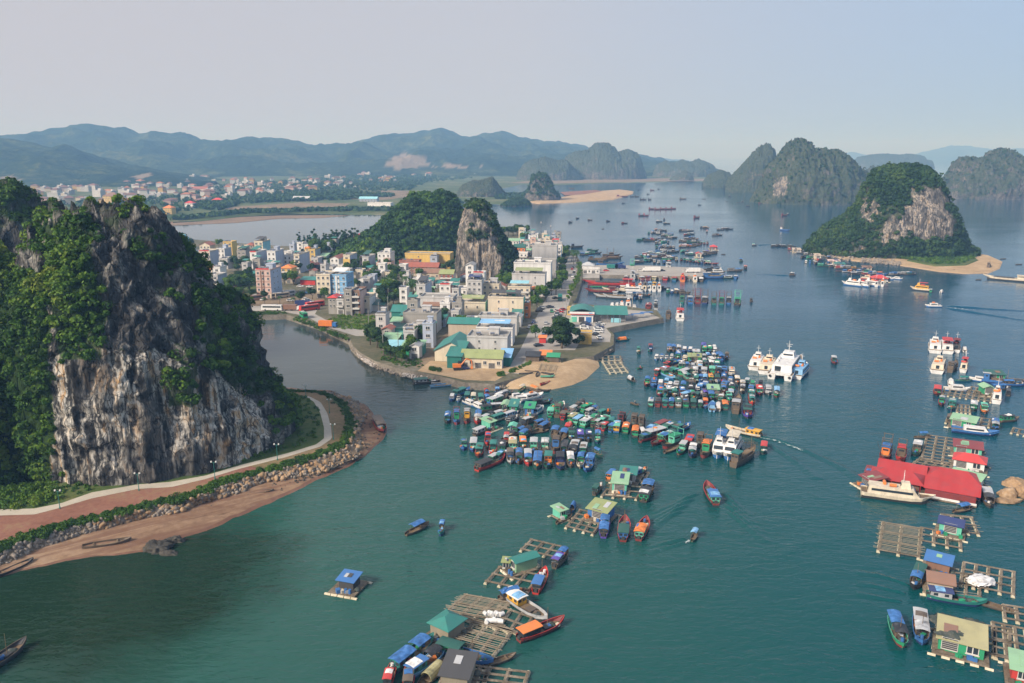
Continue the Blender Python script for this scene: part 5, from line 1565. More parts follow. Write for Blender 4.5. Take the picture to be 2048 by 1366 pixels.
TYPEW = dict(f='fishing boat', h='cabin boat', s='covered sampan', o='open rowing boat', w='motor boat', F='passenger ferry', T='trawler', B='barge', C='cargo ship')
NAMES = dict(f='fishing_boat', h='cabin_boat', s='sampan', o='rowing_boat', w='motor_boat', F='passenger_ferry', T='trawler', B='barge', C='cargo_ship')
CATS = dict(f='boat', h='boat', s='boat', o='boat', w='boat', F='ferry', T='boat', B='barge', C='ship')
LEN = dict(f=11, h=9, s=6.2, o=5, w=7, F=22, T=14, B=20, C=26)
def boat(ty, P, hd, hu, ca, ro, L, label, group, near, seed, z=0.0):
    r = random.Random(seed)
    P = Vector((P.x, P.y, z))
    o = tag(empty(NAMES[ty], P, R(hd)), label, CATS[ty], group)
    L = round(L * 2) / 2
    boot = {'b': 'v', 'w': 'b', 'l': 'b', 'g': 'R', 't': 'v', 'n': 'd', 'd': 'k', 'k': 'k', 'r': 'R', 'R': 'k', 'm': 'G'}.get(hu, 'd')
    if ty in 'fh':
        B, D = L * (.27 if ty == 'f' else .31), .9 + L * .03
        put('hull', cached(('hull', ty, L, hu), lambda: hull_mesh(L, B, D, hu, boot, square=.6 if ty == 'f' else .8, rim={'d': 'n', 'g': 'm', 'R': 'r', 'n': 'n'}.get(hu, hu))), o)
        cl = round(L * (.36 if ty == 'f' else .56), 1)
        cx = -L * .5 + cl / 2 + .5
        cw, ch = round(B * .72, 1), 1.6
        cabin_part(o, cx, cl, cw, ch, .5, ca, near)
        rl, rb = cl + .6, B * .86
        tarpy = ro in 'bokpg' and r.random() < .5
        put('roof', cached(('roof', ty, L, ro, tarpy), lambda: slab_mesh('roof', rl, rb, tarp(ro) if tarpy else roofm(CC[ro]), .28 if tarpy else .12)), o, (cx, 0, .5 + ch + .08))
        if r.random() < .4:
            pc = r.choice('sblnkw')
            put('roof_patch', cached(('rpat', L, pc), lambda: slab_mesh('roof_patch', rl * .38, rb * .8, tarp(pc), .1, .06)), o, (cx + r.uniform(-.2, .25) * rl, r.uniform(-.08, .08) * rb, .5 + ch + .2), r.uniform(-.1, .1))
        if r.random() < .35:
            put('pole', cached(('pol', L), lambda: MB().bar((-L * .4, 0, 0), (L * .38, .2, .3), .05, 4).mesh('pole', paint(CO['bamboo'], .7, .5, 'bamboo_pole'))), o, (0, r.choice((-.4, .4)) * B, .5 + ch * .6))
        if near:
            for i in range(r.randrange(1, 4)):
                kc = r.choice('nbwocg')
                q = .4 + .35 * r.random()
                put('crate', cached(('crt', kc), lambda: box_mesh('crate', (.9, .7, .6), bpaint(kc))), o, (L * r.uniform(.02, .34) if ty == 'f' else cx + cl * .5 + .3 + i * .3, r.uniform(-.28, .28) * B, .5), r.random() * 3, (q + .3, q + .3, q + .3))
        if ty == 'f':
            if r.random() < .55:
                put('hatch', cached(('hat', L), lambda: box_mesh('hatch', (L * .14, B * .5, .45), bpaint(r.choice('nwmd')))), o, (L * .1, 0, .5))
            if r.random() < .7: put('net_pile', cached(('net', seed % 6), lambda: lump_mesh('net_pile', seed, M_net)), o, (L * .24, .1, .6), r.random() * 3, (L * .09, B * .33, 1.0))
            if r.random() < .45: put('mast', cached(('mast', 3), lambda: MB().bar((0, 0, 0), (.1, 0, 4.2), .07, 5, r2=.04).mesh('mast', M_deck)), o, (L * .12, 0, .5))
            if r.random() < .35:
                for s in (-1, 1):
                    post(o, L * .02, s * B * .42, .6, 2.3)
                    post(o, L * .27, s * B * .38, .6, 2.3)
                cv = r.choice([ro, 'b', 'k', 's', 'd'])
                put('canopy', cached(('can', L, cv), lambda: slab_mesh('canopy', L * .3, B * .85, tarp(cv), .3)), o, (L * .145, 0, 2.32))
        else:
            if r.random() < .5: put('roof_cargo', cached(('net', seed % 6, 1), lambda: lump_mesh('roof_cargo', seed, r.choice([M_net, tarp('w'), tarp('o'), tarp('b')]))), o, (cx + r.uniform(-1, 1), r.uniform(-.4, .4), .5 + ch + .3), r.random() * 3, (.9, .7, .6))
        if r.random() < .6:
            dc = r.choice('bbwo')
            put('drum', cached(('drum', dc), lambda: MB().bar((0, 0, 0), (0, 0, .9), .3, 8).mesh('drum', bpaint(dc))), o, (L * .32, r.uniform(-.3, .3), .6))
        if near and ty == 'f':
            put('engine_box', cached(('eng',), lambda: box_mesh('engine_box', (.9, .7, .6), bpaint('d'))), o, (-L * .46, 0, .5))
    elif ty in 'so':
        B, D = L * (.27 if ty == 's' else .25), .55 + L * .02
        put('hull', cached(('hull', ty, L, hu), lambda: hull_mesh(L, B, D, hu, boot, square=.45, deckz=.18, rim='n')), o)
        for x in (-.28, .2): put('seat', cached(('seat', L), lambda: box_mesh('seat', (.3, B * .8, .06), M_deck)), o, (x * L, 0, .42))
        if ty == 's':
            if r.random() < .5 and L < 9:
                for x in (-.2, .18):
                    for s in (-1, 1): post(o, x * L, s * B * .42, .4, 1.9, .04)
                put('canopy', cached(('scan', L, ro), lambda: slab_mesh('canopy', L * .48, B * 1.0, tarp(ro), .3)), o, (-.02 * L, 0, 1.92))
            else:
                put('canopy', cached(('sarc', L, ro), lambda: arch_mesh('canopy', L * .45, B * .92, 1.35, tarp(ro))), o, (-.06 * L, 0, .5))
    elif ty == 'w':
        B, D = L * .31, .85 + L * .045
        put('hull', cached(('hull', ty, L, hu), lambda: hull_mesh(L, B, D, hu, boot, square=.85, deckz=.6)), o)
        cl = round(L * .46, 1)
        h = 1.25 if L < 9 else 1.7
        def cab():
            mb = MB()
            y = B * .37
            prof = [(-cl / 2, 0), (cl / 2 + L * .1, 0), (cl / 2 - .1, h * .95), (-cl / 2, h)]
            mb.loft([[(p[0], s * (y if p[1] < .1 else y * .86), p[1]) for p in prof] for s in (-1, 1)])
            return mb.mesh('cabin', bpaint(ca))
        cb = put('cabin', cached(('wcab', L, ca), cab), o, (-.02 * L, 0, .6))
        put('windscreen', cached(('wsc', L), lambda: MB().loft([[(cl / 2 + L * .055, s * B * .33, h * .5), (cl / 2 - .02, s * B * .31, h * .85), (cl / 2 - .1, s * B * .31, h * .87), (cl / 2 + L * .03, s * B * .33, h * .45)] for s in (-1, 1)]).mesh('windscreen', M_glass)), cb)
        put('window_band', cached(('wwb', L), lambda: MB().box((0, 0, h * .62), (cl * .8, B * .72, h * .3)).mesh('window_band', M_glass)), cb)
        if ro != 'w': put('roof', cached(('wroof', L, ro), lambda: slab_mesh('roof', cl * .9, B * .72, bpaint(ro), .1)), o, (-.06 * L, 0, .6 + h + .1))
        if L < 9: put('outboard_motor', cached(('obm',), lambda: box_mesh('outboard_motor', (.45, .4, 1.0), bpaint('k'), .2)), o, (-L * .5 - .15, 0, .1))
        elif r.random() < .6: put('life_raft', cached(('lr',), lambda: MB().bar((-.7, 0, 0), (.7, 0, 0), .38, 8).mesh('life_raft', bpaint('o'))), o, (.0, 0, .6 + h + .35))
    elif ty == 'F':
        B, D = L * .27, 1.9
        put('hull', cached(('hull', ty, L, hu), lambda: hull_mesh(L, B, D, hu, 'b' if hu != 'c' else 'd', square=.92, deckz=1.5, rim='w')), o)
        def deckhouse():
            y = B * .42
            prof = [(-L * .42, 0), (L * .30, 0), (L * .20, 2.0), (-L * .40, 2.05)]
            return MB().loft([[(p[0], s * y * (1 if p[1] < .1 else .93), p[1]) for p in prof] for s in (-1, 1)]).mesh('deckhouse', bpaint(ca))
        dh = put('deckhouse', cached(('fdh', L, ca), deckhouse), o, (0, 0, 1.5))
        put('window_band', cached(('fwb', L), lambda: MB().box((-L * .09, 0, 1.15), (L * .56, B * .83, .62)).mesh('window_band', M_glass)), dh)
        put('windscreen', cached(('fws', L), lambda: MB().loft([[(L * .272, s * B * .33, .75), (L * .232, s * B * .32, 1.6), (L * .21, s * B * .32, 1.6), (L * .25, s * B * .33, .75)] for s in (-1, 1)]).mesh('windscreen', M_glass)), dh)
        wh = put('wheelhouse', cached(('fwh', L, ca), lambda: box_mesh('wheelhouse', (L * .14, B * .5, 1.5), bpaint(ca), .22)), o, (L * .09, 0, 3.5))
        put('window_band', cached(('fwhb', L), lambda: MB().box((0, 0, .8), (L * .145, B * .36, .5)).mesh('window_band', M_glass)), wh)
        put('mast', cached(('fm',), lambda: MB().bar((0, 0, 0), (0, 0, 3.2), .1, 5, r2=.05).bar((-.0, -.8, 2.0), (0, .8, 2.0), .05, 4).mesh('mast', bpaint('w'))), o, (L * .06, 0, 4.9))
        put('stern_door', cached(('fsd',), lambda: box_mesh('stern_door', (.08, B * .3, 1.4), M_glass)), o, (-L * .418, 0, 1.75))
        for i in range(2):
            put('life_raft', cached(('lrf', ro), lambda: MB().bar((-.8, 0, 0), (.8, 0, 0), .42, 8).mesh('life_raft', bpaint('o' if ro in 'ow' else ro))), o, (-L * (.08 + .11 * i), (i % 2 - .5) * B * .3, 3.95), math.pi / 2 * (i % 2))
        if ro not in 'ow': put('sun_deck_roof', cached(('sdr', L, ro), lambda: slab_mesh('sun_deck_roof', L * .4, B * .8, bpaint(ro), .15)), o, (-L * .16, 0, 5.4))
    elif ty == 'T':
        B, D = L * .28, 1.7
        put('hull', cached(('hull', ty, L, hu), lambda: hull_mesh(L, B, D, hu, 'R' if hu != 'R' else 'k', square=.85, deckz=1.0)), o)
        cabin_part(o, -.12 * L, round(L * .32, 1), round(B * .7, 1), 2.4, 1.0, ca, False)
        put('roof', cached(('troof', L, ro), lambda: slab_mesh('roof', L * .4, B * .85, bpaint(ro), .1)), o, (-.12 * L, 0, 3.5))
        dh_ = round(L * (.38 if L < 10.5 else .5), 1)
        fc = 'm' if ro == 'g' and hu == 'd' else 'n' if seed % 3 else 'R'
        for x in (-.40, .02):
            for s in (-1, 1):
                put('derrick_post', cached(('der', fc, dh_), lambda: MB().bar((0, 0, 0), (0, 0, dh_), .11, 5).mesh('derrick_post', bpaint(fc))), o, (x * L, s * B * .38, 1.0))
            for z in (1 + dh_ * .55, 1 + dh_ * .96):
                put('cross_beam', cached(('crb', B, fc), lambda: MB().bar((0, -B * .42, 0), (0, B * .42, 0), .09, 5).mesh('cross_beam', bpaint(fc))), o, (x * L, 0, z))
        for s in (-1, 1):
            put('boom', cached(('boom', s, L, fc), lambda: MB().bar((0, 0, 0), (L * .25, s * 1.2, dh_ * .85), .08, 5, r2=.04).mesh('boom', bpaint(fc))), o, (.1 * L, s * B * .3, 1.2))
        put('net_pile', cached(('net', seed % 6), lambda: lump_mesh('net_pile', seed, M_net)), o, (-L * .36, 0, 1.2), .5, (1.1, 1.3, 1.3))
    elif ty in 'BC':
        B, D = L * (.21 if ty == 'B' else .19), 1.5 + L * .035
        put('hull', cached(('hull', ty, L, hu), lambda: hull_mesh(L, B, D, hu, boot, square=.75, deckz=D * .72)), o)
        cl = round(L * .17, 1)
        cabin_part(o, -L * .36, cl, round(B * .7, 1), 2.6, D * .72, ca, near)
        put('roof', cached(('broof', L, ro), lambda: slab_mesh('roof', cl + 1, B * .85, bpaint(ro), .1)), o, (-L * .36, 0, D * .72 + 2.7))
        put('hold_cover', cached(('hold', L, ty, seed % 3), lambda: box_mesh('hold_cover', (L * .45, B * .62, .8), M_deck if seed % 3 else tarp('d'))), o, (L * .03, 0, D * .72))
        put('mast', cached(('bm', ty), lambda: MB().bar((0, 0, 0), (0, 0, 5), .1, 5, r2=.05).mesh('mast', M_deck)), o, (L * .3, 0, D * .7))
    return o

bseed = [100]
VS = dict(A=.85, B=.85, C=.9, X=.9, Y=.9, D=.84, P=.92, E=.74, K=.68, M=.72, G=.82, H=.75, I=.74, J=.74, L=.8)
def boats(where, group, v, txt, k_=1.0):
    """rows of boats: view x y heading type+hull+cabin+roof [length]"""
    L_ = []
    for q in txt.replace('\n', ' ').split(';'):
        q = q.split()
        if not q: continue
        px, py = vp(v, float(q[0]), float(q[1]))
        c = q[3]
        if v in 'ABCX' and len(c) == 4 and c[0] in 'fh':        # the fleet's mix of faded greens among the blues
            k = rng.random()
            if c[3] == 'b' and k < .3: c = c[:3] + ('t' if k < .2 else 'G')
            if c[3] == 'w' and k < .4: c = c[:3] + 's'
            if c[2] == 'n' and k < .5: c = c[:2] + ('g' if k < .3 else 'm') + c[3]
            if c[2] == 'b' and k < .4: c = c[:2] + 't' + c[3]
        L_.append((px, py, float(q[2]), c, float(q[4]) if len(q) > 4 else None))
    L_.sort()
    cnt = {}
    tot = {}
    def word(k): return f'{CW[k[3]]}-roofed {CW[k[1]]} {TYPEW[k[0]]}' if k[0] in 'fhBC' else f'{CW[k[1]]} {TYPEW[k[0]]} with {CW[k[3]]} canopy' if k[0] == 's' else f'{CW[k[1]]} {TYPEW[k[0]]}' + (f' with {CW[k[3]]} top' if k[0] in 'wF' and k[3] not in 'w' else '')
    for q in L_: tot[word(q[3])] = tot.get(word(q[3]), 0) + 1
    for px, py, hd, k, L in L_:
        wd = word(k)
        cnt[wd] = cnt.get(wd, 0) + 1
        od = '' if tot[wd] == 1 else f', {ordinal(cnt[wd])} such from left'
        lb_ = f'{wd}{od} {where}'
        if len(lb_.split()) > 16: lb_ = lb_.replace(' such', '')
        bseed[0] += 1
        hs = math.degrees(seen(px, py, hd))
        if py < 650 and abs(math.sin(R(hd))) < .5: hs = hd + ((hs - hd + 180) % 360 - 180) * .4
        hd = hs + rng.uniform(-4, 4)
        boat(k[0], at(px, py), hd, k[1], k[2], k[3], (L or LEN[k[0]] * rng.uniform(.9, 1.08)) * VS[v] * k_, lb_, group, py > 700, bseed[0])

boats("in the back row by the sand spit", 'boats off the sand spit', 'A', """190 215 -100 wbww 8;262 228 -110 wwwk 6;300 150 20 hbbt 11;355 220 -95 hbbb 8;425 228 -90 hcmc 7.5;510 238 -85 hcbb 8;590 252 -60 fbbb 8;
640 205 30 fddd 9;700 235 20 hnns 13;735 195 30 fwsw 9;800 170 20 fnss 8;690 165 -80 fbbb 8;575 180 -80 frrr 7;900 200 10 wwww 7;965 228 5 wwww 10;1065 212 12 wwww 13;1000 185 20 onnn 6;600 92 20 onnn 6;775 97 10 ognn 4;965 112 30 sgnc 7;1105 125 -20 snno 8;1210 126 0 odnn 6""")
boats("between the spit and the green huts", 'boats off the sand spit', 'A', """385 275 -25 wwww 8;480 308 -25 wwww 9;640 335 10 fnnk 11;730 320 5 hdds 9;1150 355 35 hwls 9;1190 270 10 fkdk 10;1290 360 70 fgmm 12;1365 375 60 Tngn 10;1400 310 60 fwgg 9;1430 400 60 frrn 10;1510 395 40 hnnn 9;1560 340 30 fsws 9;1610 300 30 fnnd 8;1700 330 20 hggg 9;1740 370 30 fwsw 9;
1540 440 35 hggK 9;1600 465 30 hgml 9;1700 480 30 hgms 11;1790 490 30 fngn 8;1880 385 20 fnnt 9;1870 470 25 hmmm 9;1900 530 35 frnr 8;1985 540 40 fbgb 9""")
boats("at the end nearest the canal mouth", 'boats off the sand spit', 'A', """140 455 -90 hdtb 9;240 462 -90 Tbgb 10;355 450 -90 Tnys 10;475 450 -90 frwb 11""")
boats("in the middle row off the spit", 'boats off the sand spit', 'A', """550 575 20 fnss 12;590 440 30 fsbs 9;720 440 20 hcbb 9;740 395 20 fwww 9;845 410 20 hsls 8;870 455 30 fdsd 9;850 570 30 sntb 7;940 560 40 fnnk 10;1010 610 40 fnnb 10;950 590 30 snnb 7;830 640 20 sndd 8;1130 540 30 ogmn 8;1190 500 20 fnnb 9;1140 585 5 onvn 9;1220 540 30 hnnb 8;
1330 590 60 snnb 10;1430 620 70 snnb 10;1510 640 -90 hnmG 8;1610 660 -90 hdbp 9;1700 660 -90 hddv 7.5;1800 670 -90 ftmb 9;1480 540 60 frrr 9;1060 470 20 fnns 9""")
boats("in the lower mooring's second row", 'boats in the lower mooring', 'A', """320 745 -100 hbmG 9;425 755 -100 hbms 9.5;490 820 -95 hRGt 9.5;585 690 -90 frRr 9;640 790 -95 frbb 10;740 790 -95 hnnk 10;790 690 -90 frrr 8;860 760 -100 hgmK 11;975 740 -95 hnno 9;1090 770 -95 fnmw 12;1215 775 -95 fnms 11.5;1335 770 -95 Tnbn 11;1430 790 -95 fnGd 10;1530 800 -110 fbww 12.5;1640 810 -100 hngs 9""")
boats("in the lower mooring's front row", 'boats in the lower mooring', 'A', """620 940 25 frnk 14;690 880 30 fnnw 9;740 860 40 fbbb 9;835 885 -92 fsbn 10;930 890 -92 fnmb 10;1030 900 -92 frms 11;1135 935 -93 fGnb 12.5;1250 930 -92 fGob 12;1385 940 -94 fvvk 12.5;1500 925 -93 fngw 10;1610 935 -105 fcgb 9.5;1700 960 -118 fbbb 12.5""")
boats("on its own beside the lower mooring", None, 'A', "1805 830 -30 sGnb 6")
boats("in the slanting line of boats", 'boats in the slanting line', 'B', """60 215 40 fgmg 10;110 260 30 fnns 9;160 240 30 hgmm 9;170 310 10 frsn 9;240 250 60 fGbb 9;290 305 70 hbym 10;350 250 60 Tkkk 9;390 325 70 hGgo 9.5;490 360 75 hdgo 9.5;560 275 60 Tnnn 9;480 260 60 Tnnn 9;565 370 -50 wbww 9;650 420 20 fRGG 11;690 330 30 fbbb 10;750 365 15 hdds 14;790 290 20 hnmR 10;885 310 20 hbmG 10.5;990 320 25 fbtt 11;
740 460 -150 fRgm 11;820 430 -150 frmb 11;880 495 -160 Tdmg 12;880 545 20 onnn 9;985 555 -120 fgmw 10;1060 490 -110 hnrr 10;1105 580 -110 fvbk 11;1190 470 60 Tnnn 9;1245 580 -112 Tngo 12""")
boats("moored at the end of the slanting line", None, 'B', "1395 560 -122 Fwwb 17;1525 575 -122 Fwwc 18;1660 650 35 Bnnt 17;1870 555 -100 hGtr 8.5")
boats("heading away past the tour boats", None, 'B', "1650 360 168 fcyy 14")
boats("crossing open water near the slanting line", None, 'B', "482 52 -20 onnn 5")
boats("in the crowded mooring's top row", 'boats in the crowded mooring', 'C', """600 215 -80 hnwb 9;690 220 -80 hnnb 8;795 230 -80 hwns 8;910 230 -100 wbww 9;1030 235 -100 wbww 8.5;1320 250 -90 hGgg 9;1430 250 -90 hdgg 8;1530 240 -90 wwww 8;1300 190 -90 hddp 9;1415 200 -90 fbbb 8;1515 190 -90 wwww 7""")
boats("in the crowded mooring's second row", 'boats in the crowded mooring', 'C', """340 390 -90 wwww 7;445 390 -90 wwwb 6;545 385 -90 wwwk 6;650 385 -90 wwws 6;775 375 -90 hngb 9;740 415 0 obnn 7;920 420 -90 wccc 8.5;1310 390 -90 wsGs 8;1400 390 -60 fbwl 8;1465 440 -40 wwww 9;1520 400 -60 fsss 8;1655 400 -60 fbbb 11;1775 380 -80 fnnn 8;1600 400 -60 fbtb 8""")
boats("in the crowded mooring's third row", 'boats in the crowded mooring', 'C', """590 530 30 fnnr 10;660 490 10 fbbb 10;700 560 20 onnn 8;850 570 -80 hgGw 9;980 590 -60 fnbb 7;1080 570 -90 wbsw 7;1040 460 -90 fdbt 8;1150 470 -90 fsww 8;1225 570 -90 hwyw 9;1350 560 -60 fnGG 8;1270 450 -40 owww 8;1460 560 -90 fsdw 9;1575 560 -90 hnbg 9;1330 510 -60 fnss 8""")
boats("in the crowded mooring's fourth row", 'boats in the crowded mooring', 'C', """370 680 40 frbr 9;530 650 20 hrmr 9;670 670 30 hngb 10;820 680 10 fngg 9;950 690 20 hnns 11;1000 640 60 fddd 9;1130 690 -80 hsws 9;1310 720 -90 fnss 11;1470 700 -90 fRgm 11.5;1610 690 -90 fvbG 10;1720 690 -90 hbbb 9;1875 700 -92 wscs 11;1060 660 60 fnnn 8;1230 650 -80 fdds 9""")
boats("in the crowded mooring's fifth row", 'boats in the crowded mooring', 'C', """560 745 -25 flnn 13;560 690 -20 fnss 8;960 810 -40 fnns 10;1020 820 -30 fnGt 9;1145 850 -90 hnnt 8;1240 850 -90 fbbb 7;1330 850 -90 fbbl 7.5;1450 850 -90 hngy 8;1580 850 -90 hsnG 8;1710 840 -90 hrnb 8;1850 870 -90 wbwb 8;1990 880 -90 hnnc 8""")
boats("in the crowded mooring's sixth row", 'boats in the crowded mooring', 'X', """95 130 -95 fRgb 9.5;190 140 -100 wbbb 10;280 140 -95 wbww 9;360 145 -90 fsll 8;410 165 -90 wwww 7;490 190 -90 hdww 8;500 120 -90 fbbb 7;590 190 -90 hGtb 8;700 180 -90 fddd 9;690 240 -90 hkkk 8;785 215 -90 wvww 8;830 190 60 hgbb 9;890 170 70 hgbb 9;1145 190 -90 hggb 9;1140 230 -90 frnn 9;1250 220 -90 hGgk 10;1400 180 -90 fnsc 9;1395 235 -90 fncs 8;1535 150 -90 wwgw 8;1470 110 60 ftts 8;1510 245 -90 hGbb 8;1630 250 -90 hRgr 9.5;1640 180 -90 fkkk 8;1750 240 -92 wsss 10;1865 270 -88 fgsl 9.5""")
boats("in the crowded mooring's seventh row", 'boats in the crowded mooring', 'X', """275 265 -85 hRgb 9.5;395 255 -80 hnms 8;470 280 -80 hngt 8;340 290 -60 fttt 8;580 270 -80 hrnb 8;660 300 20 hnsl 9;720 320 -60 fggg 8;800 300 40 fsGG 9;890 300 -60 fbnp 8;970 320 -80 hngb 9;1110 330 60 fnmn 10;1060 300 60 fnnn 8;1215 340 -85 hgmm 8;1240 300 -85 hdds 8;1520 320 -90 frbb 10;1525 380 -90 frtt 9;880 360 -80 fnnn 7""")
boats("in the crowded mooring's front row", 'boats in the crowded mooring', 'X', """150 400 90 hdms 8;250 400 90 hRRd 8;340 405 90 hRbb 8;430 405 90 hRbb 8;520 400 90 hnsG 9.5;620 410 90 hGgd 9;725 410 90 hdGb 8.5;820 420 90 fGgs 7;895 430 -90 fbro 8;985 455 88 wllb 9.5;1065 455 90 wsww 7.5;1155 440 90 hdbo 8.5;1320 440 88 Bnns 18;1465 540 -90 hpRG 12;620 350 90 hdsk 8""")
boats("floating alone near the crowded mooring", None, 'Y', "195 185 -85 fGmt 7;290 165 -95 fvbR 9;135 415 -30 sdns 7;205 318 10 ognn 4;165 612 -15 onnn 4.5")
boats("lying beside the crowded mooring", 'white ferries by the crowded mooring', 'Y', "1165 285 55 Fwwo 22;1255 310 55 Fwcw 25;1520 355 56 Fwlo 22")
boats("crossing the open channel", None, 'Y', "1795 268 -72 fRGs 10")
HB = 'boats in the upper anchorage'
boats("in the anchorage's top cluster", HB, 'D', """245 250 -90 fGtt;310 240 -90 fnwb;345 225 10 fnsb;400 240 0 fnss;450 255 0 fdww;490 195 10 fnsd;545 205 -80 fddd;400 190 10 fnso;430 215 20 fdds""")
boats("in the anchorage's small blue-roofed group", HB, 'D', """530 290 0 fnns;555 265 20 fdss;600 290 0 fggs;640 270 10 fbbb;620 320 -10 fdnn;660 325 0 fnws;705 325 10 fnnw""")
boats("in the anchorage's long green tow", HB, 'D', """130 370 0 fGtt 14;190 350 5 fGGG 11;230 375 0 fddd;290 375 0 fnnn 11;340 360 0 fnrr;400 360 10 fdns;450 345 0 fdds;500 390 0 fnns;530 400 10 fmms;590 415 -90 fdsw;380 430 -60 fdns;440 440 -60 fdss;410 405 -60 fGss""")
boats("in the anchorage's middle cluster", HB, 'D', """385 500 -90 fGtt;450 495 -90 fbwb;500 490 -80 fdss;550 480 -80 fdww;600 505 10 fnns;640 490 0 fnss;690 505 -70 fdws;520 545 0 fnwn;570 565 0 fdss;620 560 0 fdnn;660 580 0 fdss 12;715 570 0 fnnn""")
boats("in the anchorage's wide lower cluster", HB, 'D', """60 675 0 fnns 8;115 670 -80 fGgg;175 670 -90 hmmw;235 670 -90 hbbw;210 630 0 fnrs;270 610 0 fnss;320 600 0 fGtw;360 630 0 fbbs;410 625 -90 hgmm;450 580 0 fbbb;460 630 0 fnsw;500 610 10 fGss;540 640 0 fnns;330 670 -10 fnnn;400 670 0 fnws;480 670 0 fnns;575 665 0 fnrs;650 680 0 fnww;540 590 20 fdss""")
boats("in the anchorage row facing the fish pier", HB, 'D', """75 760 0 fnsd;190 735 -80 fttt;245 735 -80 fGts;310 725 0 fnns;345 765 -90 fdss;420 770 -90 fsss;515 775 -90 fvbb;600 775 -80 fdnr;570 715 0 fggs;620 700 0 fnGs""")
boats("scattered at the top of the anchorage", HB, 'D', """435 38 0 fdnw;570 70 0 fdnw;520 8 -80 fddd;910 205 0 hnsR 12;850 200 0 fddd;990 200 0 fdss;930 275 10 fnrs 11;1000 260 0 fdGs;1195 145 0 fddd 6;1265 150 0 hnny;1280 218 -90 fnwr;1520 180 0 fdsn;1610 165 0 fnnw;1680 170 0 fddn 12;1440 280 0 fnsd;1495 275 0 fddd""")
boats("by the anchorage's blue hut", HB, 'D', """860 385 0 fnnn;920 395 0 fnns;955 350 0 fnns;1015 330 0 hnbb;1060 350 0 fnnn;1000 410 0 fGtt;1090 395 0 fnws;1130 425 -90 fRgs 11;1180 430 -90 fRgs 11;1235 430 -90 fRsg 11;1290 430 -90 fRws 11;1100 460 0 fnnn;960 480 0 fnsw;800 485 -90 hnyw;885 485 0 hnsr;1010 480 0 fnoo;870 465 0 fdss""")
boats("by the anchorage's little red-roofed house", HB, 'D', """890 575 10 fdmm;970 620 0 fdss;1040 625 0 fdmw;1220 635 0 fdss;1270 630 0 fdww;1290 590 0 fnns;1330 590 0 fdnp;1380 605 0 fnnn 11;1410 590 20 fdss""")
boats("in the anchorage's long line", HB, 'D', """740 730 -85 fnsK 12;825 725 -80 fRGG 11;880 730 -80 fvgn 11;930 735 -80 fRms 11;985 745 -80 fRgG 11;1040 750 -80 fvms 11;1090 755 -80 fRwm 11;1140 765 -80 fRgs 11;1190 770 -80 fbsw 11;1250 775 -80 fRGs 11;1310 780 -80 fdww 11;1370 785 -10 fRwg 13""")
boats("on its own right of the anchorage", None, 'D', "1575 618 0 onnn 5;1890 740 -40 fGnb 12;1965 870 -90 hkdo 11")
PR = 'boats in the harbour basin'
boats("behind the fish pier", PR, 'P', """85 35 5 Bddv 14;260 70 0 fGtt 12;230 100 10 fgms 11;290 100 0 fdmG 12;175 115 0 fnbb 11;490 130 0 Tdnn 14;480 160 0 Cnnn 20;330 180 0 Cnnb 20;460 235 0 Cbnn 24;705 275 -90 Tdgg 14;630 275 -80 fGgg 11;765 275 -80 fdss 11;790 205 0 fdnw 9;1120 275 85 Fsss 20""")
boats("along the fish pier", PR, 'P', """640 380 85 hvRs 12;712 375 80 Fsss 17;815 385 85 hRRs 14;890 385 88 hRRR 14;962 385 85 hnKc 14;1085 390 80 hRrR 16;1185 395 85 hbtr 13;1280 405 80 Forw 15;1350 390 80 wwww 10;1420 410 80 Fcww 13;1490 405 80 hnnw 12;1640 380 0 Bbbs 19;1600 325 0 Fwdk 13;1690 330 0 Fnwk 12;1745 360 30 ftts 10;1820 380 0 hGws 11;1890 375 60 fbbs 12;1880 300 0 fnsn 13""")
boats("lying below the fish pier wall", PR, 'P', "365 355 20 fGnt 8")
boats("in the inner harbour basin", PR, 'P', """440 460 178 CrRr 38;330 480 0 ogmn 13;350 545 175 CRRn 22;500 530 175 Cccw 17;680 535 175 Fwww 18;545 610 175 Cssw 20;410 600 175 Csss 17;690 605 0 fbds 12;740 610 -80 fbbs 10;800 620 -90 hdss 9;840 585 0 fdns 11;1075 505 0 fdnn 8""")
boats("in the white row of the basin", 'white motor boats in the basin', 'P', "800 510 82 Fwww 11;852 515 80 Fwcn 13;908 512 78 Fwwl 12;960 515 78 Fwwy 12.5;1012 515 76 Fwww 11.5")
boats("between the white row and the trawlers", PR, 'P', "1115 548 -90 hGgt 8;1160 545 -90 wbww 8;1210 545 -90 hncc 9;1250 550 0 fnnn 8;1310 555 0 fnnn 8")
boats("in the row moored stern out", 'trawlers moored stern out', 'P', """1275 645 88 Tttg 12;1362 645 88 Tbbs 15;1450 645 88 TRRn 16;1537 650 88 Tvds 15;1635 660 88 Ttnt 13;1725 660 88 TtGg 14;1805 655 88 Tbds 13;1905 665 85 Tddg 16""")
boats("behind the ferry hall", PR, 'P', "480 695 90 wwww 8;535 695 90 wwww 8;590 690 90 wwww 10;662 705 95 Fwwo 13;728 715 90 wwws 8;895 705 88 hRRR 13;975 730 80 Fsds 10")
boats("at the pier head", None, 'P', "1120 815 95 Bnnn 16;1250 830 98 Fwwr 19")
boats("below the sea wall", None, 'L', "665 1142 5 stmo 10")
CH_ = 'boats in the chain by the steep island'
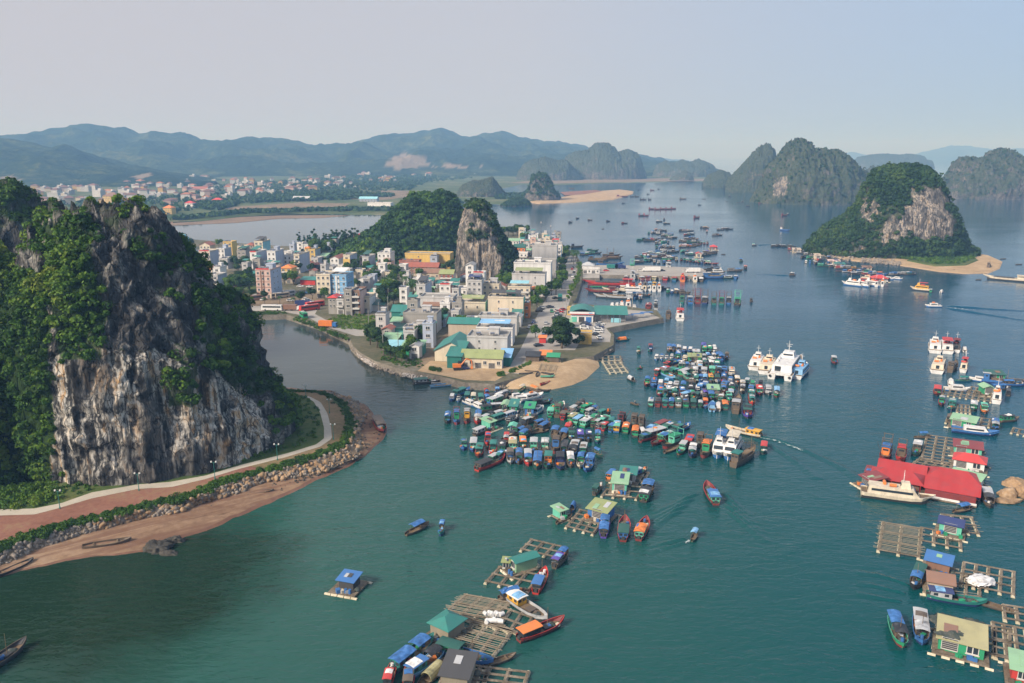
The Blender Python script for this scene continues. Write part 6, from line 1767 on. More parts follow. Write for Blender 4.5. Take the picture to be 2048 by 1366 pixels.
boats("in the island chain's nearer half", CH_, 'E', """460 315 20 fdnd 10;540 320 10 fgmg 9;490 382 80 hnww 9;545 385 80 fbbb 9;600 385 80 fbns 10;690 350 20 fnrs;640 400 20 fdns;740 432 -5 fGgm 14;700 405 20 fggd 9;800 325 20 hnnb 9;830 395 10 fnbb;930 405 10 hdtt 11;860 440 10 fnnw;900 430 20 fnss;960 462 0 fnrr;1030 450 10 fnws;1100 455 0 fnss;1180 465 0 fnyn;950 500 0 onnn 9;1040 510 0 fsbb 8;1110 510 0 fnoo 8""")
boats("in the island chain's far end", CH_, 'E', """80 162 0 fdns 13;150 158 0 fdws 13;215 165 0 fdds 12;300 168 5 fnnn 12;290 208 -10 fnrn 9;370 230 -10 fnnn;430 255 -10 fdsw;500 240 0 fdds;520 275 0 fnss;600 310 0 fnns;660 310 10 fnss""")
boats("in the chain before the little beach", CH_, 'E', """1190 545 0 fddw 15;1290 490 10 hnnb 9;1250 510 0 fsbb;1350 515 0 fgtt 10;1340 550 0 fnrs;1400 535 0 fbbb;1460 540 0 fnss;1530 545 0 fbbo;1340 600 -10 wccc 12;1560 612 0 fdss;1620 605 -20 wwww 11;1740 605 -30 wwww 10;1690 550 0 fnsb;1740 545 0 fnbb;1790 545 0 fdss;1850 545 0 fnss;1930 545 0 fdtb""")
boats("anchored off the steep island", 'white tour boats off the island', 'E', "1115 690 158 Fwww 19;1240 700 160 Fwwr 15;1320 700 100 wwww 9;1365 690 160 Fwww 18;1445 695 120 Fwwr 12;1535 695 60 Fwww 11")
boats("anchored by the island beach", None, 'K', "1410 985 168 Fcyr 18;1475 995 60 hGgs 9;1542 997 40 wwww 8;1930 922 168 Cccc 40;1832 842 75 Cnnn 20;1770 920 0 onnn 6;1600 862 0 onnn 9;1920 792 0 onnn 7;2018 826 0 onnn 8")
boats("speeding with a white wake", None, 'K', "1490 1085 178 wwww 13")
boats("out in the far channel", 'vessels in the far channel', 'K', "583 618 -22 CbwR 20;580 527 8 CRRR 16;605 518 10 fGss 10;40 540 5 CRRR 14;60 462 0 fdnd 9;355 468 0 fdnd 11;245 408 0 fdnd 9;85 424 0 onnn 12;300 446 0 onnn 14;325 440 0 fndn 9;430 452 0 fnrd 10;630 893 0 hnns 7;375 1055 -90 hnnd 8;395 710 0 fdwm 7;225 440 0 onnn 8")
boats("out in the far bay", 'vessels in the far bay', 'M', """1290 630 10 fnns 10;1332 607 20 fnns 10;1405 617 0 fnns 10;1512 624 10 fnnb 10;1607 636 0 fdrd 12;1705 592 0 Cdrd 12;1733 592 0 CRrr 12;1765 553 0 CRRr 13;1798 555 0 CRRr 13;1830 553 0 CRRr 13;1862 553 0 CRRr 13;1893 551 0 CRRr 13;2030 605 8 CRRR 14;1810 625 0 fnnw 9;1838 612 -80 fRRd 9;1855 637 0 fnnd 9;1601 518 0 fdds 10;1595 480 0 CRRR 36;1652 480 0 CddR 14;1680 480 0 CddR 14;1708 497 0 Cddd 12;1726 497 0 Cddd 10;1754 497 0 Cddd 10;1770 442 0 CRRd 16;1745 465 0 fddd 10;1690 441 0 fddd 10;1808 436 0 fddd 10;1950 494 0 CnnK 20;1300 433 0 CnnK 22;1480 668 0 onnn 5""")
boats("among the white boats at upper right", 'boats at the upper right moorings', 'G', "662 165 98 Fwww 25;742 170 100 Fwwr 24;812 175 100 FwdR 16;870 180 95 wwww 8;690 305 68 FwcO 24;790 310 62 Bnnn 17;870 315 66 Fwcr 13".replace('FwcO', 'Fwco'))
boats("around the upper fish farm", 'boats at the upper fish farm', 'G', "775 415 75 wwww 9;820 460 -3 wwww 11;680 480 -88 hRdr 11;1095 525 92 FwwO 14;1178 490 90 hdkd 7;710 555 -85 fRgG 10;782 580 -95 fttt 12;935 590 -88 hGgs 10;1010 605 -88 hogm 9;985 395 -8 wwww 10;1100 412 -5 Bbbs 13;1220 425 0 fbnb 11;1125 455 0 hdbb 9;865 395 0 sttt 8;590 365 0 onnn 4".replace('FwwO', 'Fwwo').replace('590 365 0 onnn 4', ''))
boats("around the middle fish farm", 'boats at the middle fish farm', 'G', "1085 725 -75 fdtb 11;1185 675 5 hngk 9;945 760 -6 wbww 16;580 792 0 snnb 7;770 665 80 fnnn 9;315 930 -110 TRob 13;425 935 -110 Trnr 12;535 890 -105 fGns 13;200 1075 -120 hnGR 11")
boats("around the red-roofed floating restaurant", 'boats at the floating restaurant', 'G', "400 1222 -8 Fccw 21;855 1235 -90 hdGs 9;938 1232 -90 hdbl 9;1035 1240 -70 fnns 12;860 1305 15 sdnb 8")
boats("around the lowest fish farm", 'boats at the lowest fish farm', 'H', "575 610 -105 fkGG 12.5;865 760 -9 ftsv 14;1150 805 165 onnn 12;430 1010 -70 fgtb 13;600 990 -80 fbos 14;870 1165 -8 onnn 9".replace('onnn 12', 'onnn 11'))
boats("near the lattice rafts", 'boats at the lattice rafts', 'I', "400 85 28 snnb 10;600 105 -112 ftnb 6.5;1600 345 45 fnnp 10;1430 530 60 frnb 12;1195 655 15 hnnb 8;1310 755 -32 fsyw 16;1440 940 22 fRko 14;370 1140 35 fttb 15;480 1220 38 fltb 13;800 1160 -17 fbgG 15;545 1290 40 snrK 12;1085 1190 20 onnn 9;170 1330 75 fRnr 9;330 1330 80 frnn 10")
boats("moored at the green hut rafts", 'boats at the green hut rafts', 'J', "592 420 55 fnGG 9;1095 440 70 fdgk 17;735 285 40 hnob 8;340 600 60 sbnb 7;250 720 30 onnn 8;660 810 85 fpnb 13;860 830 78 fRbG 15;1050 830 72 fRmo 14;1030 250 30 fdbs 9")
boats("under way among the fish farms", None, 'J', "1750 465 118 fRmb 16;1580 900 60 sGnl 7")
for hd, q, lb in ((-70, (760, 855), 'red and brown wooden boat stranded on the sand by the near rock'),):
    boat('f', at(*q, .4), hd, 'R', 'n', 'n', 13, lb, None, True, 5, z=.35)
boat('o', at(215, 1092), 20, 'n', 'n', 'n', 10, 'rotting wooden boat wreck lying on the near beach', None, True, 6, z=.35)
boat('o', at(30, 1140), 60, 'd', 'n', 'n', 8, 'dark half buried boat at the near end of the beach', None, True, 7, z=.2)
boat('o', at(520, 988), 15, 'n', 'n', 'n', 7, 'broken boat ribs on the red sand near the hedge', None, True, 8, z=.2)
boat('f', at(2, 1325), 75, 'd', 'd', 'd', 11, 'dark boat with tall pole cut by the left picture edge', None, True, 9)
boat('f', at(*vp('b', 590, 1240)), 20, 'd', 's', 'G', 13, 'dark work boat with green roof below the rubble bank', None, True, 10)
boat('o', at(*vp('b', 705, 1260)), 22, 'l', 'l', 'l', 12, 'long light blue open boat below the rubble bank', None, True, 11)
boat('o', at(*vp('b', 665, 1240)), 20, 'w', 'w', 'w', 7, 'small white open boat beside the light blue one', None, True, 12)
boat('o', at(*vp('b', 1442, 1240), 1.6), 40, 'r', 'n', 'n', 5, 'small red boat resting on the sand spit', None, True, 13, z=1.3)
for i, (x, y, h, c, lb) in enumerate(((1300, 1175, 10, 'd', 'dark upturned skiff on the sand spit'), (1340, 1160, -20, 'n', 'brown skiff on the sand spit beside the dark one'), (1385, 1180, 80, 'd', 'narrow dark skiff pointing at the water on the spit'), (1460, 1175, -30, 'd', 'larger dark skiff under repair on the spit'), (1460, 1195, 0, 'm', 'mint skiff lying at the top of the spit beach'))):
    boat('o', at(*vp('b', x, y), 2.4), h, c, 'n', 'n', 5.5, lb, None, True, 20 + i, z=2.3)
# catamaran: the big white ferry
def catamaran():
    L, B = 33, 8.6
    o = tag(empty('catamaran_ferry', at(*vp('Y', 1405, 330)), seen(*vp('Y', 1405, 330), 54)), 'big white catamaran ferry with blue side bands, tallest in its row', 'ferry', None)
    for s in (-1, 1):
        hm_ = put('hull', cached(('cath',), lambda: hull_mesh(L, 3.2, 2.6, 'w', 'b', square=.95, deckz=2.3)), o, (0, s * 3.1, 0))
        put('hull_band', cached(('catb',), lambda: MB().box((-3, 0, 0), (L * .7, .1, .9)).mesh('hull_band', bpaint('l'))), hm_, (0, s * 1.58, 1.9))
        put('tyre_fender', cached(('tyr',), lambda: MB().bar((-.15, 0, 0), (.15, 0, 0), .5, 10).mesh('tyre_fender', bpaint('k'))), o, (-L * .51, s * 3.6, 1.5))
    put('bridge_deck', cached(('catd',), lambda: box_mesh('bridge_deck', (L * .86, B * .9, .8), bpaint('w'))), o, (-L * .06, 0, 1.8))
    def dh():
        prof = [(-L * .40, 0), (L * .36, 0), (L * .22, 2.5), (-L * .38, 2.5)]
        return MB().loft([[(p[0], s * B * .44 * (1 if p[1] < .1 else .95), p[1]) for p in prof] for s in (-1, 1)]).mesh('deckhouse', bpaint('w'))
    d = put('deckhouse', dh(), o, (0, 0, 2.6))
    put('window_band', MB().box((-L * .05, 0, 1.5), (L * .6, B * .885, .8)).mesh('window_band', M_glass), d)
    wh = put('wheelhouse', box_mesh('wheelhouse', (5.5, 5, 2.2), bpaint('w'), .2), o, (L * .1, 0, 5.1))
    put('window_band', MB().box((0, 0, 1.2), (5.2, 3.6, .7)).mesh('window_band', M_glass), wh)
    put('mast', MB().bar((0, 0, 0), (0, 0, 4.6), .15, 6, r2=.06).bar((0, -1.2, 3), (0, 1.2, 3), .07, 4).bar((0, -.8, 2.2), (0, .8, 2.2), .1, 5).mesh('mast', bpaint('w')), o, (L * .08, 0, 7.3))
    put('stern_door', box_mesh('stern_door', (.1, 2.2, 2), M_glass), o, (-L * .40, 1.5, 2.7))
    for i in range(2): put('life_raft', MB().bar((-.9, 0, 0), (.9, 0, 0), .45, 8).mesh('life_raft', bpaint('w')), o, (-L * .2 + i * 4, 2.6, 5.5))
catamaran()
# ------------------------------------------------------------------ fish-farm rafts and floating huts
M_plank = mat_ground('weathered_plank', (.085, .07, .05), (.19, .155, .115), (.33, .28, .22), .4, 2.2, .04)
M_foam = mat_ground('float_foam', (.40, .35, .24), (.55, .49, .36), (.68, .63, .52), .4, 2.2, .04)
FLOAT = MB().bar((-.65, 0, 0), (.65, 0, 0), .38, 8).mesh('float', M_foam)
def raft(label, v, O, A, B, nx, ny, lattice=0, wid=.45, floats=1, mat=None, name='fish_farm_raft', z=0.0):
    o_, a_, b_ = (at(*vp(v, *q), z) for q in (O, A, B))
    U, Vv = a_ - o_, b_ - o_
    o = tag(empty(name, o_), label, 'raft', 'fish farm rafts')
    lu, lv = U.length, Vv.length
    def beam(mb, p, d, ln, w, z=.42, h=.14):
        mb.box((p.x + d.x * ln / 2, p.y + d.y * ln / 2, z), (ln, w, h), rz=math.atan2(d.y, d.x))
    mb = MB()
    un, vn = U.normalized(), Vv.normalized()
    for i in range(nx + 1): beam(mb, U * (i / nx) - vn * .3, vn, lv + .6, wid if i % 2 == 0 or lattice == 0 else wid * .6)
    for j in range(ny + 1): beam(mb, Vv * (j / ny) - un * .3, un, lu + .6, wid, .57)
    mb.build('plank_lattice', mat or M_plank, o)
    if lattice:
        mb = MB()
        r = random.Random(label)
        n = int(lattice * .55)
        for k in range(n):
            t = (k + .5 + r.uniform(-.25, .25)) / n
            p, q = Vv * t - un * r.uniform(.2, 1.2), Vv * min(1, max(0, t + r.uniform(-.01, .01))) + U + un * r.uniform(.2, 1.2)
            mb.bar((p.x, p.y, .72), (q.x, q.y, .72), .06, 4)
        mb.build('bamboo_lattice', paint(CO['bamboo'], .7, .5, 'bamboo_pole'), o)
    if floats:
        k = 0
        step = max(1, int(math.ceil((nx + 1) * (ny * 2 + 1) / 90)))
        for i in range(nx + 1):
            for j in range(ny * 2 + 1):
                k += 1
                if k % step: continue
                p = U * (i / nx) + Vv * (j / (ny * 2))
                put('float', FLOAT, o, (p.x, p.y, .08), math.atan2(vn.y, vn.x))
    return o
def hut(label, v, xl, xr, yt, h, d, wall, roof, rz=-7, plat=1.6, flags='', nm='floating_hut', z=.9):
    h, d, plat = h * .68, d * .75, plat * .55
    z = .75
    P, w = place(v, xl, xr, yt, h, d, z)
    b = building(label, P, w, d, h, wall, wall, roof, fl=1, flags=flags, rz=seen(*vp(v, (xl + xr) / 2, yt), rz) if rz != -7 else R(-9), name=nm, cat='floating hut', group='floating huts')
    if plat: MB().box((w / 2, d / 2 - .5, -.45), (w + plat * 2, d + plat * 2.4, .3)).build('platform', M_plank, b)
    if plat:
        for i in range(5):
            for y in (-plat - .8, d + plat): put('float', FLOAT, b, (-plat + (w + 2 * plat) * i / 4, y, -.85))
    hr = random.Random(label)
    for i in range(4 if plat > .3 else 0):
        kc = hr.choice('nbwocgs')
        q = .45 + .4 * hr.random()
        put('crate', cached(('crt', kc), lambda: box_mesh('crate', (.9, .7, .6), bpaint(kc))), b, (w * hr.random(), -plat * hr.uniform(.2, 1) - .3, -.3), hr.random() * 3, (q + .3, q + .3, q + .4))
    if plat > .3: put('net_pile', lump_mesh('net_pile', hr.randrange(6), M_net), b, (w + plat * .6, d * hr.random(), -.1), 0, (.7, 1.0, .7))
    if roof.startswith('lean'):
        for i in range(hr.randrange(1, 3)):
            pm = MB().box((0, 0, 0), (w * hr.uniform(.2, .4), d * hr.uniform(.35, .6), .05)).build('roof_patch', roofm(hr.choice(['silver', 'dark', 'ltgreen', 'navy', 'brown'])), b)
            yy = d * hr.uniform(.3, .7)
            pm.location = (w * hr.uniform(.2, .8), yy, h + d * .16 * (yy + .5) / (d + 1) + .06)
            pm.rotation_euler.x = math.atan(d * .16 / (d + 1))
    if 'd' in flags:
        for i in range(2): put('drum', cached(('drum', 'b'), lambda: MB().bar((0, 0, 0), (0, 0, .9), .3, 8).mesh('drum', bpaint('b'))), b, (w * .7 + i * .9, -1.3, -.3))
    return b
raft('bamboo pole raft, upper half, right of the two lattice rafts', 'H', (285,385), (585,440), (320,180), 2, 3, 44)
raft('plank raft with open pens joined to the bamboo pole raft', 'H', (600,315), (900,375), (605,220), 3, 2)
raft('fish pens beside the blue roofed hut at the lower right', 'H', (900,640), (1290,720), (925,480), 4, 3)
raft('fish pens beyond the net covered green hut', 'H', (1160,1180), (1420,1240), (1140,930), 3, 4)
raft('fish pens below the net covered green hut', 'H', (700,1100), (1260,1190), (735,900), 5, 2)
raft('plank landing with boxes at the right picture edge', 'H', (1230,900), (1420,930), (1220,800), 2, 2)
raft('plank raft under the brown roofed hut', 'H', (630,700), (1040,740), (650,540), 4, 2)
raft('plank raft beside the mint hut with blue roof', 'H', (800,240), (1030,265), (760,120), 3, 2, 10)
raft('large bamboo lattice raft left of the teal hip roofed hut', 'I', (640,780), (1010,850), (800,645), 3, 2, 26)
raft('second bamboo lattice raft in front of the teal hip roofed hut', 'I', (690,1090), (1010,1180), (880,860), 3, 3, 30)
raft('bamboo lattice raft at the open water side', 'I', (1010,1180), (1150,1160), (900,880), 2, 3, 26) if 0 else None
raft('open fish pens between the lattice rafts and the orange roofed boat', 'I', (980,880), (1260,985), (1080,740), 3, 2)
raft('walkway raft carrying white foam floats', 'I', (880,880), (1230,960), (780,830), 4, 1)
raft('four fish pens in front of the teal gabled hut', 'I', (975,530), (1320,605), (1085,410), 3, 2)
raft('fish pens behind the teal gabled hut', 'I', (1270,260), (1560,330), (1350,180), 3, 2)
raft('fish pens at the bottom picture edge', 'I', (960,1360), (1290,1400), (1000,1260), 2, 2)
raft('plank raft beside the dark roofed hut at the bottom', 'I', (840,1350), (960,1370), (860,1240), 2, 2)
raft('fish pens in front of the mint and olive hut', 'J', (635,480), (985,510), (680,420), 3, 1)
raft('fish pens beside the blue hut with olive roof', 'J', (270,800), (540,870), (410,630), 3, 4)
raft('walkways around the two roofed huts', 'J', (900,330), (1050,340), (960,240), 3, 2)
raft('long dark fish pens, upper part, behind the red restaurant', 'G', (570,950), (790,985), (610,780), 3, 8)
raft('dark fish pens touching the red restaurant roof', 'G', (500,985), (760,1035), (560,940), 4, 3)
raft('grid of fish pens beside the white cruiser at upper right', 'G', (715,495), (1055,545), (740,440), 8, 3)
raft('plank raft below the upper green hut', 'G', (740,690), (1040,720), (760,640), 5, 2)
raft('small fish pens between the green boats', 'G', (820,615), (910,625), (825,565), 3, 2)
raft('plank raft with sorting tables below the middle green hut', 'G', (900,490), (1060,520), (920,440), 4, 2)
raft('plank raft by the highest green hut', 'G', (1030,405), (1260,420), (1060,375), 4, 1)
raft('little raft at the right picture edge', 'G', (1200,760), (1290,780), (1215,730), 2, 1)
raft('tan bamboo platform moored off the sand spit', 'b', (1920,1175), (2050,1165), (1865,1090), 3, 3, 24, name='bamboo_platform', mat=M_foam)
raft('rack with rows of white floats off the sand spit', 'b', (1735,1085), (2005,1090), (1735,1045), 6, 2, 0, name='float_rack')
raft('low bamboo drying rack on the sand spit', 'b', (1395,1150), (1505,1160), (1415,1108), 3, 1, 16, .2, 0, name='drying_rack', z=2.6)
hut('green hut with olive and teal roof inside the crowded mooring', 'C', 1000, 1240, 335, 3.0, 5, 'green', 'lean:olive')
hut('green hut with wide teal green roof amid the crowded mooring', 'X', 935, 1070, 185, 3.0, 5, 'green', 'lean:ltgreen', flags='d')
hut('small plain green hut box at the top of the crowded mooring', 'C', 1100, 1200, 225, 2.6, 3, 'mint', 'lean:silver', plat=.6)
hut('green hut with dull roof, leftmost of the huts off the spit', 'A', 745, 800, 270, 2.8, 6, 'green', 'gable:ltgreen', plat=1)
hut('larger green hut with dark teal roof among the huts off the spit', 'A', 825, 905, 285, 3.2, 7, 'green', 'lean:teal', plat=1)
hut('blue hut with green roof among the huts off the spit', 'A', 995, 1090, 305, 3.2, 6, 'blue', 'lean:green', plat=1)
hut('mint hut with green roof in the middle row off the spit', 'A', 610, 700, 470, 2.8, 5, 'mint', 'lean:ltgreen', rz=20)
hut('tiny pointed green hut in the middle row off the spit', 'A', 826, 885, 505, 2.4, 3.4, 'green', 'gable:mint', plat=.8)
hut('long teal roofed hut on the double hut raft', 'J', 825, 975, 235, 3.0, 5, 'palegrey', 'lean:teal', rz=-5)
hut('mint hut with orange door under an olive roof', 'J', 740, 885, 330, 3.2, 7, 'mint', 'lean:ltgreen', rz=-5, flags='d')
hut('blue hut with pale olive roof beside the pens', 'J', 490, 700, 590, 3.0, 6, 'blue', 'lean:olive', rz=-14)
hut('little green hut with pale green roof at the pens', 'J', 205, 290, 625, 2.4, 3.5, 'mint', 'lean:ltgreen', rz=20, plat=.8)
hut('hut with teal hipped roof and bare plank walls', 'I', 505, 700, 855, 3.2, 6, 'bamboo', 'hip:teal', rz=-24, flags='nd')
hut('hut with teal gable and mint porch', 'I', 1180, 1265, 320, 3.2, 7, 'ltgreen', 'gable:teal', rz=-38, flags='d')
hut('olive green toilet hut beside the teal gabled hut', 'I', 1118, 1160, 345, 2.4, 1.8, 'olive', 'lean:olive', plat=0, z=.7)
hut('hut with dark panelled roof at the bottom picture edge', 'I', 595, 820, 1290, 3.2, 7, 'bamboo', 'lean:dark', rz=-8, flags='nd')
hut('floating hut with blue roof standing alone on open water', 'o', 677, 709, 1158, 2.4, 3.8, 'dark', 'lean:blue', rz=-10, plat=2.4, flags='nd')  # dark wall colour stands in for the shade of the open interior
hut('mint plank hut with blue roof behind the bamboo pole raft', 'H', 745, 890, 165, 3.0, 5, 'mint', 'gable:navy', rz=-12)
hut('open hut with blue roof above the brown roofed hut', 'H', 645, 800, 440, 2.8, 4.5, 'brown', 'lean:blue', rz=-14, flags='nd')
hut('hut with rusty brown roof and plank wall', 'H', 665, 825, 600, 2.6, 5.5, 'tan', 'gable:brown', rz=-10, flags='nd')
hut('long bright green hut draped with grey nets', 'H', 740, 1035, 1020, 3.0, 8, 'green', 'lean:khaki', rz=-14, flags='')
hut('red sided hut at the lower right picture corner', 'H', 1290, 1420, 1250, 3.0, 6, 'red', 'lean:ltgreen', rz=-14)
hut('highest green hut with dark green roof at upper right', 'G', 1045, 1150, 345, 3.0, 6, 'green', 'lean:darkgreen')
hut('green hut with gable roof below the highest one', 'G', 1010, 1075, 440, 3.0, 6, 'green', 'gable:ltgreen')
hut('long low green hut with pale green roof', 'G', 780, 925, 655, 3.0, 6, 'green', 'lean:ltgreen', rz=-10)
hut('hut with dark red roof and solar panel', 'G', 805, 970, 845, 3.0, 6, 'mint', 'lean:darkred', rz=-8)
hut('white hut with yellow windows and bright red roof', 'G', 800, 985, 935, 3.4, 7, 'white', 'hip:red', rz=-10)
hut('white hut with long pale green roof behind the restaurant', 'G', 775, 960, 1040, 3.0, 5, 'white', 'lean:ltgreen', rz=-14)
hut('green shack attached to the end of the pale green roofed hut', 'G', 925, 990, 1065, 2.6, 3, 'green', 'lean:darkgreen', rz=-14, plat=.6)
hut('open pavilion with red hipped roof in the anchorage', 'D', 1345, 1460, 475, 3.2, 9, 'darkred', 'hip:red')
hut('little cream house with red roof in the anchorage', 'D', 1090, 1180, 600, 3.6, 7, 'cream', 'gable:red')
hut('tan roofed hut at the far end of the island chain', 'E', 320, 420, 200, 2.6, 9, 'tan', 'lean:tan', plat=1)
hut('white house with tan roof in the island chain', 'E', 620, 695, 280, 4, 9, 'cream', 'lean:tan', plat=1)
hut('long house with faded red roof in the island chain', 'E', 805, 950, 355, 2.6, 7, 'tan', 'lean:pink', plat=1)
hut('brown shed near the beach in the island chain', 'E', 1275, 1385, 440, 3, 6, 'tan', 'lean:brown', plat=1)
hut('red roofed pavilion behind the white tour boats', 'E', 1405, 1600, 590, 2.6, 10, 'darkred', 'hip:red', plat=1)
hut('teal roofed shelter in the island chain', 'E', 900, 1020, 395, 2.6, 7, 'palegrey', 'lean:teal', plat=1)
# the floating restaurant
def restaurant():
    o = tag(empty('floating_restaurant', at(*vp('G', 565, 1145)), R(-30)), 'large floating restaurant under three joined bright red roofs', 'restaurant')
    o.scale = (.565, .66, .58)
    MB().box((0, 2, .35), (45, 24, .5)).build('platform', M_plank, o)
    for nm, x, y, w, d, h, kd in (('left_roof', -21, -6, 22, 11, 3.6, 'hip'), ('back_roof', -19, 6, 20, 9, 3.9, 'gable'), ('right_roof', 2, -7, 21, 11, 3.6, 'gable'), ('rear_right_roof', 2, 5, 21, 11, 4.0, 'hip')):
        q = roof_shape(kd, w, d, h, .7).build('roof', roofm('deepred'), o)
        q.location = (x, y, .5)
    wl = MB().box((12, 1, 2.2), (20, 20, 3.2)).build('wall', wallm('darkred'), o)
    MB().box((-10, 3, 2.2), (19, 16, 3.2)).build('dining_hall', wallm('brown'), o)
    for x in range(-20, 23, 4): MB().bar((x, -7.4, .5), (x, -7.4, 4.2), .14, 6).build('post', paint(CO['red'], .5, .3, 'post_red'), o)
    MB().box((12, -9.3, 1.1), (21, .12, 1.0)).build('railing', bpaint('w'), o)
    for x in (-16, -5, 8, 18):
        MB().box((x, -1.2 if x < 0 else -2, 6.4), (2.6, 1.1, .1)).build('skylight', paint(CO['palegrey'], .3, .2, 'skylight'), o)
restaurant()
hut('small dark red roofed annex left of the restaurant', 'G', 145, 255, 1050, 3.0, 6, 'darkgreen', 'lean:darkred', rz=-30)
for i in range(16):
    p = at(*vp('I', 975 + (i % 8) * 18 + rng.uniform(-8, 8), 800 + (i // 8) * 55 + rng.uniform(-8, 8)), .7)
    o = link_mesh('foam_float', cached(('ff',), lambda: MB().bar((-.5, 0, 0), (.5, 0, 0), .4, 10).mesh('foam_float', bpaint('w'))))
    o.location = (p.x, p.y, 1.0)
    o.rotation_euler.z = rng.uniform(0, 3)
    tag(o, 'white foam float lying in the heap on the walkway raft', 'float', 'white foam floats on the raft')
def tarp_heap(name, P, s, c, label, seed):
    P_, F_ = rock_geo(seed + 20, 4)
    P_ = P_ + (fbm(P_ * 2.4 + seed, 4, True) - .6)[:, None] * P_ * 1.1
    o = link_mesh(name, np_mesh(name, P_, F_, tarp(c) if c else M_net))
    o.location, o.scale = P, s
    tag(o, label, 'net' if not c else 'tarpaulin')
tarp_heap('white_tarpaulin', at(*vp('H', 1060, 605), .9), (2.6, 2.3, .5), 'w', 'crumpled white sheet heaped on the fish pens', 3)
for i, (x, y) in enumerate(((800, 890), (830, 975), (985, 925))):
    tarp_heap('net_cover', at(*vp('H', x, y + 14), 3.0), (2.5, 2.1, .32), None, f'{ordinal(i + 1)} of the grey nets from the left on the long green hut', i + 1)

# ------------------------------------------------------------------ vehicles
M_tyre = paint((.02, .02, .02), .8, .2, 'tyre')
M_lamp = paint((.6, .6, .55), .2, .1, 'lamp_glass')
def car_meshes(c):
    P = lambda: None
    body = MB()
    prof = [(-2.1, .35), (2.1, .35), (2.15, .75), (1.2, .92), (-1.75, .98), (-2.15, .8)]
    body.loft([[(p[0], y, p[1]) for p in prof] for y in (-.86, .86)])
    cab = MB()
    prof = [(-1.75, .95), (1.15, .92), (.5, 1.42), (-1.25, 1.45)]
    cab.loft([[(p[0], s * (.8 if p[1] < 1 else .66), p[1]) for p in prof] for s in (-1, 1)])
    roof = MB().box((-.37, 0, 1.46), (1.6, 1.3, .06))
    m = paint(CO[c], .25, .15, 'car_' + c)
    return body.mesh('body', m), cab.mesh('cabin_glass', M_glass), roof.mesh('roof', m)
WHEEL = MB().bar((0, -.1, 0), (0, .1, 0), .33, 10).mesh('wheel', M_tyre)
HEAD = MB().box((0, 0, 0), (.06, .35, .14)).mesh('headlight', M_lamp)
def car(P, hd, c, label, group=None, s=1.0):
    o = tag(empty('car', P, R(hd)), label, 'car', group)
    for nm, me in zip(('body', 'cabin_glass', 'roof'), cached(('car', c), lambda: car_meshes(c))): put(nm, me, o)
    for x in (-1.3, 1.35):
        for y in (-.82, .82): put('wheel', WHEEL, o, (x, y, .33))
    for y in (-.55, .55): put('headlight', HEAD, o, (2.13, y, .66))
    return o
def cars(v, lst, where, group):
    L_ = sorted(vp(v, x, y) + (h, c) for x, y, h, c in lst)
    cnt, tot = {}, {}
    for q in L_: tot[q[3]] = tot.get(q[3], 0) + 1
    for x, y, h, c in L_:
        cnt[c] = cnt.get(c, 0) + 1
        od = '' if tot[c] == 1 else f', {ordinal(cnt[c])} of its colour from the left'
        car(at(x, y, TZ + .03), h, c, f"{dict(palegrey='grey', ltblue='light blue').get(c, c)} car {where}{od}", group)
cars('d', [(380,475,-95,'white'),(408,378,85,'silver'),(210,360,-100,'navy'),(470,125,20,'dark'),(500,190,-90,'green'),(600,185,5,'white'),(625,200,5,'red'),(600,250,5,'dark'),(585,275,5,'white'),(560,300,5,'dark'),(600,225,5,'silver'),(680,165,30,'red'),(620,530,5,'silver'),(520,520,5,'white'),(490,550,5,'white'),(375,540,-90,'ltblue'),(290,730,20,'black'),(320,155,20,'dark'),(150,440,80,'white')], 'parked or driving on the lower street', 'cars on the lower street')
cars('d', [(1040,380,0,'navy'),(1010,395,0,'black'),(1060,405,0,'navy'),(1010,430,-8,'white'),(1015,455,-8,'white'),(1265,390,0,'white'),(1240,410,0,'silver'),(1250,440,0,'navy'),(1225,460,-5,'white'),(1240,480,-5,'white'),(1230,515,-5,'white'),(1190,550,60,'black'),(1250,610,-80,'white')], 'in the pier car park', 'cars in the pier car park')
cars('c', [(1110,700,85,'silver'),(1100,715,85,'white'),(1120,650,85,'dark'),(1130,620,85,'white'),(1095,600,85,'red'),(1110,580,85,'dark'),(840,1045,30,'dark'),(760,1180,10,'navy'),(640,1190,10,'silver'),(590,1240,0,'dark')], 'on the upper street', 'cars on the upper street')
cars('b', [(938,1120,0,'silver'),(1052,1120,0,'white'),(842,1140,10,'navy')], 'in the yard before the long cream house', 'cars in the shore yard')
cars('a', [(795,775,-90,'white'),(1050,785,20,'white'),(1205,715,10,'ltblue'),(1210,785,0,'silver'),(1190,775,0,'white'),(590,770,0,'white'),(1225,660,0,'white'),(1140,655,0,'white')], 'around the bus yard', 'cars around the bus yard')
def bus(P, hd, c, label, L=11.5, trim='dark'):
    o = tag(empty('bus', P, R(hd)), label, 'bus')
    MB().box((0, 0, 1.75), (L, 2.5, 2.7), taper=.03).build('body', paint(CO[c], .3, .2, 'bus_' + c), o)
    for y in (-1, 1): MB().box((-.2, y * 1.235, 2.15), (L * .86, .08, .85)).build('window_band', M_glass, o)
    MB().box((L / 2 - .02, 0, 1.9), (.1, 2.1, 1.3)).build('windscreen', M_glass, o)
    for x in (-L * .3, L * .3):
        for y in (-1.15, 1.15): put('wheel', WHEEL, o, (x, y, .45), 0, (1.4, 1.4, 1.4))
    MB().box((-L * .15, 0, 3.2), (2.2, 1.6, .25)).build('roof_unit', paint(CO['palegrey'], .5, .2, 'bus_unit'), o)
a_ = lambda x, y: at(*vp('a', x, y), TZ + .03)
bus(a_(885,868), 176, 'white', 'long white coach parked beside the canal wall')
bus(a_(1225,868), 42, 'red', 'red bus in front of the unfinished terrace, nearer one')
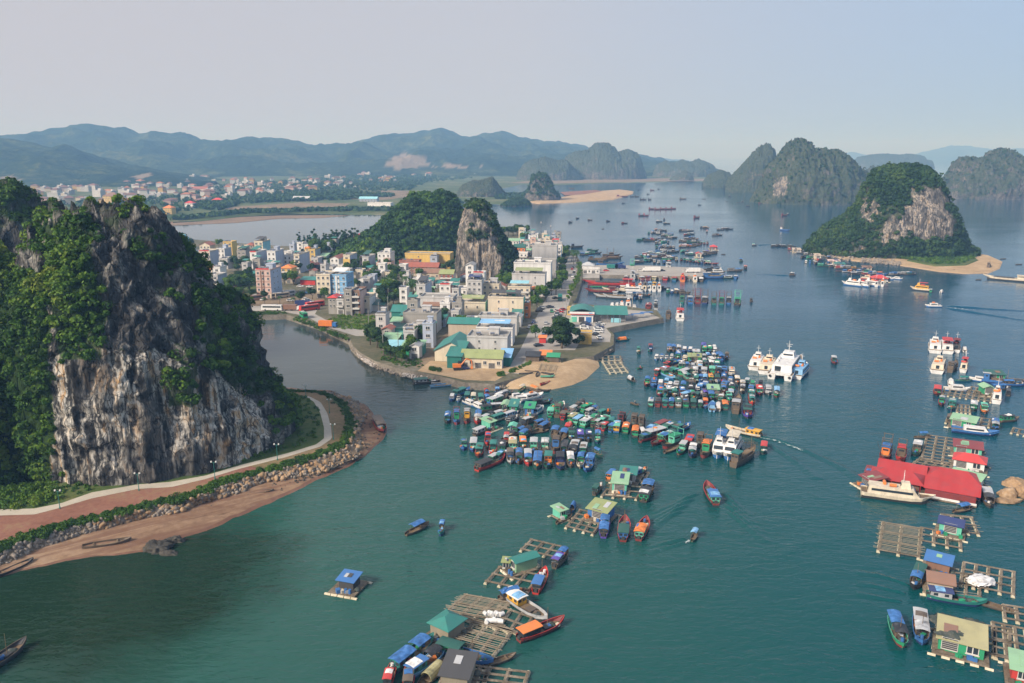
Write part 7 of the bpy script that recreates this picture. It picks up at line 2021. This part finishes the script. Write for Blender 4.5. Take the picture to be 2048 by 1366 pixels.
bus(a_(1275,835), 42, 'red', 'red bus behind the other red one', 11)
bus(a_(1172,935), -60, 'green', 'green minibus on the canal road', 7)
bus(a_(745,775), 30, 'brown', 'dark minibus under the pink hotel', 7)
bus(a_(930,755), 40, 'tan', 'grey bus nearest the side of the pink hotel', 8)
bus(a_(975,752), 40, 'tan', 'grey bus in the middle of the three behind the hotel', 9)
bus(a_(1035,733), 40, 'silver', 'silver bus farthest behind the pink hotel', 8)
def truck(P, hd, cab, box, label, L=7.5):
    o = tag(empty('truck', P, R(hd)), label, 'truck')
    MB().box((L / 2 + 1.1, 0, 1.5), (2.0, 2.2, 2.1), taper=.08).build('cab', paint(CO[cab], .3, .2, 'truck_' + cab), o)
    MB().box((L / 2 + 2.07, 0, 1.95), (.1, 1.9, .8)).build('windscreen', M_glass, o)
    MB().box((0, 0, 2.0), (L, 2.4, 2.6)).build('cargo_box', paint(CO[box], .5, .3, 'cargo_' + box), o)
    for x in (-L * .3, L * .1, L / 2 + 1.0):
        for y in (-1.05, 1.05): put('wheel', WHEEL, o, (x, y, .45), 0, (1.4, 1.4, 1.4))
truck(a_(1050,868), -3, 'white', 'brown', 'tipper truck with brown bed and white cab beside the coach')
truck(a_(1170,830), 5, 'blue', 'navy', 'blue truck with long dark bed behind the tipper', 9)
truck(a_(1375,1020), -10, 'blue', 'orange', 'orange and blue covered stall truck on the canal bank', 7)
p_ = lambda x, y: at(*vp('P', x, y), 2.65)
truck(p_(940,300), 180, 'white', 'white', 'big white lorry on the fish pier', 11)
truck(p_(1415,312), 180, 'white', 'white', 'smaller white lorry near the pier tip', 8)
truck(p_(480,270), 0, 'teal', 'teal', 'teal lorry at the root of the fish pier', 8)
truck(p_(555,270), 0, 'navy', 'navy', 'dark blue lorry beside the teal one on the pier', 6)
truck(at(*vp('c', 912, 1060), TZ + .03), -95, 'teal', 'teal', 'teal lorry on the street under the dark trees', 5)
cars('P', [(410,298,0,'red'),(800,296,0,'white'),(1050,298,0,'dark')], 'on the fish pier', 'cars on the fish pier')
def excavator(P, hd):
    o = tag(empty('excavator', P, R(hd)), 'orange excavator with bent boom beside the teal shed', 'excavator')
    for y in (-1.1, 1.1): MB().loft([[(x, y + s * .3, z) for x, z in ((-2, .3), (-1.6, 0), (1.6, 0), (2, .3), (1.7, .9), (-1.7, .9))] for s in (-1, 1)]).build('track', M_tyre, o)
    og = paint(CO['orange'], .5, .3, 'machine_orange')
    MB().box((-.6, 0, 1.75), (3.2, 2.5, 1.2)).build('body', og, o)
    MB().box((.6, .7, 2.6), (1.4, 1.0, 1.4), taper=.15).build('cab', M_glass, o)
    MB().bar((1, -.2, 1.8), (3.2, -.2, 4.4), .3, 6, r2=.25).bar((3.2, -.2, 4.4), (5.2, -.2, 3.6), .25, 6).build('boom', og, o)
    MB().bar((5.2, -.2, 3.7), (5.5, -.2, 1.4), .22, 6).build('arm', og, o)
    MB().box((5.3, -.2, .8), (.9, 1.1, .9), taper=.3).build('bucket', og, o)
excavator(at(*vp('b', 800, 1142), TZ + .03), 8)

# ------------------------------------------------------------------ posts, masts, lamps, people
def lamp(P, label, h=4.5):
    o = tag(empty('street_lamp', P), label, 'street lamp', 'lamps on the shore path')
    g = paint(CO['teal'], .5, .2, 'lamp_green')
    MB().bar((0, 0, -.2), (0, 0, h), .09, 6, r2=.06).build('pole', g, o)
    MB().bar((0, 0, -.1), (0, 0, .5), .2, 6, r2=.12).build('base', g, o)
    for s in (-1, 1):
        MB().bar((0, 0, h - .3), (s * .55, 0, h), .05, 5).build('arm', g, o)
        MB().box((s * .6, 0, h + .15), (.36, .36, .36), taper=.2).build('lamp_head', M_lamp, o)
for i, (x, y) in enumerate(((120, 1017), (278, 981), (430, 957), (555, 920), (667, 878), (659, 826), (612, 796))):
    lamp(at(x, y, 3.6), f'green lamp post on the shore path, {ordinal(i + 1)} along from the jungle slope')
PL = [('b',285,655),('b',313,420),('b',253,545),('b',373,600),('b',215,770),('b',192,500),('a',548,785),('a',1830,870),('a',1940,890),('a',1840,600),('a',1905,640),('a',1980,560),('c',930,580),('c',880,735),('c',830,860),('c',515,1145),('c',1015,1080),('d',725,240),('d',1768,140),('e',790,800),('e',1065,790),('e',525,330),('b',1610,460)]
for i, (v, x, y) in enumerate(sorted(PL, key=lambda q: vp(*q)[0])):
    o = tag(empty('utility_pole', at(*vp(v, x, y), TZ)), f'grey concrete utility pole, {ordinal(i + 1)} from the left in the town', 'pole', 'utility poles in town')
    MB().bar((0, 0, -.2), (0, 0, 9), .2, 6, r2=.13).build('pole', M_conc, o)
    MB().box((0, 0, 8.4), (1.6, .1, .12)).build('cross_arm', M_steel, o)
for x, y, h, lb in ((618, 225, 17, 'thin dark lattice mast at the far end of town'), (765, 160, 11, 'short mast with antennas at the far end of town')):
    P = at(*vp('c', x, y + 70), TZ)
    o = tag(empty('radio_mast', P), lb, 'mast')
    mb = MB()
    for a in range(3):
        mb.bar((math.cos(a * 2.1) * .9, math.sin(a * 2.1) * .9, 0), (math.cos(a * 2.1) * .2, math.sin(a * 2.1) * .2, h + 8), .1, 4)
    for k in range(10):
        z = (h + 8) * k / 10
        q = .9 - .7 * k / 10
        mb.bar((q, 0, z), (-q * .5, q * .8, z + 1.5), .06, 4).bar((-q * .5, -q * .8, z), (q, 0, z + 1.5), .06, 4)
    mb.build('lattice', M_steel, o)
    for k in range(3): MB().box((math.cos(k * 2.1) * .5, math.sin(k * 2.1) * .5, h + 7), (.3, .3, 1.6)).build('antenna', M_frame, o)

def person(P, hd, shirt, label):
    """seated rower: one continuous skinned body"""
    me = bpy.data.meshes.new('person')
    J = [(0, 0, .42), (0, 0, .62), (0, 0, .95), (0, 0, 1.02), (0, 0, 1.1), (.02, 0, 1.24), (.0, .17, .92), (.12, .24, .72), (.34, .18, .68), (0, -.17, .92), (.12, -.24, .72), (.34, -.18, .68),
         (.42, .12, .48), (.5, .12, .12), (.6, .12, .1), (.42, -.12, .48), (.5, -.12, .12), (.6, -.12, .1)]
    E = [(0, 1), (1, 2), (2, 3), (3, 4), (4, 5), (2, 6), (6, 7), (7, 8), (2, 9), (9, 10), (10, 11), (0, 12), (12, 13), (13, 14), (0, 15), (15, 16), (16, 17)]
    Rr = [.15, .15, .15, .07, .09, .1, .07, .055, .04, .07, .055, .04, .085, .06, .05, .085, .06, .05]
    me.from_pydata(J, E, [])
    o = link_mesh('person', me)
    o.modifiers.new('skin', 'SKIN')
    for q, r_ in zip(me.skin_vertices[0].data, Rr): q.radius = (r_, r_)
    me.skin_vertices[0].data[0].use_root = True
    o.modifiers.new('smooth', 'SUBSURF').levels = 1
    me.materials.append(paint(CO[shirt], .8, .2, 'cloth_' + shirt))
    o.location, o.rotation_euler = P, (0, 0, R(hd))
    tag(o, label, 'person')
    hat = MB().bar((.02, 0, 1.26), (.02, 0, 1.45), .26, 10, r2=.03).build('hat', paint(CO['bamboo'], .8, .2, 'straw'), o)
for v, x, y, hd, c, lb in (('B', 482, 50, -20, 'dark', 'person in dark clothes and straw hat rowing near the slanting line'), ('Y', 205, 316, 10, 'red', 'person in red seated in the tiny green rowing boat'),
                           ('Y', 163, 610, -15, 'navy', 'person in blue seated in the brown rowing boat by the crowded mooring'), ('B', 1545, 340, 168, 'black', 'person standing low in the bow of the yellow cabined boat'),
                           ('I', 605, 95, -110, 'ltblue', 'person in light blue in the little blue boat')):
    P = at(*vp(v, x, y), .25)
    person(P, hd, c, lb.replace('standing low', 'sitting'))

# wakes: low waves pushed up behind moving boats, and churned foam
def wake(v, line, w0, w1, h, n=40):
    q = resample([vp(v, *p) for p in line], n)
    C = [at(x, y) for x, y in q]
    mb = MB()
    rings = []
    for i, p in enumerate(C):
        t = i / (n - 1)
        d = (C[min(i + 1, n - 1)] - C[max(i - 1, 0)]).normalized()
        s = Vector((-d.y, d.x, 0))
        wd = w0 + (w1 - w0) * t
        hh = 1.7 * h * (1 - t * .7) * min(1, (i + .3) / 4) * (.7 + .6 * vnoise(np.array([i * .7, line[0][0], 0.0])))
        if i == n - 1: hh = .0
        rings.append([tuple(p + s * wd * k + Vector((0, 0, .02 + hh * (math.cos(k * math.pi) + 1) / 2))) for k in (-1, -.6, -.25, 0, .25, .6, 1)])
    mb.loft(rings, cap=False, closed=False)
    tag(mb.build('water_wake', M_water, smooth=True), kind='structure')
m, t, b = new_mat('wake_foam')
fo = ramp(t, noise_tex(t, .9, 6, position(t), .75, .6), [(.5, (0, 0, 0)), (.62, (1, 1, 1))])
b.inputs['Base Color'].default_value = (.62, .68, .68, 1)
b.inputs['Roughness'].default_value = .6
t.links.new(fo, b.inputs['Alpha'])
M_foamw = m
def foam(v, line, w0, w1, n=24):
    q = resample([vp(v, *p) for p in line], n)
    C = [at(x, y) for x, y in q]
    rings = []
    for i, p in enumerate(C):
        d = (C[min(i + 1, n - 1)] - C[max(i - 1, 0)]).normalized()
        s = Vector((-d.y, d.x, 0)) * (w0 + (w1 - w0) * i / (n - 1))
        rings.append([tuple(p - s + Vector((0, 0, .3))), tuple(p + Vector((0, 0, .34))), tuple(p + s + Vector((0, 0, .3)))])
    tag(MB().loft(rings, cap=False, closed=False).build('wake_foam', M_foamw), kind='stuff', label='white foam trail behind a moving boat')
wake('o', [(1505,872),(1560,882),(1620,905),(1690,938),(1740,975)], .8, 2.5, .35)
wake('o', [(1500,875),(1540,890),(1580,915),(1640,960)], .8, 2.2, .3)
foam('o', [(1512,874),(1545,881),(1580,892),(1610,903)], .5, .9)
foam('K', [(1570,1088),(1650,1098),(1750,1108)], .6, 1.6)
wake('K', [(1568,1082),(1700,1090),(1850,1100),(2100,1112)], .8, 3, .5)
wake('K', [(1568,1094),(1700,1115),(1850,1138),(2100,1175)], .8, 3, .5)
for k in range(4):
    wake('J', [(1640 - 60 * k, 440 + 62 * k), (1500 - 60 * k, 490 + 62 * k), (1300 - 40 * k, 590 + 62 * k), (1150 - 30 * k, 650 + 66 * k)], .7, 1.8, .28)
    wake('J', [(1850 + 20 * k, 430 + 60 * k), (1930 + 20 * k, 480 + 66 * k), (2010 + 40 * k, 560 + 76 * k), (2150 + 60 * k, 680 + 90 * k)], .7, 1.8, .24)
wake('J', [(1500,900),(1400,925),(1250,960),(1080,1000)], .6, 1.4, .22)
wake('J', [(1490,950),(1380,980),(1250,1010),(1100,1060)], .6, 1.4, .2)
foam('J', [(1530,935),(1510,955),(1490,970)], .3, .5)
wake('E', [(265,560),(150,552),(0,545),(-200,540)], .6, 1.6, .3)
wake('K', [(415,708),(460,705),(520,702)], .8, 1.5, .4)
for k in range(3):
    wake('H', [(520 - 30 * k, 640 + 60 * k), (420 - 40 * k, 600 + 70 * k), (280 - 40 * k, 560 + 75 * k), (120, 540 + 80 * k)], .6, 1.4, .2)
# ------------------------------------------------------------------ the hazy air
hz = MB()
hz.box((0, 11600, 218), (29600, 24000, 446))
ho = hz.build('haze', bpy.data.materials.new('haze_air'))
hm = ho.data.materials[0]
hm.use_nodes = True
ht = hm.node_tree
ht.nodes.clear()
pv = ht.nodes.new('ShaderNodeVolumePrincipled')
pv.inputs['Color'].default_value = (0.28, 0.56, 1.0, 1)
pv.inputs['Density'].default_value = 0.00021
pv.inputs['Absorption Color'].default_value = (0.8, 0.8, 0.8, 1)
pv.inputs['Anisotropy'].default_value = 0.0
oo = ht.nodes.new('ShaderNodeOutputMaterial')
ht.links.new(pv.outputs[0], oo.inputs['Volume'])
tag(ho, kind='stuff')
